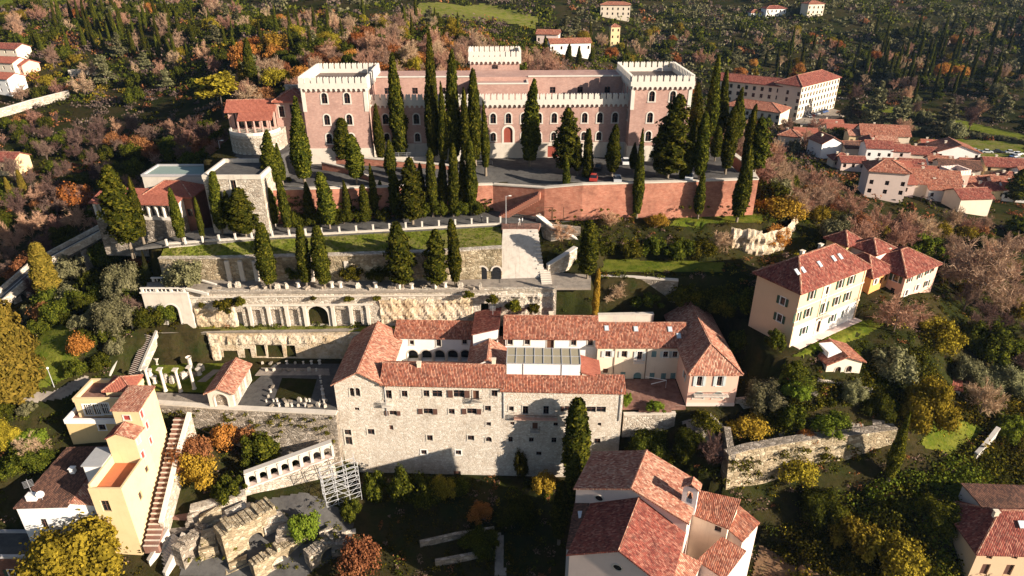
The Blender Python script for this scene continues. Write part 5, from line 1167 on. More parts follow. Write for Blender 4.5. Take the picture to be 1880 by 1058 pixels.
def ruin(label, pA, pB, z0, z1, arches, m='stonewarm', th=2.0, seed=1.0):
    A, B = pA, pB; L = math.hypot(B[0]-A[0], B[1]-A[1]); rot = math.atan2(B[1]-A[1], B[0]-A[0])
    root = thing('theatre_ruin', label, 'ruin', (A[0], A[1], z0), rot); mb = MB(); hs = [(u-w_/2, u+w_/2, .05, h_, True) for u, w_, h_ in arches]
    h = z1-z0; wallface(mb, (0,0), (1,0), L, -3, h, hs, 1.8); mb.poly((L,0,-3), (L,th,-3), (L,th,h), (L,0,h)); mb.poly((0,th,-3), (0,0,-3), (0,0,h), (0,th,h)); mb.poly((L,th,-3), (0,th,-3), (0,th,h), (L,th,h)); mb.poly((0,0,h), (L,0,h), (L,th,h), (0,th,h)); mb.build('masonry', MAT[m], root)
    for u, w_, h_ in arches: put_window(root, (u, 0, .05), 0, w_, h_-.05, 'ruin', 'archway')
    n = max(5, int(L/.6)); top = MB()
    for i in range(n):
        r = random.Random(i*7+seed); hh_ = r.random()**2*.8; x0, x1 = L*i/n, L*(i+1)/n-.02; top.prism([(x0+r.uniform(0,.15),r.uniform(0,.2)), (x1,r.uniform(0,.2)), (x1-r.uniform(0,.15),th-r.uniform(0,.2)), (x0,th-.1)], h+.003, [h+.06+hh_+r.random()*.12 for _ in range(4)])
    top.build('broken_crest', MAT[m], root); return root
ruin('ruined vault wall with one dark arch, left of the scaffolding foot', G(418,1030,6), G(515,975,6), 4, 11.4, [(5.2,2.6,4.6)], th=3.5)
ruin('low ruined double arch at the bottom edge, below the brick path', G(470,1062,4.5), G(575,1000,4.5), 2, 7.0, [(4.4,2.6,4.2),(9.4,2.8,4.4)], seed=3)
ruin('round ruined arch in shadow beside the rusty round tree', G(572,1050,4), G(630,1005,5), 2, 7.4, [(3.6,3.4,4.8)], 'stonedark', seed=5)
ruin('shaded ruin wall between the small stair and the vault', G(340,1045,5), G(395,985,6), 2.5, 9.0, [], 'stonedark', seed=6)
rm = thing('theatre_ruin', 'continuous stepped mass of broken rubble masonry joining the ruined arches', 'ruin', (*G(470,1000,5), 3)); o = rm.location
for i, (px, py, z, a_, b_, hh) in enumerate([(392,962,8,5,2.6,3.2),(436,948,9,5,2.2,2.6),(470,952,9,4,2.4,1.8),(388,1005,6,3,4,3.4),(505,958,8.4,4,2.2,2.4),(528,985,7,3.4,2.2,2.8),(548,965,7.6,3,2,1.6),(600,985,6,3,1.8,2.2),(622,1010,5,2.4,2,2.6),(440,1040,4,4,2.4,2.4),(505,1030,4.4,3,3,1.8),(360,960,8.4,2.6,2,2.2),(575,985,6,2.4,2,1.4),(640,980,5.6,3,1.4,1.2)]):
    r = random.Random(i+40); p = G(px, py, z); q = [(-a_/2+r.uniform(-.3,.3),-b_/2+r.uniform(-.3,.3)), (a_/2+r.uniform(-.3,.3),-b_/2+r.uniform(-.3,.3)), (a_/2+r.uniform(-.3,.3),b_/2), (-a_/2,b_/2+r.uniform(-.3,.3))]
    m_ = MB().prism(q, -4, [hh-1.6+r.uniform(-.5,.5) for _ in range(4)]); 
    q2 = [(x*.7+r.uniform(-.2,.2), y*.6) for x, y in q]; m_.prism(q2, hh-2.4, [hh-.6+r.uniform(-.5,.6) for _ in range(4)]); m_.build('masonry_block', MAT[('stonewarm','stone','stonedark')[i % 3]], rm, (p[0]-o.x, p[1]-o.y, z-o.z), r.uniform(.2,.7))
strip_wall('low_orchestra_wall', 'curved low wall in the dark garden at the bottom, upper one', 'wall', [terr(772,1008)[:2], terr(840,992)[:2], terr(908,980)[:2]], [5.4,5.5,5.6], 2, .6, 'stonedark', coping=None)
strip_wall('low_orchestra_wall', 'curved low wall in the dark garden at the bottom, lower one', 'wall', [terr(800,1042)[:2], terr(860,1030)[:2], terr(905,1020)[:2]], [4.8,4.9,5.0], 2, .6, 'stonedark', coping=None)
drape('theatre_path', [terr(a, b)[:2] for a, b in ((908,1060),(928,1060),(922,980),(910,980))], 'gravel', .1, .5)
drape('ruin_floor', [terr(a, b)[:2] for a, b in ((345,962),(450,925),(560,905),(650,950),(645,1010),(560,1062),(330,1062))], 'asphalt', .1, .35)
KEEP_OUT.pop()
steps('small_stair', (*G(290,1050,4), 4), (*G(325,985,8.2), 8.2), 2.4, 14, 'ashlar', 'short stone stair at the bottom edge left of the ruins', 'stairs')
strip_wall('stair_wall', 'low cream wall left of the short bottom stair', 'wall', [G(276,1040,5), G(312,980,8.5)], [6.0,9.6], [2,4], .5, 'ashlar')
strip_wall('stair_wall', 'low cream wall right of the short bottom stair', 'wall', [G(306,1062,4.2), G(342,990,8)], [5.2,9.2], [1,3], .5, 'ashlar')
sheet('brick_landing', [G(298,955,8.6), G(352,957,8.6), G(350,920,9.6), G(308,920,9.6)], 9.2, 'paving')
sheet('lower_plaza', [G(225,1000,7.6), G(320,985,7.6), G(375,965,7.6), G(352,958,8), G(240,965,7.8)], 8.0, 'gravel')
sc = thing('scaffolding', 'tall galvanised tube scaffolding tower beside the arcade', 'scaffolding', (-33.6,92.4,5.2), R(28)); sx, sy, lv = 6.4, 2.6, 5
for i in range(4):
    for y in (0, sy): MB().tube((i*sx/3,y,-1.5), (i*sx/3,y,lv*2+ (1 if i > 1 else 0)), .055, .055, 6).build('standard', MAT['steel'], sc)
for k in range(lv+1):
    for y in (0, sy): MB().tube((0,y,k*2), (sx,y,k*2), .05, .05, 5).build('ledger', MAT['steel'], sc); 
    for y in (0, sy):
        if k < lv: MB().tube((0,y,k*2+1), (sx,y,k*2+1), .04, .04, 5).build('guard_rail', MAT['steel'], sc)
    for i in range(4): MB().tube((i*sx/3,0,k*2), (i*sx/3,sy,k*2), .05, .05, 5).build('transom', MAT['steel'], sc)
for k in range(lv):
    for i in range(3): MB().tube((i*sx/3,0,k*2+(2 if i % 2 else 0)), ((i+1)*sx/3,0,k*2+(0 if i % 2 else 2)), .04, .04, 5).build('brace', MAT['steel'], sc)
    MB().tube((0,0,k*2), (0,sy,k*2+2), .04, .04, 5).build('brace', MAT['steel'], sc)

# ------------------------------------------------------------------ right side: curved garden wall, houses
cw_pts = [G(1338,838,19.5), G(1375,826,20), G(1440,815,20.3), G(1500,806,20.5), G(1560,800,20.7), G(1648,788,21)]
gw = strip_wall('curved_garden_wall', 'long curved rubble garden wall with flat grey coping on the right slope', 'wall', cw_pts, [19.6,20,20.3,20.5,20.7,21], [8,8,8.5,9,10,14], 1.5, 'stonewarm', coping='stonedark', cope_h=.15, batter=.12)
strip_wall('curved_garden_wall', 'short return of the rubble garden wall on its shaded left end', 'wall', [(cw_pts[0][0]+.9, cw_pts[0][1]+7), (cw_pts[0][0], cw_pts[0][1]+.1)], [20.5,19.6], [12,8], 1.2, 'stonedark', coping=None)
for px, w_ in ((1366,1.3), (1386,1.2)):
    p = G(px, 902, 10.4); MB().box(-w_/2, w_/2, -.3, .5, 0, 1.9).build('cave_shade_block', MAT['glass'], gw, (p[0]-gw.location.x, p[1]-gw.location.y+.2, 10.0-gw.location.z))  # solid near-black block put in for the shade of an opening
sheet('garden_path', [G(1345,832,20), G(1440,808,20.4), G(1560,794,20.7), G(1646,782,21), G(1640,776,21), G(1500,797,20.6), G(1400,812,20.2)], 20.75, 'grey') if False else None
rh = house('corner_house', 'cream house with dark tiled hipped roof in the bottom right corner', 'house', (74.9,78.4), R(-2), 16, 10.5, 3, 9.8, 'hip', 3.4, 'villa', 'tilewine', [('F', 1816.5, 1023, 1.0, .9, 'plain'), ('F', 1863, 1023, 1.0, .9, 'plain'), ('F', 2.2, 4.4, 1.3, 2.4, 'browndoor'), ('F', 6.0, 4.4, 1.3, 2.4, 'browndoor'), ('F', 9.8, 4.4, 1.3, 2.4, 'browndoor')], .7, chim=[(4.2,4.6,1.0)], drop=3)
MB().box(-.9, .9, -.6, .6, 0, .12).build('roof_window', MAT['skylight'], rh, (8.2, 3.2, 12.45)).rotation_euler = (R(33), 0, 0)
rb = thing('rear_house', 'dark-roofed house wing directly behind the bottom right corner house', 'house', (*G(1768,930,12), 8)); 
block(rb, [W_(1806,932,15.5), W_(1900,934,15.5), W_(1892,894,16.5), W_(1768,890,15.8)], 5, 'grey', 'tiledark', (), .4)
house('garden_hut', 'small hut with bright red roof beside the dark lawn on the right', 'hut', G(1704,722,19.5), R(-22), 5.2, 3.4, 19.0, 2.4, 'shed_f', 1.2, 'cream', 'tilered', [], .35)
house('garden_hut', 'narrow brick-red lean-to roof to the right of the small hut', 'hut', G(1752,712,19.5), R(-30), 5.0, 2.0, 19.0, 1.6, 'shed_f', .8, 'stone', 'tile', [], .2)
strip_wall('garden_boundary_wall', 'slanting pale boundary wall with coping beside the right-hand lawn', 'wall', [G(1790,848,14), G(1806,830,15), G(1832,796,16.5)], [15.6,16.4,17.6], [9,10,11], .5, 'ashlar', coping='white')
lb = thing('garden_bench', 'white garden bench on the dark lawn beside the small hut', 'bench', (*terr(1710,745)[:2], terr(1710,745)[2]), R(20))
MB().box(-.9, .9, -.25, .25, .42, .5).build('seat', MAT['whitewall'], lb); MB().box(-.9, .9, .2, .28, .503, 1.0).build('backrest', MAT['whitewall'], lb)
for sx_ in (-.8, .8):
    for sy_ in (-.2, .2): MB().box(sx_-.05, sx_+.05, sy_-.05, sy_+.05, -.1, .42).build('leg', MAT['whitewall'], lb)

# ------------------------------------------------------------------ left: stone block, galleries, loggia, funicular
sb = house('stone_block', 'tall weathered white stone block with flat roof terrace above the lower road', 'building', (-64,136.2), 0, 12, 11.8, 43.7, 12.2, 'flat', .9, 'stone', 'asphalt', [('F', 428.5, 340, 1.2, 2.2, 'stone'), ('F', 452, 395, 1.1, 1.6, 'stone'), ('L', 6, 8, 1.0, 1.4, 'plain')], drop=3, cap='ashlar')
house('flat_roofed_building', 'low building with faded green flat roof beside the stone block', 'building', (-84,149.5), 0, 14.5, 8, 44, 8.2, 'flat', .5, 'ashlar', 'greenroof', [], drop=8, cap='grey')
house('hip_roofed_building', 'dark building with bright orange hipped roof in front of the green flat roof', 'building', (-80,141), R(-3), 10.5, 7, 44, 6.6, 'hip', 2.1, 'darkbrick', 'tilered', [('F', 9.6-k*2.2, 2, 1.2, 1.8, 'plain') for k in range(4)], .5, drop=8)
STY['bay'] = dict(frame=None, depth=1.2)
gl_ = house('columned_gallery', 'long gallery with slim white columns and red lean-to roof on the left slope', 'gallery', (-90,138.6), R(-4), 18.5, 5, 46.6, 3.2, 'shed_f', 1.4, 'white', 'tilered', [('F', 1.3+k*1.66, .3, 1.42, 2.6, 'bay') for k in range(10)] + [('L', 2.5, .3, 3.6, 2.6, 'bay')], .5, drop=.3)
MB().box(-.05, 18.55, -.1, 5.1, -9, -.303).build('stone_base', MAT['stonedark'], gl_)
lg = thing('loggia_pavilion', 'pavilion with columned loggia, terracotta roofs and rounded terrace left of the castle', 'pavilion', (-66.7,160.5,50)); LZ = 60.0
house('', '', '', (-56.6,164.6), R(3), 7.4, 8.4, LZ, 5.9, 'hip', 1.9, 'castlebrick', 'tilered', [('F', 517, 205, 1.3, 2.6, 'stone'), ('F', 536, 200, 1.0, 2.0, 'plain')], .5, parent=lg, drop=9, partname='pavilion_wall')
o = lg.location
house('', '', '', (-66.9,161.6), R(8), 10.4, 7.0, LZ, 4.2, 'gable_x', 1.6, 'castlebrick', 'tilered', [('F', .95+k*1.7, .2, 1.35, 3.6, 'bay') for k in range(6)] + [('L', 1.8+k*3.4, .2, 2.7, 3.6, 'bay') for k in range(2)], .6, parent=lg, partname='loggia_wall', drop=3)
mb = MB(); roof_slab(mb, [[(-.3,-3.0,2.9), (7.6,-3.0,2.9), (7.6,.2,4.1), (-.3,.2,4.1)]], .2); mb.build('porch_roof', MAT['tilered'], lg, (-63.8-o.x, 161.0-o.y, LZ-o.z), R(8))
for i in range(5): MB().lathe([(.3,0),(.3,.2),(.23,.3),(.21,2.8),(.3,2.9)], n=10).build('column', MAT['castlebrick'], lg, (-63.6+i*1.77-o.x, 158.3+i*.25-o.y, LZ-o.z))
mb = MB(); pts = [(5.9*math.cos(a), 5.9*math.sin(a)) for a in [R(180+180*i/14) for i in range(15)]] + [(5.9,5.6), (-5.9,5.6)]
mb.prism(pts, -12, -.05); mb.build('round_terrace', MAT['stone'], lg, (-60.6-o.x, 160.8-o.y, LZ-o.z))
mb = MB()
for i in range(14):
    a, b = R(180+180*i/14), R(180+180*(i+1)/14); mb.bar((5.7*math.cos(a),5.7*math.sin(a),.3), (5.7*math.cos(b),5.7*math.sin(b),.3), .35, .7)
mb.build('terrace_parapet', MAT['white'], lg, (-60.6-o.x, 160.8-o.y, LZ-o.z))
KEEP_OUT.append([(-70,153), (-47,153), (-47,176), (-70,176)]); KEEP_OUT.append([(-66,138), (-54,145), (-50,165), (-68,165)])
mb = MB().box(-56.5, -49.6, 174, 175, 58, 67.6).box(-56.7,-49.4,173.9,175.1,67.603,67.9)
tag(mb.build('ruined_wall', MAT['stone']), 'fragment of pale ruined wall standing behind the loggia roof', 'wall')
fu = [(-124,112,20), (-112,133,30), (-107,141,34.5), (-90,152,42), (-68,166,53)]
ft = thing('funicular_track', 'sloping funicular track on a stone viaduct climbing the left slope', 'track', fu[0]); f0 = fu[0]
for nm, off, w_, h_, dz, m in (('track_bed', 0, 4.2, 1.2, -.6, 'asphalt'), ('rail', -.6, .12, .16, .1, 'metal'), ('rail', .6, .12, .16, .1, 'metal'), ('parapet', -2.2, .4, 1.6, .2, 'stone'), ('parapet', 2.2, .4, 1.6, .2, 'stone')):
    mb = MB()
    for a, b in zip(fu, fu[1:]):
        d = nrm((b[0]-a[0], b[1]-a[1], 0)); n = (d[1]*off, -d[0]*off, dz); mb.bar(sub(add3(a, n), f0), sub(add3(b, n), f0), w_, h_)
    mb.build(nm, MAT[m], ft)
for i in range(9):
    t = i/8*2.4; k = int(t); q = t-k; p = tuple(fu[k][j]*(1-q)+fu[k+1][j]*q for j in range(3)); mb = MB(); mb.box(-.8, .8, -2, 2, -14, -1.0); mb.build('pier', MAT['stone'], ft, sub(p, f0), .9)
KEEP_OUT += [[(a[0]-3,a[1]), (a[0]+3,a[1]-2), (b[0]+3,b[1]-2), (b[0]-3,b[1]+2)] for a, b in zip(fu, fu[1:])]

# white cliff below the right corner of the brick wall
cl = thing('rock_cliff', 'ragged cream cliff below the right corner of the brick wall', 'cliff', (*G(1440,480,34), 34))
for A_, B_, z0_, z1_, sd in ((G(1340,440,40), G(1395,452,39), 34, 42.6, 1), (G(1395,452,39), G(1440,440,39), 32, 42, 2), (G(1440,440,39), G(1462,405,40), 33, 41.6, 3)): rockface('rock_face', cl, A_, B_, z0_, z1_, .7, 'rock', sd, out=.4, step=.6, ragged=.5)
KEEP_OUT += [[(-64.5,82), (-57.5,82), (-57.5,104), (-64.5,104)], [(-62,78), (-40,76), (-22,86), (-27,98), (-34,102), (-50,94), (-62,90)], [(-90,78), (-68,78), (-68,97), (-84,97)], [G(1150,772,18), G(1245,770,18), (33,104), (20,104)]]

# garden terraces on the right
for lb, pts, dz in (('low garden wall with pale coping beside the topiary arbour', ((1350,742),(1420,736),(1500,730)), 1.0), ('low garden wall between the shrub borders above the curved wall', ((1300,772),(1330,800),(1338,832)), 1.2), ('low stone edging wall below the garden shed', ((1500,705),(1560,715),(1600,722)), .9)):
    q = [terr(*p) for p in pts]; strip_wall('garden_edging_wall', lb, 'wall', [(p[0], p[1]) for p in q], [p[2]+dz for p in q], [p[2]-1.5 for p in q], .45, 'stone', coping='stone', cope_h=.1)
drape('garden_path', [terr(a, b)[:2] for a, b in ((1238,768),(1262,766),(1310,800),(1335,838),(1318,842),(1290,808))], 'gravel', .12, .6)
drape('garden_lawn', [terr(a, b)[:2] for a, b in ((1350,735),(1500,725),(1495,700),(1440,690),(1420,715))], 'grass', .1, .8)
drape('wall_path', [terr(a, b)[:2] for a, b in ((1345,830),(1440,806),(1560,792),(1646,780),(1640,774),(1500,795),(1400,810))], 'gravel', .12, .6)
# ------------------------------------------------------------------ valley village, hospital, far villas
def gridw(face, L, n, zs, w_=.95, h_=1.4, sk='far', m0=1.2):
    return [(face, m0+(L-2*m0)*(i/(n-1) if n > 1 else .5), z, w_, h_, sk) for i in range(n) for z in zs]
V5 = lambda cx, cy: (1420+cx/4.087, 210+cy/4.087)
VIL = [ # crop x, crop y of the front left foot, rot, L, W, h, roof, rise, wall, tile, label
 (345,335,12,9,9,6,'gable_y',2.2,'whitewall','tile','blank white gabled house at the left end of the village',0),
 (525,342,0,7.5,8,4.6,'gable_x',1.6,'cream','tiledark','cream house with dark roof beside the blank white gable',2),
 (672,388,-8,9.5,8,7,'gable_x',1.8,'whitewall','tilewine','three-row shuttered white house with red roof mid-village',3),
 (868,392,-8,6.5,7,6,'gable_x',1.6,'pinkpale','tilewine','narrow pinkish house attached right of the shuttered one',1),
 (640,240,-10,19,10,5,'gable_x',3,'cream','tile','long red-roofed hall at the back of the village',0),
 (555,232,-8,8,7,4.2,'gable_x',1.4,'yellow','tilepale','yellow house with mossy roof behind the dark-roofed cream one',2),
 (990,392,-12,10,8,5,'gable_x',1.7,'cream','tilewine','house with two-part red roof right of the narrow pinkish one',2),
 (1200,398,-8,15,11,6,'gable_y',2.6,'whitewall','tile','big white gabled house facing front near the car park',2),
 (676,615,-14,11,9,8,'hip',2.2,'pinkpale','tile','pale pink hip-roofed house with six dark windows, nearest the wood',3),
 (500,422,-6,8.5,6,3.2,'gable_x',1.3,'pinkpale','tilewine','low red-roofed house below the dark-roofed cream one',3),
 (790,445,-10,7.5,6,3.6,'gable_x',1.2,'cream','tilewine','small house with worn pink roof behind the hip-roofed one',0),
 (935,475,-14,8,7,4.6,'gable_x',1.4,'yellow','tilewine','small yellow house in the crowded middle of the village',1),
 (1030,495,-16,11,6,3,'gable_x',1.6,'cream','tilered','red-roofed low house right of the small yellow one',0),
 (1000,605,-12,15,10,4,'gable_x',3,'cream','tile','wide mossy-roofed house with two skylights',0),
 (916,605,-12,5,6,3.6,'shed_f',1.4,'pinkpale','tilered','little orange-roofed annexe left of the mossy roof',1),
 (1225,500,-14,13,9,4.8,'gable_x',1.9,'cream','tiledark','broad cream house with blackened roof',3),
 (1380,735,4,10,8,4.2,'gable_x',1.8,'cream','tilewine','house with four pale roof vents under the crenellated tower',0),
 (1462,592,12,12,7,2.8,'gable_x',1.6,'cream','tile','low pink-roofed house behind the crenellated tower',0),
 (1562,502,-12,14,9,5.6,'gable_x',1.8,'yellow','tilewine','yellow house with long red roof beside the car park',3),
 (1832,565,-8,9,8,5,'gable_x',1.7,'whitewall','tile','white house cut by the right edge of the village',2),
 (20,245,-30,8.5,8,5,'hip',1.8,'cream','tile','cream hip-roofed house at the foot of the hospital',2),
 (150,205,-12,9,7,3.8,'gable_x',1.3,'whitewall','tilered','white house with fresh red roof near the hospital drive',3),
 (398,155,-14,13,8,2.8,'gable_x',1.4,'cream','tilered','orange-roofed shed row behind the village',0),
 (352,112,-8,10,7,2.5,'gable_x',1.2,'cream','tilered','flat bright red roof beside the hospital drive',0),
]
for cx, cy, rot, L, W, h, roof, rise, wall, tl, lb, nw_ in VIL:
    x, y, z = terr(*V5(cx, cy)); wn = []
    if nw_: wn = gridw('F', L, nw_, [zz for zz in (1.2, 3.9) if zz+1.5 < h], 1.1, 1.35)
    if h > 4: wn += gridw('R', W, 2, [zz for zz in (1.2, 3.6) if zz+1.5 < h], 1.0, 1.3)
    house('village_house', lb, 'house', (x, y), R(rot), L, W, z, h, roof, rise, wall, tl, wn, .45, 'houses of the valley village', drop=6, chim=[(L*.3, W*.55, .8)] if L > 8 else ())
EXTRA = [(1110,340,-10,8,7,4.2),(1150,440,-12,8,6,4),(860,480,-8,7,6,4),(1540,650,8,9,7,3.4),(1625,610,-10,9,7,4),(1705,650,-14,9,7,4),(1690,565,-6,8,7,3.6),(1500,470,-12,8,6,4),(1390,470,-10,7,6,4.4),(760,500,-14,8,6,3),(1760,600,-12,9,7,4),(1100,300,-14,7,6,3.6),(440,400,-4,7,6,3),(1150,640,-10,10,7,3.4)]
for i, (cx, cy, rot, L, W, h) in enumerate(EXTRA):
    x, y, z = terr(*V5(cx, cy)); k = sorted(e[0] for e in EXTRA).index(cx)
    house('village_house', 'small red-roofed infill house in the crowded village, %s of these from the left' % ords[k], 'house', (x, y), R(rot), L, W, z, h, 'gable_x' if i % 3 else 'hip', 1.6, ('cream','whitewall','pinkpale','yellow')[i % 4], ('tilewine','tile','tilered')[i % 3], gridw('F', L, 3, (1.0,), 1.0, 1.3), .45, 'houses of the valley village', drop=6, chim=[(2, W*.55, .8)])
r6 = random.Random(6); cent = [(sum(p[0] for p in k)/len(k), sum(p[1] for p in k)/len(k)) for k in KEEP_OUT]; got = []
vpoly = [V5(*p) for p in ((440,330),(700,250),(1000,290),(1250,400),(1560,470),(1860,520),(1860,640),(1500,690),(1180,560),(900,420),(640,440))]
for _ in range(600):
    px, py = r6.uniform(1500,1880), r6.uniform(265,380)
    if len(got) >= 20: break
    if not inpoly(np.array([px]), np.array([py]), vpoly)[0]: continue
    x, y, z = terr(px, py)
    if any(math.hypot(x-a, y-b) < 8.5 for a, b in cent+got): continue
    got.append((x, y))
got.sort(key=lambda p: p[0]/p[1])
for i, (x, y) in enumerate(got):
    L, W, h = r6.uniform(6.5,9), r6.uniform(6,7.5), r6.uniform(3,5); z = h1(x, y)
    house('village_house', 'plain little house squeezed between the village roofs, %s of these from the left' % ords[i], 'house', (x-L/2, y-W/2), R(r6.uniform(-20,8)), L, W, z, h, 'gable_x' if i % 4 else 'gable_y', 1.6, ('whitewall','cream','pinkpale','cream')[i % 4], ('tilewine','tilepale','tile')[i % 3], gridw('F', L, 2, (1.0,), 1.0, 1.3), .45, 'houses of the valley village', drop=6)
x, y, z = terr(*V5(1300,622)); tw_ = house('village_tower', 'brick tower with swallow-tail battlements among the village roofs', 'tower', (x, y), R(12), 6.5, 6, z, 7.2, 'flat', .5, 'castlebrick', 'bitumen', [('F', 2, 4, .9, 1.5, 'arch'), ('F', 4.5, 4, .9, 1.5, 'arch')], group='houses of the valley village', drop=5, cap='pinkpale')
me = MERLON.copy(); me.materials.clear(); me.materials.append(MAT['pinkpale'])
for i in range(6):
    for p, rr in (((.55+i*1.08, .1), 0), ((.55+i*1.08, 5.9), 0), ((.1, .5+i*1.0), math.pi/2), ((6.4, .5+i*1.0), math.pi/2)): link('merlon', me, None, tw_, (*p, 7.7), rr).scale = (.8, .7, .85)
hos = thing('hospital', 'large pale hospital complex with red roofs in the valley behind the castle', 'hospital', (106,368,19.5))
o = hos.location
house('', '', '', (106,368), R(-33), 42, 12, 19.5, 15.5, 'gable_x', 2.6, 'cream', 'tilewine', gridw('F', 42, 11, (2,5.4,8.8,12.2), 1.5, 2.0), .6, parent=hos, partname='long_wing', drop=6, keep=True)
house('', '', '', (141.5,341), R(41), 39, 14, 19.5, 17, 'hip', 3.4, 'cream', 'tilewine', gridw('F', 39, 13, (1.5,4.7,7.9,11.1,14.1), 1.4, 1.9) + gridw('L', 14, 3, (2,5.4,8.8,12.2), 1.4, 2.0), .7, parent=hos, partname='lit_wing', drop=6)
house('', '', '', (105.5,344), R(-38), 28, 14, 19.5, 7.4, 'hip', 2.6, 'cream', 'tile', gridw('F', 28, 8, (1,4.2), 1.4, 1.8), .6, parent=hos, partname='low_wing', drop=6)
sheet('hospital_drive', [(140,328),(150,330),(182,362),(176,372),(196,392),(186,396),(160,358),(138,336)], 20.6, 'gravel')
def small_villa(px, py, L, W, h, rot, wall, tl, lb, cols, rows, rise=1.6, roof='hip', cat='villa'):
    x, y, z = terr(px, py); return house('hillside_villa' if cat == 'villa' else 'hillside_house', lb, cat, (x, y), R(rot), L, W, z, h, roof, rise, wall, tl, gridw('F', L, cols, rows, 1.1, 1.7)+gridw('R', W, 2, rows, 1.1, 1.7), .6, drop=8)
small_villa(1405,34,16,9,7,8,'whitewall','tilewine','long white villa on the far hillside, left of the tall one',5,(1,4.2))
small_villa(1480,36,13,10,11,10,'cream','tile','tall cream villa near the top edge at upper right',4,(1,4.2,7.6))
small_villa(1378,32,9,7,3.5,6,'whitewall','tile','low white annexe at the left end of the far villas',2,(1,))
small_villa(1102,30,22,10,8,-6,'cream','tile','cream farmhouse at the top edge, right of centre',6,(1,4.4))
small_villa(1010,96,22,8,4.5,8,'whitewall','tile','long low white house in the valley behind the castle roof',5,(1.2,),1.6,'gable_x','house')
small_villa(985,80,12,8,5,-10,'pinkpale','tile','pinkish house just behind the long low white one',3,(1.2,),1.6,'gable_x','house')
x, y, z = terr(1120, 88); house('tower_house', 'slim yellow tower house in the valley behind the castle', 'house', (x, y), R(6), 6, 6, z, 13, 'hip', 1.4, 'yellow', 'tile', gridw('F', 6, 2, (2,6,10), 1.0, 1.6), .4, drop=6)
for i, (px, py, L, W, h, rot, wl, tl, lb) in enumerate([(-12,172,11,9,7,-16,'whitewall','tilered','white house with red roof at the left edge, lowest of the group'),(-6,142,12,9,7,-14,'cream','tilered','cream house with orange roof at the left edge, middle of the group'),(18,138,10,9,5,-20,'pink','tilered','pink house right of the white ones at the left edge'),(-5,112,13,9,6,-12,'cream','tilewine','uppermost red-roofed house at the left edge'),(-15,322,9,8,5,-5,'yellow','tilewine','yellow house with small window at the left edge below the orange trees')]):
    x, y, z = terr(px, py); house('hillside_house', lb, 'house', (x, y), R(rot), L, W, z, h, 'gable_x', 1.8, wl, tl, gridw('F', L, 3, (1.2,3.9) if h > 5 else (1.6,), 1.0, 1.4), .5, drop=6)
def zl(pxs, dz): return [(terr(a, b)) for a, b in pxs]
q = zl([(0,217),(60,199),(130,181)], 0); strip_wall('valley_road_wall', 'long pale roadside wall on the dark left valley slope', 'wall', [(p[0], p[1]) for p in q], [p[2]+3.4 for p in q], [p[2]-2 for p in q], .8, 'stone', coping='ashlar')
q = zl([(128,142),(165,138),(198,146)], 0); strip_wall('valley_road_wall', 'short pale bridge-like wall above the long roadside wall on the left', 'wall', [(p[0], p[1]) for p in q], [p[2]+3 for p in q], [p[2]-2 for p in q], .8, 'stone', coping='ashlar')
# lawns and fields
drape('park_lawn', [G(1560,205,20), G(1720,228,20), G(1880,262,21), G(1880,235,20), G(1700,205,20), G(1580,196,20)], 'grass', .3, 3)
drape('car_park', [terr(a, b)[:2] for a, b in ((1790,300),(1880,318),(1880,282),(1800,280))], 'gravel', .25, 2)
drape('dry_field', [terr(a, b)[:2] for a, b in ((1730,275),(1800,290),(1880,290),(1880,262),(1740,256))], 'drygrass', .3, 2)
drape('hill_field', [terr(a, b)[:2] for a, b in ((-20,22),(115,15),(100,-2),(-20,-2))], 'grass', .6, 6)
drape('hill_field', [terr(a, b)[:2] for a, b in ((760,26),(985,56),(985,34),(880,8),(770,8))], 'drygrass', .6, 5)
drape('garden_lawn', [G(a, b, 37.2) for a, b in ((1104,499),(1325,500),(1330,482),(1108,477))], 'grass', .1, .7)
drape('wall_lawn', [terr(a, b)[:2] for a, b in ((1230,418),(1400,424),(1398,394),(1250,396))], 'grass', .1, .4)
drape('villa_lawn', [terr(a, b)[:2] for a, b in ((1465,668),(1620,600),(1580,588),(1455,655))], 'grass', .1, .4)
drape('orchard_lawn', [terr(a, b)[:2] for a, b in ((1690,820),(1745,835),(1815,790),(1760,770),(1710,770))], 'grass', .12, .4)
drape('left_lawn', [terr(a, b)[:2] for a, b in ((70,720),(140,690),(150,620),(95,590),(60,640))], 'grass', .1, .4)
drape('left_path', [terr(a, b)[:2] for a, b in ((-20,760),(120,735),(170,700),(160,690),(100,722),(-20,738))], 'gravel', .14, .4)
drape('bare_plot', [terr(a, b)[:2] for a, b in ((1395,1000),(1480,1045),(1520,1062),(1380,1062))], 'dirt', .1, .4)
# ------------------------------------------------------------------ foliage meshes
def cards(c, n, size, asp=1.0, seed=0):
    """one small quad per leaf clump: centres c, normals n, half sizes"""
    g = np.random.default_rng(seed); N = len(c); n = n/(np.linalg.norm(n, axis=1, keepdims=True)+1e-9)
    r = g.normal(size=(N, 3)); u = np.cross(n, r); u /= np.linalg.norm(u, axis=1, keepdims=True)+1e-9; v = np.cross(n, u)
    s = np.asarray(size).reshape(-1, 1)*np.ones((N, 1)); a = s*asp
    P = np.stack([c-u*s-v*a*.6, c+u*s*.7-v*a, c+u*s+v*a*.7, c-u*s*.6+v*a], 1)
    return P.reshape(-1, 3), np.arange(N*4).reshape(N, 4)
def merge(parts):
    vs_, qs, ts, k = [], [], [], 0
    for v, q, t in parts:
        vs_.append(v)
        if q is not None and len(q): qs.append(np.asarray(q)+k)
        if t is not None and len(t): ts.append(np.asarray(t)+k)
        k += len(v)
    return np.concatenate(vs_), (np.concatenate(qs) if qs else None), (np.concatenate(ts) if ts else None)
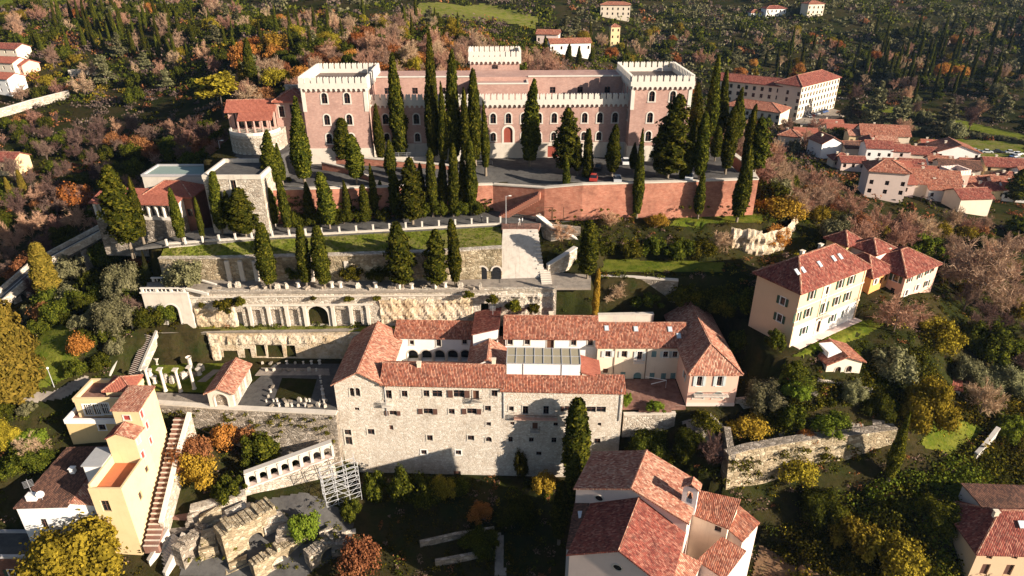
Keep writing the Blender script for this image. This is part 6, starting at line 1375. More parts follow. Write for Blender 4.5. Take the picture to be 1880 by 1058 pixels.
def lathe_np(prof, n=9, jit=0.0, seed=0):
    g = np.random.default_rng(seed); P = []
    for r, z in prof:
        for i in range(n):
            a = 2*math.pi*i/n; k = r*(1+jit*g.uniform(-1, 1)); P.append((k*math.cos(a), k*math.sin(a), z))
    q = [(j*n+i, j*n+(i+1) % n, (j+1)*n+(i+1) % n, (j+1)*n+i) for j in range(len(prof)-1) for i in range(n)]
    return np.array(P), np.array(q), None
def mesh_of(name, parts, m):
    v, q, t = merge(parts); me = np_mesh(name, v, q, t); me.materials.append(m); return me
def sphere_dirs(N, g):
    d = g.normal(size=(N, 3)); return d/np.linalg.norm(d, axis=1, keepdims=True)
def cyp_crown(seed, Hh=14., W=3.2, n=2300, shag=.12, blunt=.75, lean=0.0):
    g = np.random.default_rng(seed); t = g.uniform(.0, 1, n*2)
    def rad(t): return np.where(t < .3, .55+.45*np.power(np.maximum(t, 0)/.3, .7), np.power(np.maximum(1-t, 0)/.7, blunt*.85))
    keep = g.uniform(0, 1, n*2) < rad(t)*.9+.1; t = t[keep][:n]; N = len(t); a = g.uniform(0, 2*math.pi, N)
    ph = g.uniform(0, 6, 4)
    lump = 1+shag*(np.sin(a*3+t*17+ph[0])+np.sin(a*2-t*29+ph[1])+.8*np.sin(a*5+t*41+ph[2]))*.6
    r = W/2*rad(t)*lump*g.uniform(.82, 1.08, N)
    gap = np.sin(a*2+t*23+ph[1])*np.sin(a*3-t*13+ph[0]) < .78; t, a, r = t[gap], a[gap], r[gap]; N = len(t)
    bx, by = .25*np.sin(t*4+ph[3])*t, .2*np.cos(t*3+ph[2])*t
    c = np.stack([r*np.cos(a)+bx, r*np.sin(a)+by, Hh*(.05+.95*t)], 1)
    nn = np.stack([np.cos(a), np.sin(a), .25*np.ones(N)], 1)+g.normal(scale=.55, size=(N, 3))
    v, q = cards(c, nn, g.uniform(.075, .16, N), 2.0, seed)
    core = lathe_np([(W/2*.72*float(rad(np.array([tt]))[0]), Hh*(.05+.95*tt)) for tt in (.0,.05,.12,.22,.32,.45,.6,.75,.88,.97)], 9, .16, seed)
    return [(v, q, None), core]
def trunk_mesh(name, Hh, r, m): me = np_mesh(name, *merge([lathe_np([(r*1.3,-1.2),(r,.3),(r*.75,Hh*.5),(r*.35,Hh)], 8, .1)])); me.materials.append(m); return me
def leafy_crown(seed, nl=20, n=6400, R_=3.6, Z=3.4, size=(.08,.18), dens=1.0):
    g = np.random.default_rng(seed); parts = []; lobes = []
    for i in range(nl):
        d = sphere_dirs(1, g)[0]; d[2] = abs(d[2])*.95-.25; k = g.uniform(.45, 1.0); lobes.append((np.array([d[0]*R_*k, d[1]*R_*k, d[2]*Z*k*g.uniform(.8, 1.2)]), g.uniform(.2, .46)*R_*(1.2-.4*k)))
    lobes.append((np.zeros(3), R_*.5)); per = n//len(lobes)
    for c0, r in lobes:
        d = sphere_dirs(per, g); rr = r*g.uniform(.66, 1.16, (per, 1))*(1+.22*np.sin(d[:, :1]*5+d[:, 1:2]*7+len(parts)))
        c = c0+d*rr*np.array([1, 1, .85]); nn = d+g.normal(scale=.5, size=(per, 3))+np.array([0, 0, .25])
        v, q = cards(c, nn, g.uniform(*size, per), 1.2, seed+3); parts.append((v, q, None))
        if dens > .5:
            s = lathe_np([(r*.1,-r*.62),(r*.5,-r*.4),(r*.66,0),(r*.5,r*.4),(r*.1,r*.6)], 7, .1, seed); parts.append((s[0]+c0, s[1], None))
    v, q, t = merge(parts); v[:, 2] -= v[:, 2].min(); return [(v, q, t)]
def bare_crown(seed, Hh=9., R_=4.2, n1=10, n2=8, n3=11, tw=.05):
    """leafless crown: limbs, branches and a haze of twigs as thin slivers"""
    g = np.random.default_rng(seed); A, B, W0 = [], [], []
    for i in range(n1):
        a = 2*math.pi*(i+g.uniform(-.3,.3))/n1; el = g.uniform(.35, 1.35); L = g.uniform(.75, 1.0); p0 = np.array([0,0,Hh*g.uniform(.12,.3)])
        p1 = p0+np.array([math.cos(a)*math.cos(el)*R_*L, math.sin(a)*math.cos(el)*R_*L, math.sin(el)*Hh*.68*L]); A.append(p0); B.append(p1); W0.append(.11)
        for j in range(n2):
            f = g.uniform(.3, 1); q0 = p0+(p1-p0)*f; d = (p1-p0)/np.linalg.norm(p1-p0)+g.normal(scale=.55, size=3)+np.array([0,0,.25]); d /= np.linalg.norm(d); q1 = q0+d*g.uniform(.9, 2.1); A.append(q0); B.append(q1); W0.append(.05)
            for k in range(n3):
                f = g.uniform(.2, 1); s0 = q0+(q1-q0)*f; d2 = d+g.normal(scale=.6, size=3)+np.array([0,0,.2]); d2 /= np.linalg.norm(d2); L3 = g.uniform(.5, 1.3); s1 = s0+d2*L3; A.append(s0); B.append(s1); W0.append(tw)
                for _ in range(3):
                    f = g.uniform(.3, 1); r0 = s0+(s1-s0)*f; d3 = d2+g.normal(scale=.7, size=3); d3 /= np.linalg.norm(d3); A.append(r0); B.append(r0+d3*g.uniform(.35, .8)); W0.append(tw*.75)
    A, B, W0 = np.array(A), np.array(B), np.array(W0)[:, None]; d = B-A; r = g.normal(size=A.shape); s = np.cross(d, r); s /= np.linalg.norm(s, axis=1, keepdims=True)+1e-9
    v = np.stack([A-s*W0, A+s*W0, B+s*W0*.35, B-s*W0*.35], 1).reshape(-1, 3); return [(v, np.arange(len(A)*4).reshape(-1, 4), None)]
def plate_crown(seed, Hh=10., R_=4., layers=7, n=2400, umbrella=False):
    """cedar or pine: flat spreading plates of needles"""
    g = np.random.default_rng(seed); parts = []
    for i in range(layers*3):
        t = (i//3+g.uniform(.1,.9))/layers; z = Hh*((.55+.42*t) if umbrella else (.15+.85*t)); rr = R_*((.95-.5*t*t) if umbrella else (1-t)**.75+.1)
        a = g.uniform(0, 6.28); k = g.uniform(.25, .75); c0 = np.array([math.cos(a)*rr*k, math.sin(a)*rr*k, z]); pr = rr*g.uniform(.35, .6); m = n//(layers*3)
        q = g.uniform(0, 1, m)**.5*pr; b = g.uniform(0, 6.28, m)
        c = c0+np.stack([q*np.cos(b), q*np.sin(b), g.normal(scale=.14+.05*pr, size=m)-.12*q], 1)
        nn = np.array([0,0,1.])+g.normal(scale=.5, size=(m, 3)); v, f = cards(c, nn, g.uniform(.16, .34, m), 1.3, seed+i); parts.append((v, f, None))
    return parts
CROWN = {
 'cypress': [mesh_of('crown', cyp_crown(s, 14, w_, 5200, sh, bl), MAT['cypress']) for s, w_, sh, bl in ((1,2.7,.07,.75),(2,2.7,.13,.6),(3,2.6,.05,.95),(4,2.8,.18,.7),(5,2.6,.1,.5))],
 'shaggy': [mesh_of('crown', cyp_crown(s, 14, 3.4, 4600, .3, .6), MAT['cypress']) for s in (7, 8, 9)],
 'column': [mesh_of('crown', cyp_crown(s, 14, 2.7, 5200, .13, .4), MAT['cypress']) for s in (11, 12, 13)],
 'leafy': [mesh_of('crown', leafy_crown(s), MAT['green']) for s in (21, 22, 23)],
 'loose': [mesh_of('crown', leafy_crown(s, 26, 5200, 3.8, 3.6, (.07,.16), .2), MAT['rust']) for s in (31, 32, 33)],
 'big': [mesh_of('crown', leafy_crown(s, 46, 16000, 3.6, 3.6, (.05,.11)), MAT['green']) for s in (25,)],
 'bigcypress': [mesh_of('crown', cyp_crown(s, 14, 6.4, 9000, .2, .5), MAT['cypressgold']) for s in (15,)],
 'shrub': [mesh_of('crown', leafy_crown(s, 11, 2200, 1.5, 1.1, (.05,.115)), MAT['green']) for s in (41, 42, 43)],
 'bare': [mesh_of('crown', bare_crown(s), MAT['twig']) for s in (51, 52, 53)],
 'cedar': [mesh_of('crown', plate_crown(s), MAT['green']) for s in (61, 62)],
 'pine': [mesh_of('crown', plate_crown(s, 10, 4.4, 5, 2600, True), MAT['gold']) for s in (71,)],
}
SIZE = {'big': (7.4, 8.4), 'bigcypress': (14, 6.4), 'cypress': (14, 3.2), 'shaggy': (14, 3.6), 'column': (14, 3.0), 'leafy': (7.0, 8.0), 'loose': (7.4, 8.4), 'shrub': (2.3, 3.2), 'bare': (9, 9), 'cedar': (10, 8), 'pine': (10, 8.4)}
TRUNK = {'pale': trunk_mesh('trunk', 4, .2, MAT['bark']), 'dark': trunk_mesh('trunk', 5, .26, MAT['darkbark'])}
def project(x, y, z):
    d = (x, y, z-CAMZ); dep = d[1]*CT-d[2]*ST; up = d[1]*ST+d[2]*CT
    return 940+FPX*d[0]/dep, 529-FPX*up/dep, dep
def plant(name, kind, x, y, z, hh, wd, m, label, cat='tree', group=None, trunk=True, lift=0.0, var=None):
    cs = CROWN[kind]; me = cs[rng.randrange(len(cs)) if var is None else var]
    root = thing(name, label, cat, (x, y, z), rng.uniform(0, 6.28), group)
    root.rotation_euler[0] = rng.gauss(0, .018); root.rotation_euler[1] = rng.gauss(0, .018)
    ch, cw_ = SIZE[kind]; wd = wd*(.86 if kind in ('cypress', 'column') else 1.0); o = link('crown', me, None, root, (0, 0, lift)); o.scale = (wd/cw_, wd/cw_, (hh-lift)/ch)
    if m:
        o.material_slots[0].link = 'OBJECT'; o.material_slots[0].material = MAT[m]
    if trunk:
        t = link('trunk', TRUNK['pale' if kind in ('cypress','shaggy','column') else 'dark'], None, root); tk = max(.5, min(1.6, hh/10)); t.scale = (tk, tk, max(.25, hh*.55/5))
    return root
def by_px(name, kind, px, pb, pt, wpx, m, label, cat='tree', group=None, z=None, lift=None, trunk=True, var=None):
    """a plant standing at photo pixel (px, pb), reaching up to pixel row pt, wpx pixels wide"""
    if z is None: x, y, z = terr(px, pb)
    else: x, y = G(px, pb, z)
    top = AT(px, pt, y)[2]; dep = project(x, y, z)[2]; hh = max(.5, top-z); wd = wpx*dep/FPX
    return plant(name, kind, x, y, z-.05, hh, wd, m, label, cat, group, trunk, (.9 if hh > 5 and kind in ('cypress','shaggy','column') else 0) if lift is None else lift, var)
def number(lst, fmt):
    o = sorted(range(len(lst)), key=lambda i: lst[i][0]); r = [''] * len(lst)
    for k, i in enumerate(o): r[i] = fmt % (ords[k] if k < 30 else 'far')
    return r
# cypresses on the castle forecourt: (px, base row, top row, width, kind)
CYP_F = [(520,340,262,26,'cypress'),(700,300,190,26,'cypress'),(815,306,150,26,'cypress'),(855,306,160,26,'cypress'),(892,318,185,22,'cypress'),(1060,322,250,22,'cypress'),(1205,322,232,24,'cypress'),(1262,330,215,26,'cypress'),(1340,285,160,26,'cypress'),(1366,318,200,26,'cypress'),(1372,275,190,24,'cypress'),(503,343,238,40,'cypress'),(560,338,178,50,'cypress'),(581,268,165,36,'cypress'),(632,300,215,40,'column'),(655,335,248,40,'column'),(738,296,97,38,'cypress'),(718,330,257,30,'cypress'),(797,302,55,34,'cypress'),(835,302,92,36,'cypress'),(873,305,128,34,'cypress'),
 (972,306,145,42,'cypress'),(1040,318,197,46,'shaggy'),(1123,325,228,34,'cypress'),(1163,318,262,24,'cypress'),(1225,328,172,62,'shaggy'),(1283,332,205,36,'cypress'),(1300,262,100,32,'cypress'),(1320,256,126,28,'cypress'),(1331,320,195,34,'cypress'),(1385,318,217,38,'shaggy'),(1352,262,178,28,'cypress'),(1272,268,150,30,'cypress'),(1312,296,232,30,'cypress')]
for t, lb in zip(CYP_F, number(CYP_F, 'cypress on the castle forecourt, %s from the left there')):
    by_px('cypress_tree', t[4], *t[:4], None, lb, group='cypresses on the castle forecourt', z=51.55)
CYP_R = [(640,405,330,24,'cypress'),(672,408,338,22,'column'),(690,400,300,24,'cypress'),(728,402,310,26,'column'),(776,395,300,22,'cypress'),(815,394,290,22,'column'),(850,392,285,22,'cypress'),(570,412,335,24,'cypress'),(505,420,345,24,'column'),(430,432,350,22,'cypress'),(335,446,345,26,'cypress'),(374,445,360,14,'cypress'),(408,430,315,30,'column'),(452,434,345,52,'shaggy'),(486,405,363,22,'cypress'),(530,428,320,22,'column'),(606,420,315,36,'column'),(541,392,325,22,'column'),(758,412,288,44,'shaggy'),(795,398,270,24,'column'),(832,397,262,24,'column'),(866,394,255,26,'column'),(703,395,330,20,'cypress')]
for t, lb in zip(CYP_R, number(CYP_R, 'cypress growing beside the lower road, %s from the left there')):
    by_px('cypress_tree', t[4], *t[:4], None, lb, group='cypresses along the lower road', z=43.75)
CYP_T = [(497,530,410,40,'column'),(564,528,412,30,'column'),(597,530,415,38,'column'),(740,529,408,48,'shaggy'),(803,529,420,42,'shaggy'),(837,527,402,28,'column')]
for t, lb in zip(CYP_T, number(CYP_T, 'cypress on the upper museum terrace, %s from the left there')):
    by_px('cypress_tree', t[4], *t[:4], None, lb, group='cypresses on the upper terrace', z=36.62)
CYP_W = [(1037,400,292,20,'column'),(1075,388,237,26,'column'),(1168,404,238,28,'cypress'),(1248,392,262,26,'cypress'),(1281,402,312,26,'cypress'),(1352,408,267,40,'cypress')]
for t, lb in zip(CYP_W, number(CYP_W, 'cypress standing in front of the sunlit brick wall, %s from the left there')):
    by_px('cypress_tree', t[4], *t[:4], None, lb, group='cypresses before the brick wall', z=43.05)
by_px('cypress_tree', 'shaggy', 240, 455, 303, 58, None, 'tall ragged conifer in front of the columned gallery on the left', z=42.5)
by_px('cypress_tree', 'cypress', 264, 445, 326, 26, None, 'slim cypress close behind the ragged conifer on the left', z=43)
by_px('cypress_tree', 'column', 1078, 512, 404, 42, None, 'thick ivy-dark cypress right of the rubble stair wall', z=36.6)
by_px('ivy_pillar', 'column', 1091, 592, 494, 16, 'yellowleaf', 'narrow ivy-covered stump below the thick cypress', z=31.5, trunk=False)
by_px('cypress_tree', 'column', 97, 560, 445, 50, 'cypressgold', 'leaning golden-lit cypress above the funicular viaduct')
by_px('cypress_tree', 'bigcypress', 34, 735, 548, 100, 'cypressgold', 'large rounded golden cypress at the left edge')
by_px('cypress_tree', 'column', 112, 475, 418, 30, 'cypress', 'small cypress just above the leaning golden one')
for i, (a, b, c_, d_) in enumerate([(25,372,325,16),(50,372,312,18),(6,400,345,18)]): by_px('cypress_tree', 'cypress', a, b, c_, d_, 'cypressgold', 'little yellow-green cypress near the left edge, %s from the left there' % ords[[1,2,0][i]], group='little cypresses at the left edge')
by_px('cypress_tree', 'column', 1060, 905, 738, 62, None, 'broad dark cypress in front of the museum facade', z=6.3)
by_px('cypress_tree', 'column', 1051, 972, 832, 42, None, 'middle-sized cypress left of the church roof', z=5.0, lift=3.5)
by_px('cypress_tree', 'column', 1026, 996, 880, 36, None, 'slender front cypress left of the church roof', z=4.8, lift=1.0)
by_px('ivy_tree', 'cypress', 1630, 885, 758, 34, 'ivy', 'tall ivy-clad trunk at the end of the curved garden wall')
by_px('cypress_tree', 'cypress', 466, 170, 70, 30, None, 'tall cypress behind the golden pine, taller of two')
by_px('cypress_tree', 'cypress', 449, 170, 108, 22, 'cypressgold', 'short cypress behind the golden pine')
by_px('umbrella_pine', 'pine', 412, 215, 132, 78, 'gold', 'bright golden umbrella pine left of the loggia pavilion')
by_px('yew_tree', 'big', 172, 1075, 905, 205, 'gold', 'large golden-green tree in front of the yellow house at the bottom', z=2.5)
by_px('umbrella_pine', 'leafy', 1687, 470, 408, 74, 'bright', 'bright green rounded pine behind the pink villa')
by_px('bare_tree', 'bare', 1790, 560, 440, 160, 'twig', 'wide bare grey tree right of the pink villa')
by_px('pine_tree', 'shaggy', 1862, 372, 310, 40, None, 'dark pointed conifer among the village houses at the right edge')
# garden and slope plants: (name, kind, px, base, top, width, material, label)
PL = [
 ('olive_tree','leafy',905,372,318,52,'olive','round olive tree left of the gateway, under the castle steps',43.75),
 ('olive_tree','big',236,548,452,84,'olive','large olive tree left of the niche wall, upper one',None),
 ('olive_tree','big',212,608,522,92,'olive','large olive tree beside the arched belvedere, lower one',None),
 ('olive_tree','leafy',132,515,448,66,'olive','olive tree behind the leaning golden cypress',None),
 ('olive_tree','leafy',345,528,455,72,'olive','olive tree in front of the left end of the niche wall',36.6),
 ('round_tree','big',1395,748,676,86,'olive','big ball-shaped grey-green tree right of the pink house',None),
 ('round_tree','leafy',1358,650,588,62,'green','dark round tree beside the side wall of the pink house',None),
 ('autumn_tree','loose',662,1052,958,88,'rust','rusty brown round tree beside the ruined arch',None),
 ('shrub','leafy',563,985,925,60,'bright','green bush with golden top left of the scaffolding foot',None),
 ('shrub','leafy',645,950,905,40,'green','dark green bush at the foot of the scaffolding',None),
 ('shrub','leafy',688,912,850,48,'green','first dark laurel under the museum wall, nearest the scaffolding',None),
 ('shrub','leafy',738,915,842,60,'green','second dark laurel under the museum wall',None),
 ('shrub','leafy',775,925,858,66,'green','third and broadest dark laurel under the museum wall',None),
 ('shrub','loose',810,920,848,50,'gold','olive-gold bush at the right end of the laurels',None),
 ('shrub','loose',882,950,915,50,'orangeleaf','small orange bush on the dark garden slope',None),
 ('shrub','loose',1000,900,848,46,'yellowleaf','bright yellow bush at the foot of the museum wall',None),
 ('shrub','leafy',955,880,800,26,'ivy','creeper climbing the museum wall beside the yellow bush',None),
 ('autumn_tree','loose',358,850,780,84,'rust','rust-coloured thicket left of the arcade, nearest the stair wall',None),
 ('autumn_tree','loose',420,815,760,70,'orangeleaf','brown leafless thicket under the courtyard retaining wall',None),
 ('autumn_tree','loose',372,895,815,76,'yellowleaf','yellow-green shrub in the hollow left of the arcade',None),
 ('shrub','leafy',425,915,852,64,'green','dark green tree at the left end of the arcade',None),
 ('shrub','leafy',480,850,770,82,'green','spreading dark evergreen just behind the arcade',None),
 ('autumn_tree','loose',452,820,762,60,'rust','brown bush under the rubble retaining wall',None),
 ('autumn_tree','loose',152,650,590,50,'orangeleaf','small rusty tree on the path below the olives',None),
 ('hedge_bush','big',1190,842,770,96,'green','large clipped evergreen mass on the garden wall below the cream house',None),
 ('shrub','loose',1375,800,756,80,'yellowleaf','yellow autumn bush below the ball-shaped tree',None),
 ('shrub','loose',1290,790,745,60,'ivy','ivy-green bush in front of the pink house',None),
 ('shrub','leafy',1462,700,690,60,'green','clipped garden arch bush left of the small shed',None),
 ('shrub','leafy',1462,730,690,52,'bright','green topiary arbour in the right garden',None),
 ('shrub','leafy',1450,782,728,56,'green','dark shrub left of the brown border in the right garden',None),
 ('shrub','loose',1520,790,745,80,'bright','yellow-green shrub above the curved garden wall',None),
 ('shrub','loose',1480,812,780,40,'orangeleaf','orange shrub above the curved garden wall',None),
 ('shrub','leafy',1572,735,705,36,'green','small dark shrub below the shed',None),
 ('leafy_tree','leafy',1635,690,625,86,'olive','grey-green tree on the cliff right of the shed',None),
 ('leafy_tree','big',1690,790,650,110,'gold','golden ivy thicket on the cliff above the curved wall',None),
 ('leafy_tree','bare',1640,610,545,100,'twigpink','rosy bare thicket right of the peach villa',None),
 ('leafy_tree','loose',1720,640,560,90,'gold','golden thicket on the cliff below the wide bare tree',None),
 ('leafy_tree','leafy',1800,640,570,90,'green','dark green tree on the right slope below the wide bare tree',None),
 ('shrub','loose',1430,405,345,90,'yellowleaf','pale golden reeds at the right corner of the brick wall',None),
 ('shrub','loose',1420,450,390,60,'orangeleaf','dry ochre shrub on the white cliff below the brick wall corner',None),
 ('autumn_tree','loose',760,128,78,50,'orangeleaf','orange-red tree behind the castle between two tall cypresses',None),
 ('autumn_tree','loose',722,118,60,40,'orangeleaf','pale orange tree behind the castle left of the red one',None),
 ('autumn_tree','loose',452,130,45,60,'orangeleaf','salmon-orange tree on the hill behind the golden pine',None),
 ('autumn_tree','loose',505,100,35,64,'yellowleaf','amber tree at the top of the wood behind the loggia',None),
 ('autumn_tree','loose',515,160,110,64,'gold','yellow-green bushy tree directly behind the loggia roof',None),
 ('autumn_tree','loose',140,385,310,84,'orangeleaf','orange bush with sunlit top on the dark left slope',None),
 ('shrub','leafy',1110,470,420,52,'green','dark garden shrub just right of the thick cypress',None),
 ('shrub','leafy',1155,472,425,56,'ivy','second dark garden shrub right of the thick cypress',None),
 ('shrub','leafy',1200,470,418,60,'green','tall dark shrub in the middle of the garden hedge below the brick wall',None),
 ('shrub','leafy',1250,472,425,56,'green','dark shrub right of the middle of the garden hedge below the brick wall',None),
 ('shrub','loose',1290,470,422,56,'ivy','ivy-coloured shrub at the right end of the garden hedge',None),
 ('shrub','bare',1120,420,386,40,'twigpink','rosy bare bush under the brick wall, left one',None),
 ('shrub','loose',1205,418,385,44,'yellowleaf','yellow bush under the brick wall between two cypresses',None),
 ('shrub','bare',1320,470,425,56,'twig','bare bush at the foot of the white cliff',None),
 ('shrub','leafy',1260,560,500,74,'ivy','ivy mass on the bank above the pink house, left part',None),
 ('shrub','big',1315,575,490,96,'ivy','ivy mass on the bank above the pink house, middle part',None),
 ('shrub','leafy',1372,580,505,80,'green','ivy mass on the bank beside the peach villa',None),
 ('shrub','bare',1130,560,520,60,'twig','dry shrub on the small terrace behind the cream house',None),
 ('shrub','leafy',1190,562,522,66,'green','green shrub on the small terrace behind the cream house',None),
 ('shrub','leafy',1150,585,562,70,'bright','clipped yellow-green hedge behind the cream house roof',None),
 ('shrub','leafy',1420,640,590,40,'green','dark bush at the left corner of the peach villa',None),
 ('shrub','leafy',1455,690,650,60,'green','clipped dark hedge in front of the peach villa',None),
 ('shrub','leafy',1500,640,632,30,'bright','small round bush on the villa lawn',None),
 ('shrub','leafy',1260,720,700,20,'bright','small bush at the corner of the pink house',None),
 ('shrub','leafy',1148,745,708,26,'bright','yellow-green bush at the right end of the museum',22.1),
 ('shrub','leafy',1205,752,735,40,'bright','low green bush on the brick patio',22.1),
 ('shrub','big',1262,835,770,70,'green','dark evergreen right of the clipped evergreen mass',None),
 ('shrub','bare',1300,860,800,60,'twigdark','bare dark bush in the gully behind the church',None),
 ('shrub','loose',1255,900,850,40,'bright','yellow-green bush behind the bell gable',None),
 ('shrub','leafy',545,512,470,46,'green','dark shrub against the niche wall behind the paired terrace cypresses',36.7),
 ('shrub','leafy',650,512,468,60,'ivy','dark shrub mass against the middle of the niche wall',36.7),
 ('shrub','leafy',700,513,470,54,'green','dark shrub against the niche wall left of the shaggy terrace cypress',36.7),
 ('olive_tree','big',1560,735,682,54,'olive','round olive tree in the right garden below the shed',None),
 ('olive_tree','big',1610,765,705,60,'green','round dark tree at the right end of the garden wall',None),
 ('olive_tree','big',1770,705,640,80,'olive','grey-green olive tree beside the red hut roofs',None),
 ('olive_tree','big',1838,720,650,84,'olive','grey-green olive tree near the right edge above the boundary wall',None),
 ('shrub','leafy',1845,800,750,60,'bright','bright green vegetable bushes right of the boundary wall',None),
 ('bare_tree','bare',1795,770,700,70,'twig','leafless grey shrub beside the orchard lawn',None),
 ('shrub','loose',1450,880,830,90,'gold','golden creeper patch under the curved garden wall',None),
 ('shrub','loose',1560,1000,930,90,'gold','golden bush on the lower right slope',None),
 ('shrub','big',1500,950,880,100,'green','dark bushy tree on the lower right slope',None),
 ('shrub','loose',1640,1050,960,110,'gold','large golden-green bush at the bottom right of centre',None),
 ('shrub','big',1720,960,900,90,'ivy','ivy-green bush left of the corner house',None),
 ('shrub','leafy',840,905,870,50,'green','dark low bush under the museum wall',None),
 ('shrub','big',950,960,905,80,'green','dark evergreen in the deep shade left of the cypresses',None),
 ('shrub','big',880,1010,965,80,'green','dark shrub beside the low curved walls',None),
 ('shrub','leafy',640,870,838,50,'green','dark bush at the corner of the museum behind the scaffolding',None),
 ('shrub','big',60,860,800,110,'green','dark garden shrub left of the yellow house',None),
 ('shrub','leafy',55,812,785,70,'bright','clipped yellow-green hedge left of the yellow house',None),
 ('shrub','bare',70,850,800,60,'twig','leafless grey bush left of the yellow house',None),
 ('shrub','big',10,820,760,60,'gold','golden-green bush at the left edge above the hedge',None),
 ('shrub','bare',1030,445,408,60,'twigpink','bare thicket below the iron gate right of the landing',None),
]
for nm, kd, px, pb, pt, wp, m, lb, z in PL: by_px(nm, kd, px, pb, pt, wp, m, lb, z=z, cat='shrub' if 'shrub' in nm or 'hedge' in nm else 'tree', trunk=kd != 'shrub' and nm != 'shrub')
# hanging plants and ivy on the terrace walls
for i, (px, py, z, wd, hh) in enumerate([(415,555,33,5.5,3.2),(440,552,33.6,2.6,2.6),(370,560,32.5,1.6,1.6),(575,548,34.2,1.6,1.2),(640,549,34.2,2.4,1.4),(690,547,34.4,2,1.4),(860,540,34.6,3,1.6),(905,548,33.5,3,2.4),(945,560,32.5,4,3),(980,565,32,3,2.4)]):
    x, y, zz = AT(px, py, 122.3); plant('hanging_plant', 'shrub', x, y, zz-hh/2, hh, wd, 'ivy', 'tuft of greenery hanging on the niche wall, %s from the left' % ords[i], 'plant', 'hanging plants on the niche wall', False)

# ------------------------------------------------------------------ woods: single trees where they can be told apart
def free(x, y, pad=0): 
    return not any(inpoly(np.array([x]), np.array([y]), k)[0] for k in KEEP_OUT)
KEEP_OUT += [FORE, ROAD, TERR, LAWN, HOUSEYARD, VILLA]
MIXES = {
 'wood': [('bare','twig',5),('bare','twigpink',4),('loose','rust',2.2),('loose','orangeleaf',1.6),('loose','gold',1.2),('leafy','green',.7)],
 'dark': [('bare','twigdark',4.5),('bare','twigpink',1.6),('leafy','green',3.4),('loose','rust',1.4)],
 'slope': [('bare','twigpink',3.5),('bare','twig',4),('leafy','green',1.4),('loose','gold',1),('loose','rust',1.3),('leafy','olive',.6)],
 'autumn': [('loose','orangeleaf',4),('loose','rust',3),('loose','gold',2),('bare','twigpink',2)],
 'leftslope': [('leafy','green',4),('leafy','olive',2.4),('bare','twigdark',2),('loose','rust',.6)],
 'park': [('bare','twigpink',3),('cedar','green',2),('leafy','olive',1.5),('bare','twigdark',2)],
 'hill': [('bare','twigpink',1.6),('leafy','green',4),('cedar','olive',1.4),('loose','gold',1.3),('loose','orangeleaf',.8),('cypress',None,3),('bare','twig',1.6)],
}
KN = {'bare': ('bare_tree','bare twiggy tree'), 'loose': ('autumn_tree','autumn-leaved tree'), 'leafy': ('evergreen_tree','dense evergreen tree'), 'cedar': ('cedar_tree','spreading cedar'), 'cypress': ('cypress_tree','slim cypress')}
VILLAGE_VIEW = [(1425,222),(1560,235),(1880,280),(1880,392),(1700,385),(1585,365),(1520,318),(1432,282)]   # the village is seen free of trees
BARE_LEFT = [0]
BARE_REST = []
BARE_ALL = []
def wood(poly, n, mix, hr, where, spacing=3.0, seed=1, slim=1.0):
    r = random.Random(seed); xs_ = [p[0] for p in poly]; ys_ = [p[1] for p in poly]; done = []; tries = 0; ks = MIXES[mix]; tot = sum(k[2] for k in ks)
    XY = []; gg = np.random.default_rng(seed); X = gg.uniform(min(xs_), max(xs_), n*24); Y = gg.uniform(min(ys_), max(ys_), n*24); k = inpoly(X, Y, poly)
    for f in KEEP_OUT: k &= ~inpoly(X, Y, f)
    for x, y in zip(X[k], Y[k]):
        if len(XY) >= n: break
        if all((x-a)**2+(y-b)**2 >= spacing**2 for a, b in XY): XY.append((float(x), float(y)))
    Z = H([p[0] for p in XY], [p[1] for p in XY]); ok = []
    for (x, y), z in zip(XY, Z):
        q = project(x, y, float(z)+hr[1]*.75); ok.append(not (y < 262 and x > 60 and inpoly(np.array([q[0]]), np.array([q[1]]), VILLAGE_VIEW)[0]))
    XY = [p for p, k_ in zip(XY, ok) if k_]; Z = [z for z, k_ in zip(Z, ok) if k_]
    for (x, y), z in zip(XY, Z):
        q = r.uniform(0, tot); 
        for kd, m, w_ in ks:
            q -= w_
            if q <= 0: break
        hh = r.uniform(*hr)*(1.25 if kd in ('cypress','cedar') else 1); wd = hh*r.uniform(.75, 1.1) if kd != 'cypress' else hh*.2
        if kd == 'bare': BARE_ALL.append((x, y, float(z)-.1, hh, wd, m, where)); continue
        nm, ds = KN[kd]; col = {'twigdark':'dark ','twigpink':'rosy ','twig':'grey-brown ','rust':'rust-brown ','orangeleaf':'orange ','gold':'golden ','green':'dark green ','olive':'grey-green ', None: 'dark '}[m]
        plant(nm, kd, x, y, float(z)-.1, hh, wd*slim, m, '%s%s %s' % (col, ds, where), 'tree', '%s%s %s' % (col, ds.replace('cypress', 'cypresse')+'s', where), kd != 'bare' or True)
wood([(-52,204),(36,206),(40,232),(-60,236)], 34, 'autumn', (7,10), 'right behind the castle', 5, 21)
wood([(-75,192),(60,203),(62,240),(20,300),(-60,310),(-100,250)], 150, 'wood', (6,10), 'in the wood behind the castle', 4.2, 2)
wood([(-72,148),(-68,165),(-80,195),(-110,240),(-200,290),(-240,250),(-200,190),(-135,150),(-100,128),(-92,132)], 210, 'dark', (5,9), 'on the shaded left valley slope', 4.0, 3)
wood([(-100,250),(-60,310),(-10,330),(-40,420),(-330,470),(-420,400),(-230,310),(-150,300)], 260, 'hill', (7,11), 'on the hillside at upper left', 6.0, 4)
wood([(62,150),(70,142),(98,150),(112,170),(118,196),(96,205),(80,215),(62,190)], 85, 'slope', (5,9), 'on the slope between castle and village', 3.4, 5)
wood([(97,142),(118,132),(150,150),(165,178),(128,190),(112,165)], 60, 'slope', (5,8.5), 'below the village on the right', 3.8, 6)
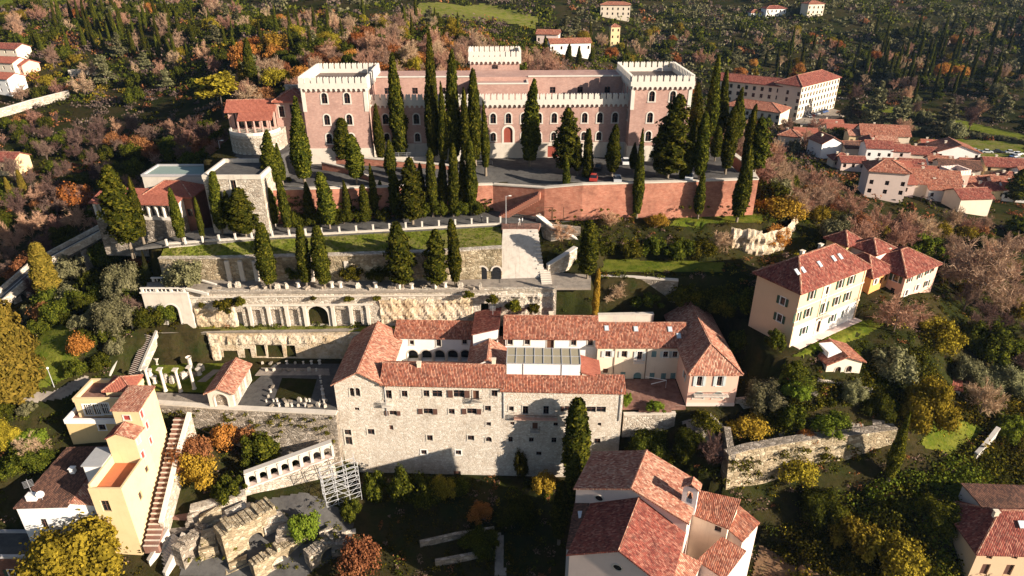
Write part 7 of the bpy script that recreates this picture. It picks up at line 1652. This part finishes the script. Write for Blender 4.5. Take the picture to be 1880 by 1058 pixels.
wood([(98,118),(125,100),(150,140),(118,130),(100,134)], 40, 'dark', (4,8), 'on the right slope beyond the pink villa', 3.6, 7)
wood([(58,205),(100,225),(150,300),(95,325),(60,300),(55,240)], 60, 'slope', (6,9), 'in the valley behind the castle', 5, 8)
wood([(165,300),(300,300),(420,360),(420,410),(180,400),(172,370)], 80, 'park', (7,12), 'in the park beyond the hospital', 7, 9)
wood([(60,380),(170,395),(420,420),(560,520),(100,520),(20,420)], 230, 'hill', (7,11), 'on the far hillside', 7.5, 10)
wood([(-125,95),(-90,92),(-84,100),(-76,112),(-80,126),(-100,124),(-118,118)], 30, 'leftslope', (3.5,6.5), 'on the left slope above the yellow house', 3.6, 11)
wood([(-72,128),(-66,136),(-76,139),(-92,137),(-104,128),(-96,118),(-80,114),(-68,118)], 34, 'leftslope', (4,8), 'below the columned gallery', 3.4, 12)
BARE_ALL.sort(key=lambda b: -b[3]/project(b[0], b[1], b[2])[2])
BCOL = {'twigdark': 'dark ', 'twigpink': 'rosy ', 'twig': 'grey-brown '}
def in_view(b): q = project(b[0], b[1], b[2]+b[3]*.5); return -20 < q[0] < 1900 and -20 < q[1] < 1080
BARE_ALL = [b for b in BARE_ALL if in_view(b)]
for x, y, z, hh, wd, m, where in BARE_ALL[:285]:
    plant('bare_tree', 'bare', x, y, z, hh, wd, m, '%sbare twiggy tree %s' % (BCOL[m], where), 'tree', '%sbare twiggy trees %s' % (BCOL[m], where))
for m in BCOL:
    rest = [b for b in BARE_ALL[285:] if b[5] == m]
    if not rest: continue
    protos = [merge(bare_crown(90+k, 9., 4.2, 7, 5, 6, .07)) for k in range(3)]; parts = []
    for i, (x, y, z, hh, wd, _m, _w) in enumerate(rest):
        v, q_, t_ = protos[i % 3]; a = i*2.4; c_, s_ = math.cos(a)*wd/9, math.sin(a)*wd/9; parts.append((np.stack([v[:, 0]*c_-v[:, 1]*s_+x, v[:, 0]*s_+v[:, 1]*c_+y, v[:, 2]*hh/9+z], 1), q_, None))
    tag(link('bare_woodland', mesh_of('bare_woodland', parts, MAT[m])), kind='stuff')
for i in range(34):
    px = 1565+i*9.5; py = 226+i*1.15+rng.uniform(-2,2); x, y, z = terr(px, py); plant('olive_tree', 'leafy', x, y, z-.1, rng.uniform(3,4), rng.uniform(4,5.4), 'olive', 'small olive tree in the row above the village', 'tree', 'olive row above the village', False)
r0 = random.Random(77)
for i in range(60):
    px, py = r0.choice([(r0.uniform(1420,1720), r0.uniform(95,160)), (r0.uniform(1600,1880), r0.uniform(60,200))]); x, y, z = terr(px, py); plant('cypress_tree', 'cypress', x, y, z-.1, r0.uniform(13,20), r0.uniform(2.4,3.4), None, 'slim cypress standing on the olive hillside at upper right', 'tree', 'cypresses on the olive hillside')
for i in range(45):
    px, py = r0.uniform(70,330), r0.uniform(15,120); x, y, z = terr(px, py); plant('cypress_tree', 'cypress', x, y, z-.1, r0.uniform(11,17), r0.uniform(2.6,3.6), None, 'dark cypress in the grove at upper left', 'tree', 'cypress grove at upper left')
for i, (px, pb, pt) in enumerate([(1000,118,66),(1043,122,80),(1062,122,86),(1085,118,92)]): by_px('cypress_tree', 'cypress', px, pb, pt, 16, None, 'dark cypress rising behind the castle roof, %s from the left there' % ords[i], group='cypresses behind the castle roof')
for i, (px, pb, pt, wp) in enumerate([(1600,225,150,50),(1645,240,190,60),(1655,225,178,46),(1730,238,182,60),(1560,222,178,40),(1835,225,170,40)]): by_px('cedar_tree', 'cedar', px, pb, pt, wp, 'olive', 'large cedar in the hospital park, %s from the left' % ords[[1,2,3,4,0,5][i]], group='cedars in the hospital park')

# ------------------------------------------------------------------ what nobody could count
def clump_mass(name, pts, per, rad, size, m, seed, flat=.8):
    """many small leaf clumps joined into one object: pts (N, 4) = x, y, z, scale"""
    g = np.random.default_rng(seed); N = len(pts); d = sphere_dirs(N*per, g); d[:, 2] = np.abs(d[:, 2])*1.1-.1; s = np.repeat(pts[:, 3], per)[:, None]
    ax = np.repeat(np.stack([g.uniform(.55, 1.45, N), g.uniform(.55, 1.45, N), g.uniform(.5, 1.3, N)*flat], 1), per, 0); lob = np.repeat(g.uniform(0, 6.28, (N, 2)), per, 0)
    k = 1+.35*np.sin(d[:, 0]*4+lob[:, 0])*np.sin(d[:, 1]*5+lob[:, 1])
    c = np.repeat(pts[:, :3], per, 0)+d*s*rad*ax*k[:, None]*g.uniform(.45, 1.12, (N*per, 1)); nn = d+g.normal(scale=.6, size=d.shape)
    v, q = cards(c, nn, g.uniform(size[0], size[1], N*per)*np.sqrt(s[:, 0]), 1.25, seed); return tag(link(name, np_mesh(name, v, q), MAT[m]), kind='stuff')
def split(pts, fr, seed):
    """sort scattered points into patches of one plant kind"""
    g = np.random.default_rng(seed); v = np.sin(pts[:, 0]/8.3+seed)+np.sin(pts[:, 1]/6.1+pts[:, 0]/14.)+np.sin(pts[:, 0]/3.1-pts[:, 1]/3.7)*.6+g.normal(scale=.55, size=len(pts))
    o = np.argsort(v); k = (np.cumsum(fr)/sum(fr)*len(pts)).astype(int); return [pts[i] for i in np.split(o, k[:-1])]
def scatter(poly, n, seed, smin, smax, avoid=True):
    g = np.random.default_rng(seed); P = np.array(poly); lo, hi = P.min(0), P.max(0); X = g.uniform(lo[0], hi[0], n*4); Y = g.uniform(lo[1], hi[1], n*4); k = inpoly(X, Y, poly)
    if avoid:
        for f in KEEP_OUT: k &= ~inpoly(X, Y, f)
    X, Y = X[k][:n], Y[k][:n]; return np.stack([X, Y, H(X, Y), g.uniform(smin, smax, len(X))], 1)
far = [(-900,520),(-300,480),(0,470),(60,430),(430,440),(900,420),(1000,900),(700,1300),(-700,1300),(-1000,900)]
far = [(-420,440),(-60,440),(60,425),(420,430),(640,700),(760,900),(-700,900),(-560,620)]
nearhill = [(-90,300),(20,320),(60,420),(-30,450),(-420,450),(-300,340),(-180,305)]
for p, m, i in zip(split(scatter(far, 5200, 5, .7, 1.5), (6,2,1.6,.4), 2), ('green','farwood','olive','rust'), range(4)): clump_mass('distant_woodland', p, 34, 4.6, (.42,.75), m, 50+i)
for p, m, i in zip(split(scatter(nearhill, 1500, 6, .5, 1.0), (6,2,1,.8), 4), ('green','farwood','gold','rust'), range(4)): clump_mass('hillside_wood', p, 60, 4.4, (.3,.5), m, 60+i)
for p, m, i in zip(split(scatter([(62,225),(100,232),(150,300),(96,335),(172,400),(440,420),(60,425),(20,330),(58,300)], 900, 9, .45, .95), (4,3,1), 6), ('green','farwood','olive'), range(3)): clump_mass('valley_wood', p, 60, 4.0, (.26,.45), m, 70+i)
clump_mass('distant_olive_grove', scatter([(80,425),(560,425),(620,600),(100,600)], 1800, 7, .4, .75), 30, 4.0, (.42,.7), 'olive', 7)
core = [(-125,70),(125,70),(125,160),(62,205),(-70,215),(-125,190)]
for p, m, i in zip(split(scatter(core, 7600, 8, .3, 1.1), (4.5,.6,.8,1.2,3.2), 3), ('green','gold','rust','twigdark','ivy'), range(5)): clump_mass('undergrowth', p, 34, 1.15, (.08,.15), m, 20+i)
rs = [(44,72),(100,70),(125,90),(110,118),(90,116),(80,96),(70,94.5),(56,92),(48,88)]
for p, m, i in zip(split(np.concatenate([scatter(rs, 1700, 12, .5, 1.6), scatter([(44,98),(56,101),(74,102.5),(92,112),(86,118),(74,110),(58,106),(46,102)], 330, 13, .4, 1.1)]), (4,.9,2,3,.8), 5), ('ivy','gold','green','ivy','bright'), range(5)): clump_mass('slope_thicket', p, 84, 1.5, (.085,.16), m, 30+i, 1.0)
for p, m, i in zip(split(scatter([(-240,140),(-60,190),(60,205),(130,140),(250,190),(430,420),(-430,420)], 4600, 15, .6, 1.6), (3,3,1.2), 7), ('farwood','green','rust'), range(3)): clump_mass('valley_scrub', p, 28, 1.7, (.18,.32), m, 40+i)

# creepers on the curved garden wall, the brick wall and the rubble walls
g5 = random.Random(5); iv = []
for (xa, ya), (xb, yb) in zip(cw_pts, cw_pts[1:]):
    for _ in range(14):
        t = g5.random(); iv.append((xa+(xb-xa)*t, ya+(yb-ya)*t-.9, g5.uniform(10.5,19), g5.uniform(.4,.9)))
for _ in range(40): px = g5.uniform(1010,1390); p = G(px, 336+(1390-px)*.02, 51.5); iv.append((p[0], p[1]-.25, g5.choice((43.4, 43.6, 44.4, 46)), g5.uniform(.25,.6)))
for _ in range(70): px = g5.uniform(300,615); p = G(px, 744+(px-268)*.055, 22); k = g5.uniform(0,5); iv.append((p[0], p[1]-.3-k*.1, 21.6-k, g5.uniform(.3,.7)))
clump_mass('wall_creeper', np.array(iv), 60, 1.1, (.08,.15), 'ivy', 91)

lw = []  # extra leaf clumps added to darken the left brick wall
for (xa, ya, za), (xb, yb, zb) in zip([(*G(*p), p[2]) for p in FWALL], [(*G(*p), p[2]) for p in FWALL][1:]):
    for _ in range(60):
        t = g5.random(); q = g5.random()**1.6; lw.append((xa+(xb-xa)*t, ya+(yb-ya)*t-.35, 43.5+q*(za-1.5-43.5), g5.uniform(.4,1.0)))
clump_mass('wall_creeper', np.array(lw), 60, 1.0, (.08,.15), 'green', 92)
tf = []
for _ in range(900):
    t = g5.random(); f = g5.random(); x = 300+620*t; a = G3(x, along(rpx, max(250,x))+2.5, 43.35); x2 = 300+622*t; b = G(x2, along([(300,512),(400,515),(560,516),(922,512)], x2), 36.6); tf.append((a[0]*(1-f)+b[0]*f, a[1]*(1-f)+(b[1]+1.0)*f, 43.35*(1-f)+(41.2+2.25*t**.9)*f, g5.uniform(.12,.4)))
clump_mass('grass_tufts', np.array(tf), 16, 1.0, (.06,.13), 'bright', 93)
rb_ = []
for _ in range(90):
    px, py = g5.uniform(350,650), g5.uniform(935,1055); x, y, z = terr(px, py); rb_.append((x, y, z+g5.choice((0, .3, 2.5)), g5.uniform(.3,.8)))
clump_mass('ruin_weeds', np.array(rb_), 50, 1.0, (.07,.13), 'ivy', 94)

fw = [G(*p) for p in FWALL]
for i in range(11):  # trees added in place of dark shadow on the left brick wall
    t = .16+i*.077; k = t*3; j = min(2, int(k)); p = lerp2(fw[j], fw[j+1], k-j)
    plant('evergreen_tree', 'leafy', p[0], p[1]-2.0, 43.7, 4.2+1.8*g5.random(), 4.0+g5.random(), 'green', 'added evergreen darkening the shaded brick wall, %s from the left' % ords[i], 'tree', 'evergreens added to darken the shaded brick wall')
# ------------------------------------------------------------------ vehicles, people, lamps and other small things
def car_parts(L=4.2, W=1.75, H1=.85, H2=1.45):
    b = MB(); prof = [(-L/2,.28),(L/2,.28),(L/2,.62),(L/2-.25,.8),(L*.22,H1),(-L*.4,H1+.03),(-L/2,.8)]
    for s in (-1, 1): pts = [(x, s*W/2, z) for x, z in prof]; b.poly(*(pts if s < 0 else pts[::-1]))
    for (x0, z0), (x1, z1) in zip(prof, prof[1:]+prof[:1]): b.poly((x1,-W/2,z1), (x0,-W/2,z0), (x0,W/2,z0), (x1,W/2,z1))
    c = MB(); p2 = [(-L*.38,H1-.02),(L*.2,H1-.02),(L*.06,H2),(-L*.28,H2)]; w2 = W/2-.12
    for s in (-1, 1): pts = [(x, s*(w2 if z < H1+.1 else w2-.12), z) for x, z in p2]; c.poly(*(pts if s < 0 else pts[::-1]))
    for (x0, z0), (x1, z1) in zip(p2, p2[1:]+p2[:1]):
        a, d = (w2 if z0 < H1+.1 else w2-.12), (w2 if z1 < H1+.1 else w2-.12); c.poly((x1,-d,z1), (x0,-a,z0), (x0,a,z0), (x1,d,z1))
    r = MB().box(-L*.27, L*.05, -w2+.13, w2-.13, H2+.003, H2+.04)
    wl = MB().tube((0,-.1,0), (0,.1,0), .31, .31, 12)
    return b.mesh('body'), c.mesh('cabin_glass'), r.mesh('roof_panel'), wl.mesh('wheel')
CB, CC, CRF, CWH = car_parts(); CC.materials.append(MAT['glass']); CWH.materials.append(MAT['darkmetal']); CB.materials.append(MAT['metal']); CRF.materials.append(MAT['metal'])
PAINT = {n: M_plain('car_paint_'+n, c, .3, .5) for n, c in (('white',(.75,.75,.75)),('silver',(.45,.46,.48)),('black',(.02,.02,.025)),('blue',(.06,.12,.3)),('red',(.4,.04,.03)))}
def car(x, y, z, rz, col, label, group):
    root = thing('parked_car', label, 'car', (x, y, z), rz, group)
    for me, nm in ((CB,'body'), (CRF,'roof_panel')):
        o = link(nm, me, None, root); o.material_slots[0].link = 'OBJECT'; o.material_slots[0].material = PAINT[col]
    link('cabin_glass', CC, None, root)
    for sx_ in (-1.3, 1.3):
        for sy_ in (-.8, .8): link('wheel', CWH, None, root, (sx_, sy_, .31))
for i, (px, py, rz, col, lb) in enumerate([(1098,310,80,'black','black car parked on the forecourt behind the pointed cypress'),(1133,332,85,'silver','silver car at the forecourt wall between two cypresses'),(1090,330,80,'red','red car at the forecourt wall half hidden by cypresses'),(1265,328,75,'white','white car near the right end of the forecourt'),(1148,300,88,'white','white car beside the right tower foot')]):
    car(*G(px, py, 51.55), 51.53, R(rz), col, lb, 'cars on the castle forecourt')
cols = ['white','silver','blue','red','black','silver','white','blue']
for i in range(8):
    x, y, z = terr(1868-i*6, 286+i*4); car(x, y, z+.26, R(20), cols[i], '%s car in the slanting car park row, %s from the top' % (cols[i], ords[i]), 'cars in the valley car park')
for i, (px, py, c_) in enumerate([(1790,280,'silver'),(1812,282,'white'),(1832,282,'black'),(1855,283,'white')]):
    x, y, z = terr(px, py); car(x, y, z+.26, R(-15), c_, '%s car beside the dry field, %s from the left' % (c_, ords[i]), 'cars in the valley car park')
for i in range(7):
    x, y, z = terr(1483+i*5, 222-i*2.2); car(x, y, 20.62, R(100), cols[(i*3) % 8], '%s car on the hospital drive, %s from the left' % (cols[(i*3) % 8], ords[i]), 'cars on the hospital drive')
def person(x, y, z, rz, top, legs, label):
    """one skinned figure, walking"""
    V = [(0,0,.95),(0,0,1.2),(0,0,1.45),(0,0,1.58),(0,.02,1.7),(.1,0,.9),(.12,.12,.5),(.12,.02,.06),(.12,.2,.03),(-.1,0,.9),(-.12,-.1,.5),(-.12,-.22,.06),(-.12,-.05,.03),(.2,0,1.42),(.26,-.08,1.14),(.24,.06,.92),(-.2,0,1.42),(-.26,.08,1.14),(-.24,.16,.92)]
    E = [(0,1),(1,2),(2,3),(3,4),(0,5),(5,6),(6,7),(7,8),(0,9),(9,10),(10,11),(11,12),(2,13),(13,14),(14,15),(2,16),(16,17),(17,18)]
    rad = [.15,.15,.16,.06,.11,.1,.07,.05,.04,.1,.07,.05,.04,.07,.05,.04,.07,.05,.04]
    me = bpy.data.meshes.new('body'); me.from_pydata(V, E, []); me.materials.append(MAT[legs] if legs in MAT else PAINT[legs]); me.materials.append(PAINT[top])
    root = thing('person', label, 'person', (x, y, z), rz); o = link('body', me, None, root)
    sk = o.modifiers.new('skin', 'SKIN')
    for i, r_ in enumerate(rad): me.skin_vertices[0].data[i].radius = (r_, r_)
    me.skin_vertices[0].data[0].use_root = True; o.modifiers.new('smooth', 'SUBSURF').levels = 1
    MB().lathe([(.165,.92),(.19,1.1),(.21,1.35),(.16,1.5),(.08,1.54)], n=10).build('jacket', PAINT[top], root)
    MB().lathe([(.1,1.68),(.125,1.74),(.11,1.8),(.04,1.84),(0,1.845)], n=10).build('hair', MAT['darkbark'], root)
person(*G(884,408,43.8), 43.78, 1.2, 'black', 'darkmetal', 'person in dark clothes walking on the lower road near the landing')
person(*G(953,414,44.2), 44.22, 2.5, 'white', 'white', 'person in white standing on the railed landing, left of a pair')
person(*G(959,413,44.2), 44.22, -.5, 'white', 'darkmetal', 'person in white top on the railed landing, right of a pair')
def lamp(px, py, z, hh, label):
    root = thing('street_lamp', label, 'lamp', (*G(px, py, z), z)); MB().tube((0,0,0), (0,0,hh), .07, .05, 8).build('pole', MAT['steel'], root); MB().bar((0,0,hh), (.9,0,hh+.1), .06).build('arm', MAT['steel'], root); MB().box(.6, 1.2, -.14, .14, hh+.06, hh+.2).build('lamp_head', MAT['whitewall'], root)
lamp(929,412,44.1,6.5,'pale lamp post at the left end of the railed landing'); lamp(409,300,51.6,5.5,'thin lamp post behind the stone block roof terrace'); lamp(518,270,52,5,'lamp post beside the road below the loggia'); 
x, y, z = terr(100,712); root = thing('street_lamp', 'slim lamp post on the dark lawn at left', 'lamp', (x, y, z)); MB().tube((0,0,0), (0,0,4.2), .07, .05, 8).build('pole', MAT['steel'], root); MB().lathe([(.05,4.2),(.22,4.3),(.2,4.55),(0,4.65)], n=8).build('lamp_head', MAT['whitewall'], root)
gt = thing('iron_gate', 'reddish iron gate with posts at the top of the landing', 'gate', (*G(985,404,44), 44)); g_ = MB()
for i in range(14): MB().bar((i*.25,0,0), (i*.25,0,2.2), .05).build('bar', MAT['wood'], gt)
for x in (0, 3.4, 3.6, 6): MB().bar((x,0,0), (x,0,3.0), .18).build('post', MAT['wood'], gt)
MB().bar((0,0,2.2), (3.4,0,2.2), .08).bar((0,0,.3), (3.4,0,.3), .08).bar((3.6,.3,2.8), (0,.3,2.8), .1).build('rail', MAT['wood'], gt)
for i, (px, py) in enumerate([(510,214),(506,223)]):
    p = G(px, py, 60); root = thing('parasol', 'white parasol on the pavilion terrace, %s one' % ('farther' if i == 0 else 'nearer'), 'parasol', (*p, 59.9)); MB().tube((0,0,-.5), (0,0,2.3), .04, .04, 6).build('pole', MAT['metal'], root); MB().lathe([(1.5,2.1),(1.4,2.16),(.7,2.45),(0,2.7)], n=10).build('canopy', MAT['whitewall'], root)
rt = thing('rotary_dryer', 'folded washing line frame in front of the cream house', 'washing line', (*G(1222,712,22.1), 22.1)); MB().tube((0,0,0), (0,0,1.8), .04, .04, 6).build('pole', MAT['steel'], rt); MB().bar((0,0,1.75), (-4.0,.6,2.2), .1).build('arm', MAT['whitewall'], rt); MB().bar((0,0,1.75), (-3.2,-1.2,1.7), .1).build('arm', MAT['whitewall'], rt)
# ------------------------------------------------------------------ air between the near terraces and the far hills
hz = MB().box(float(gx[0])-40, float(gx[-1])+40, float(gy[0])-40, float(gy[-1])+40, float(ZZ.min())-2, max(float(ZZ.max())+40, 140.0)).build('haze', None)
hm = bpy.data.materials.new('pale_haze'); hm.use_nodes = True; hn = hm.node_tree; hn.nodes.remove(hn.nodes['Principled BSDF'])
pvol = hn.nodes.new('ShaderNodeVolumePrincipled'); pvol.inputs['Density'].default_value = 0.00004; pvol.inputs['Color'].default_value = (.4, .62, 1.0, 1); pvol.inputs['Anisotropy'].default_value = 0.2
hn.links.new(pvol.outputs[0], hn.nodes['Material Output'].inputs['Volume']); hz.data.materials.append(hm); tag(hz, kind='stuff')
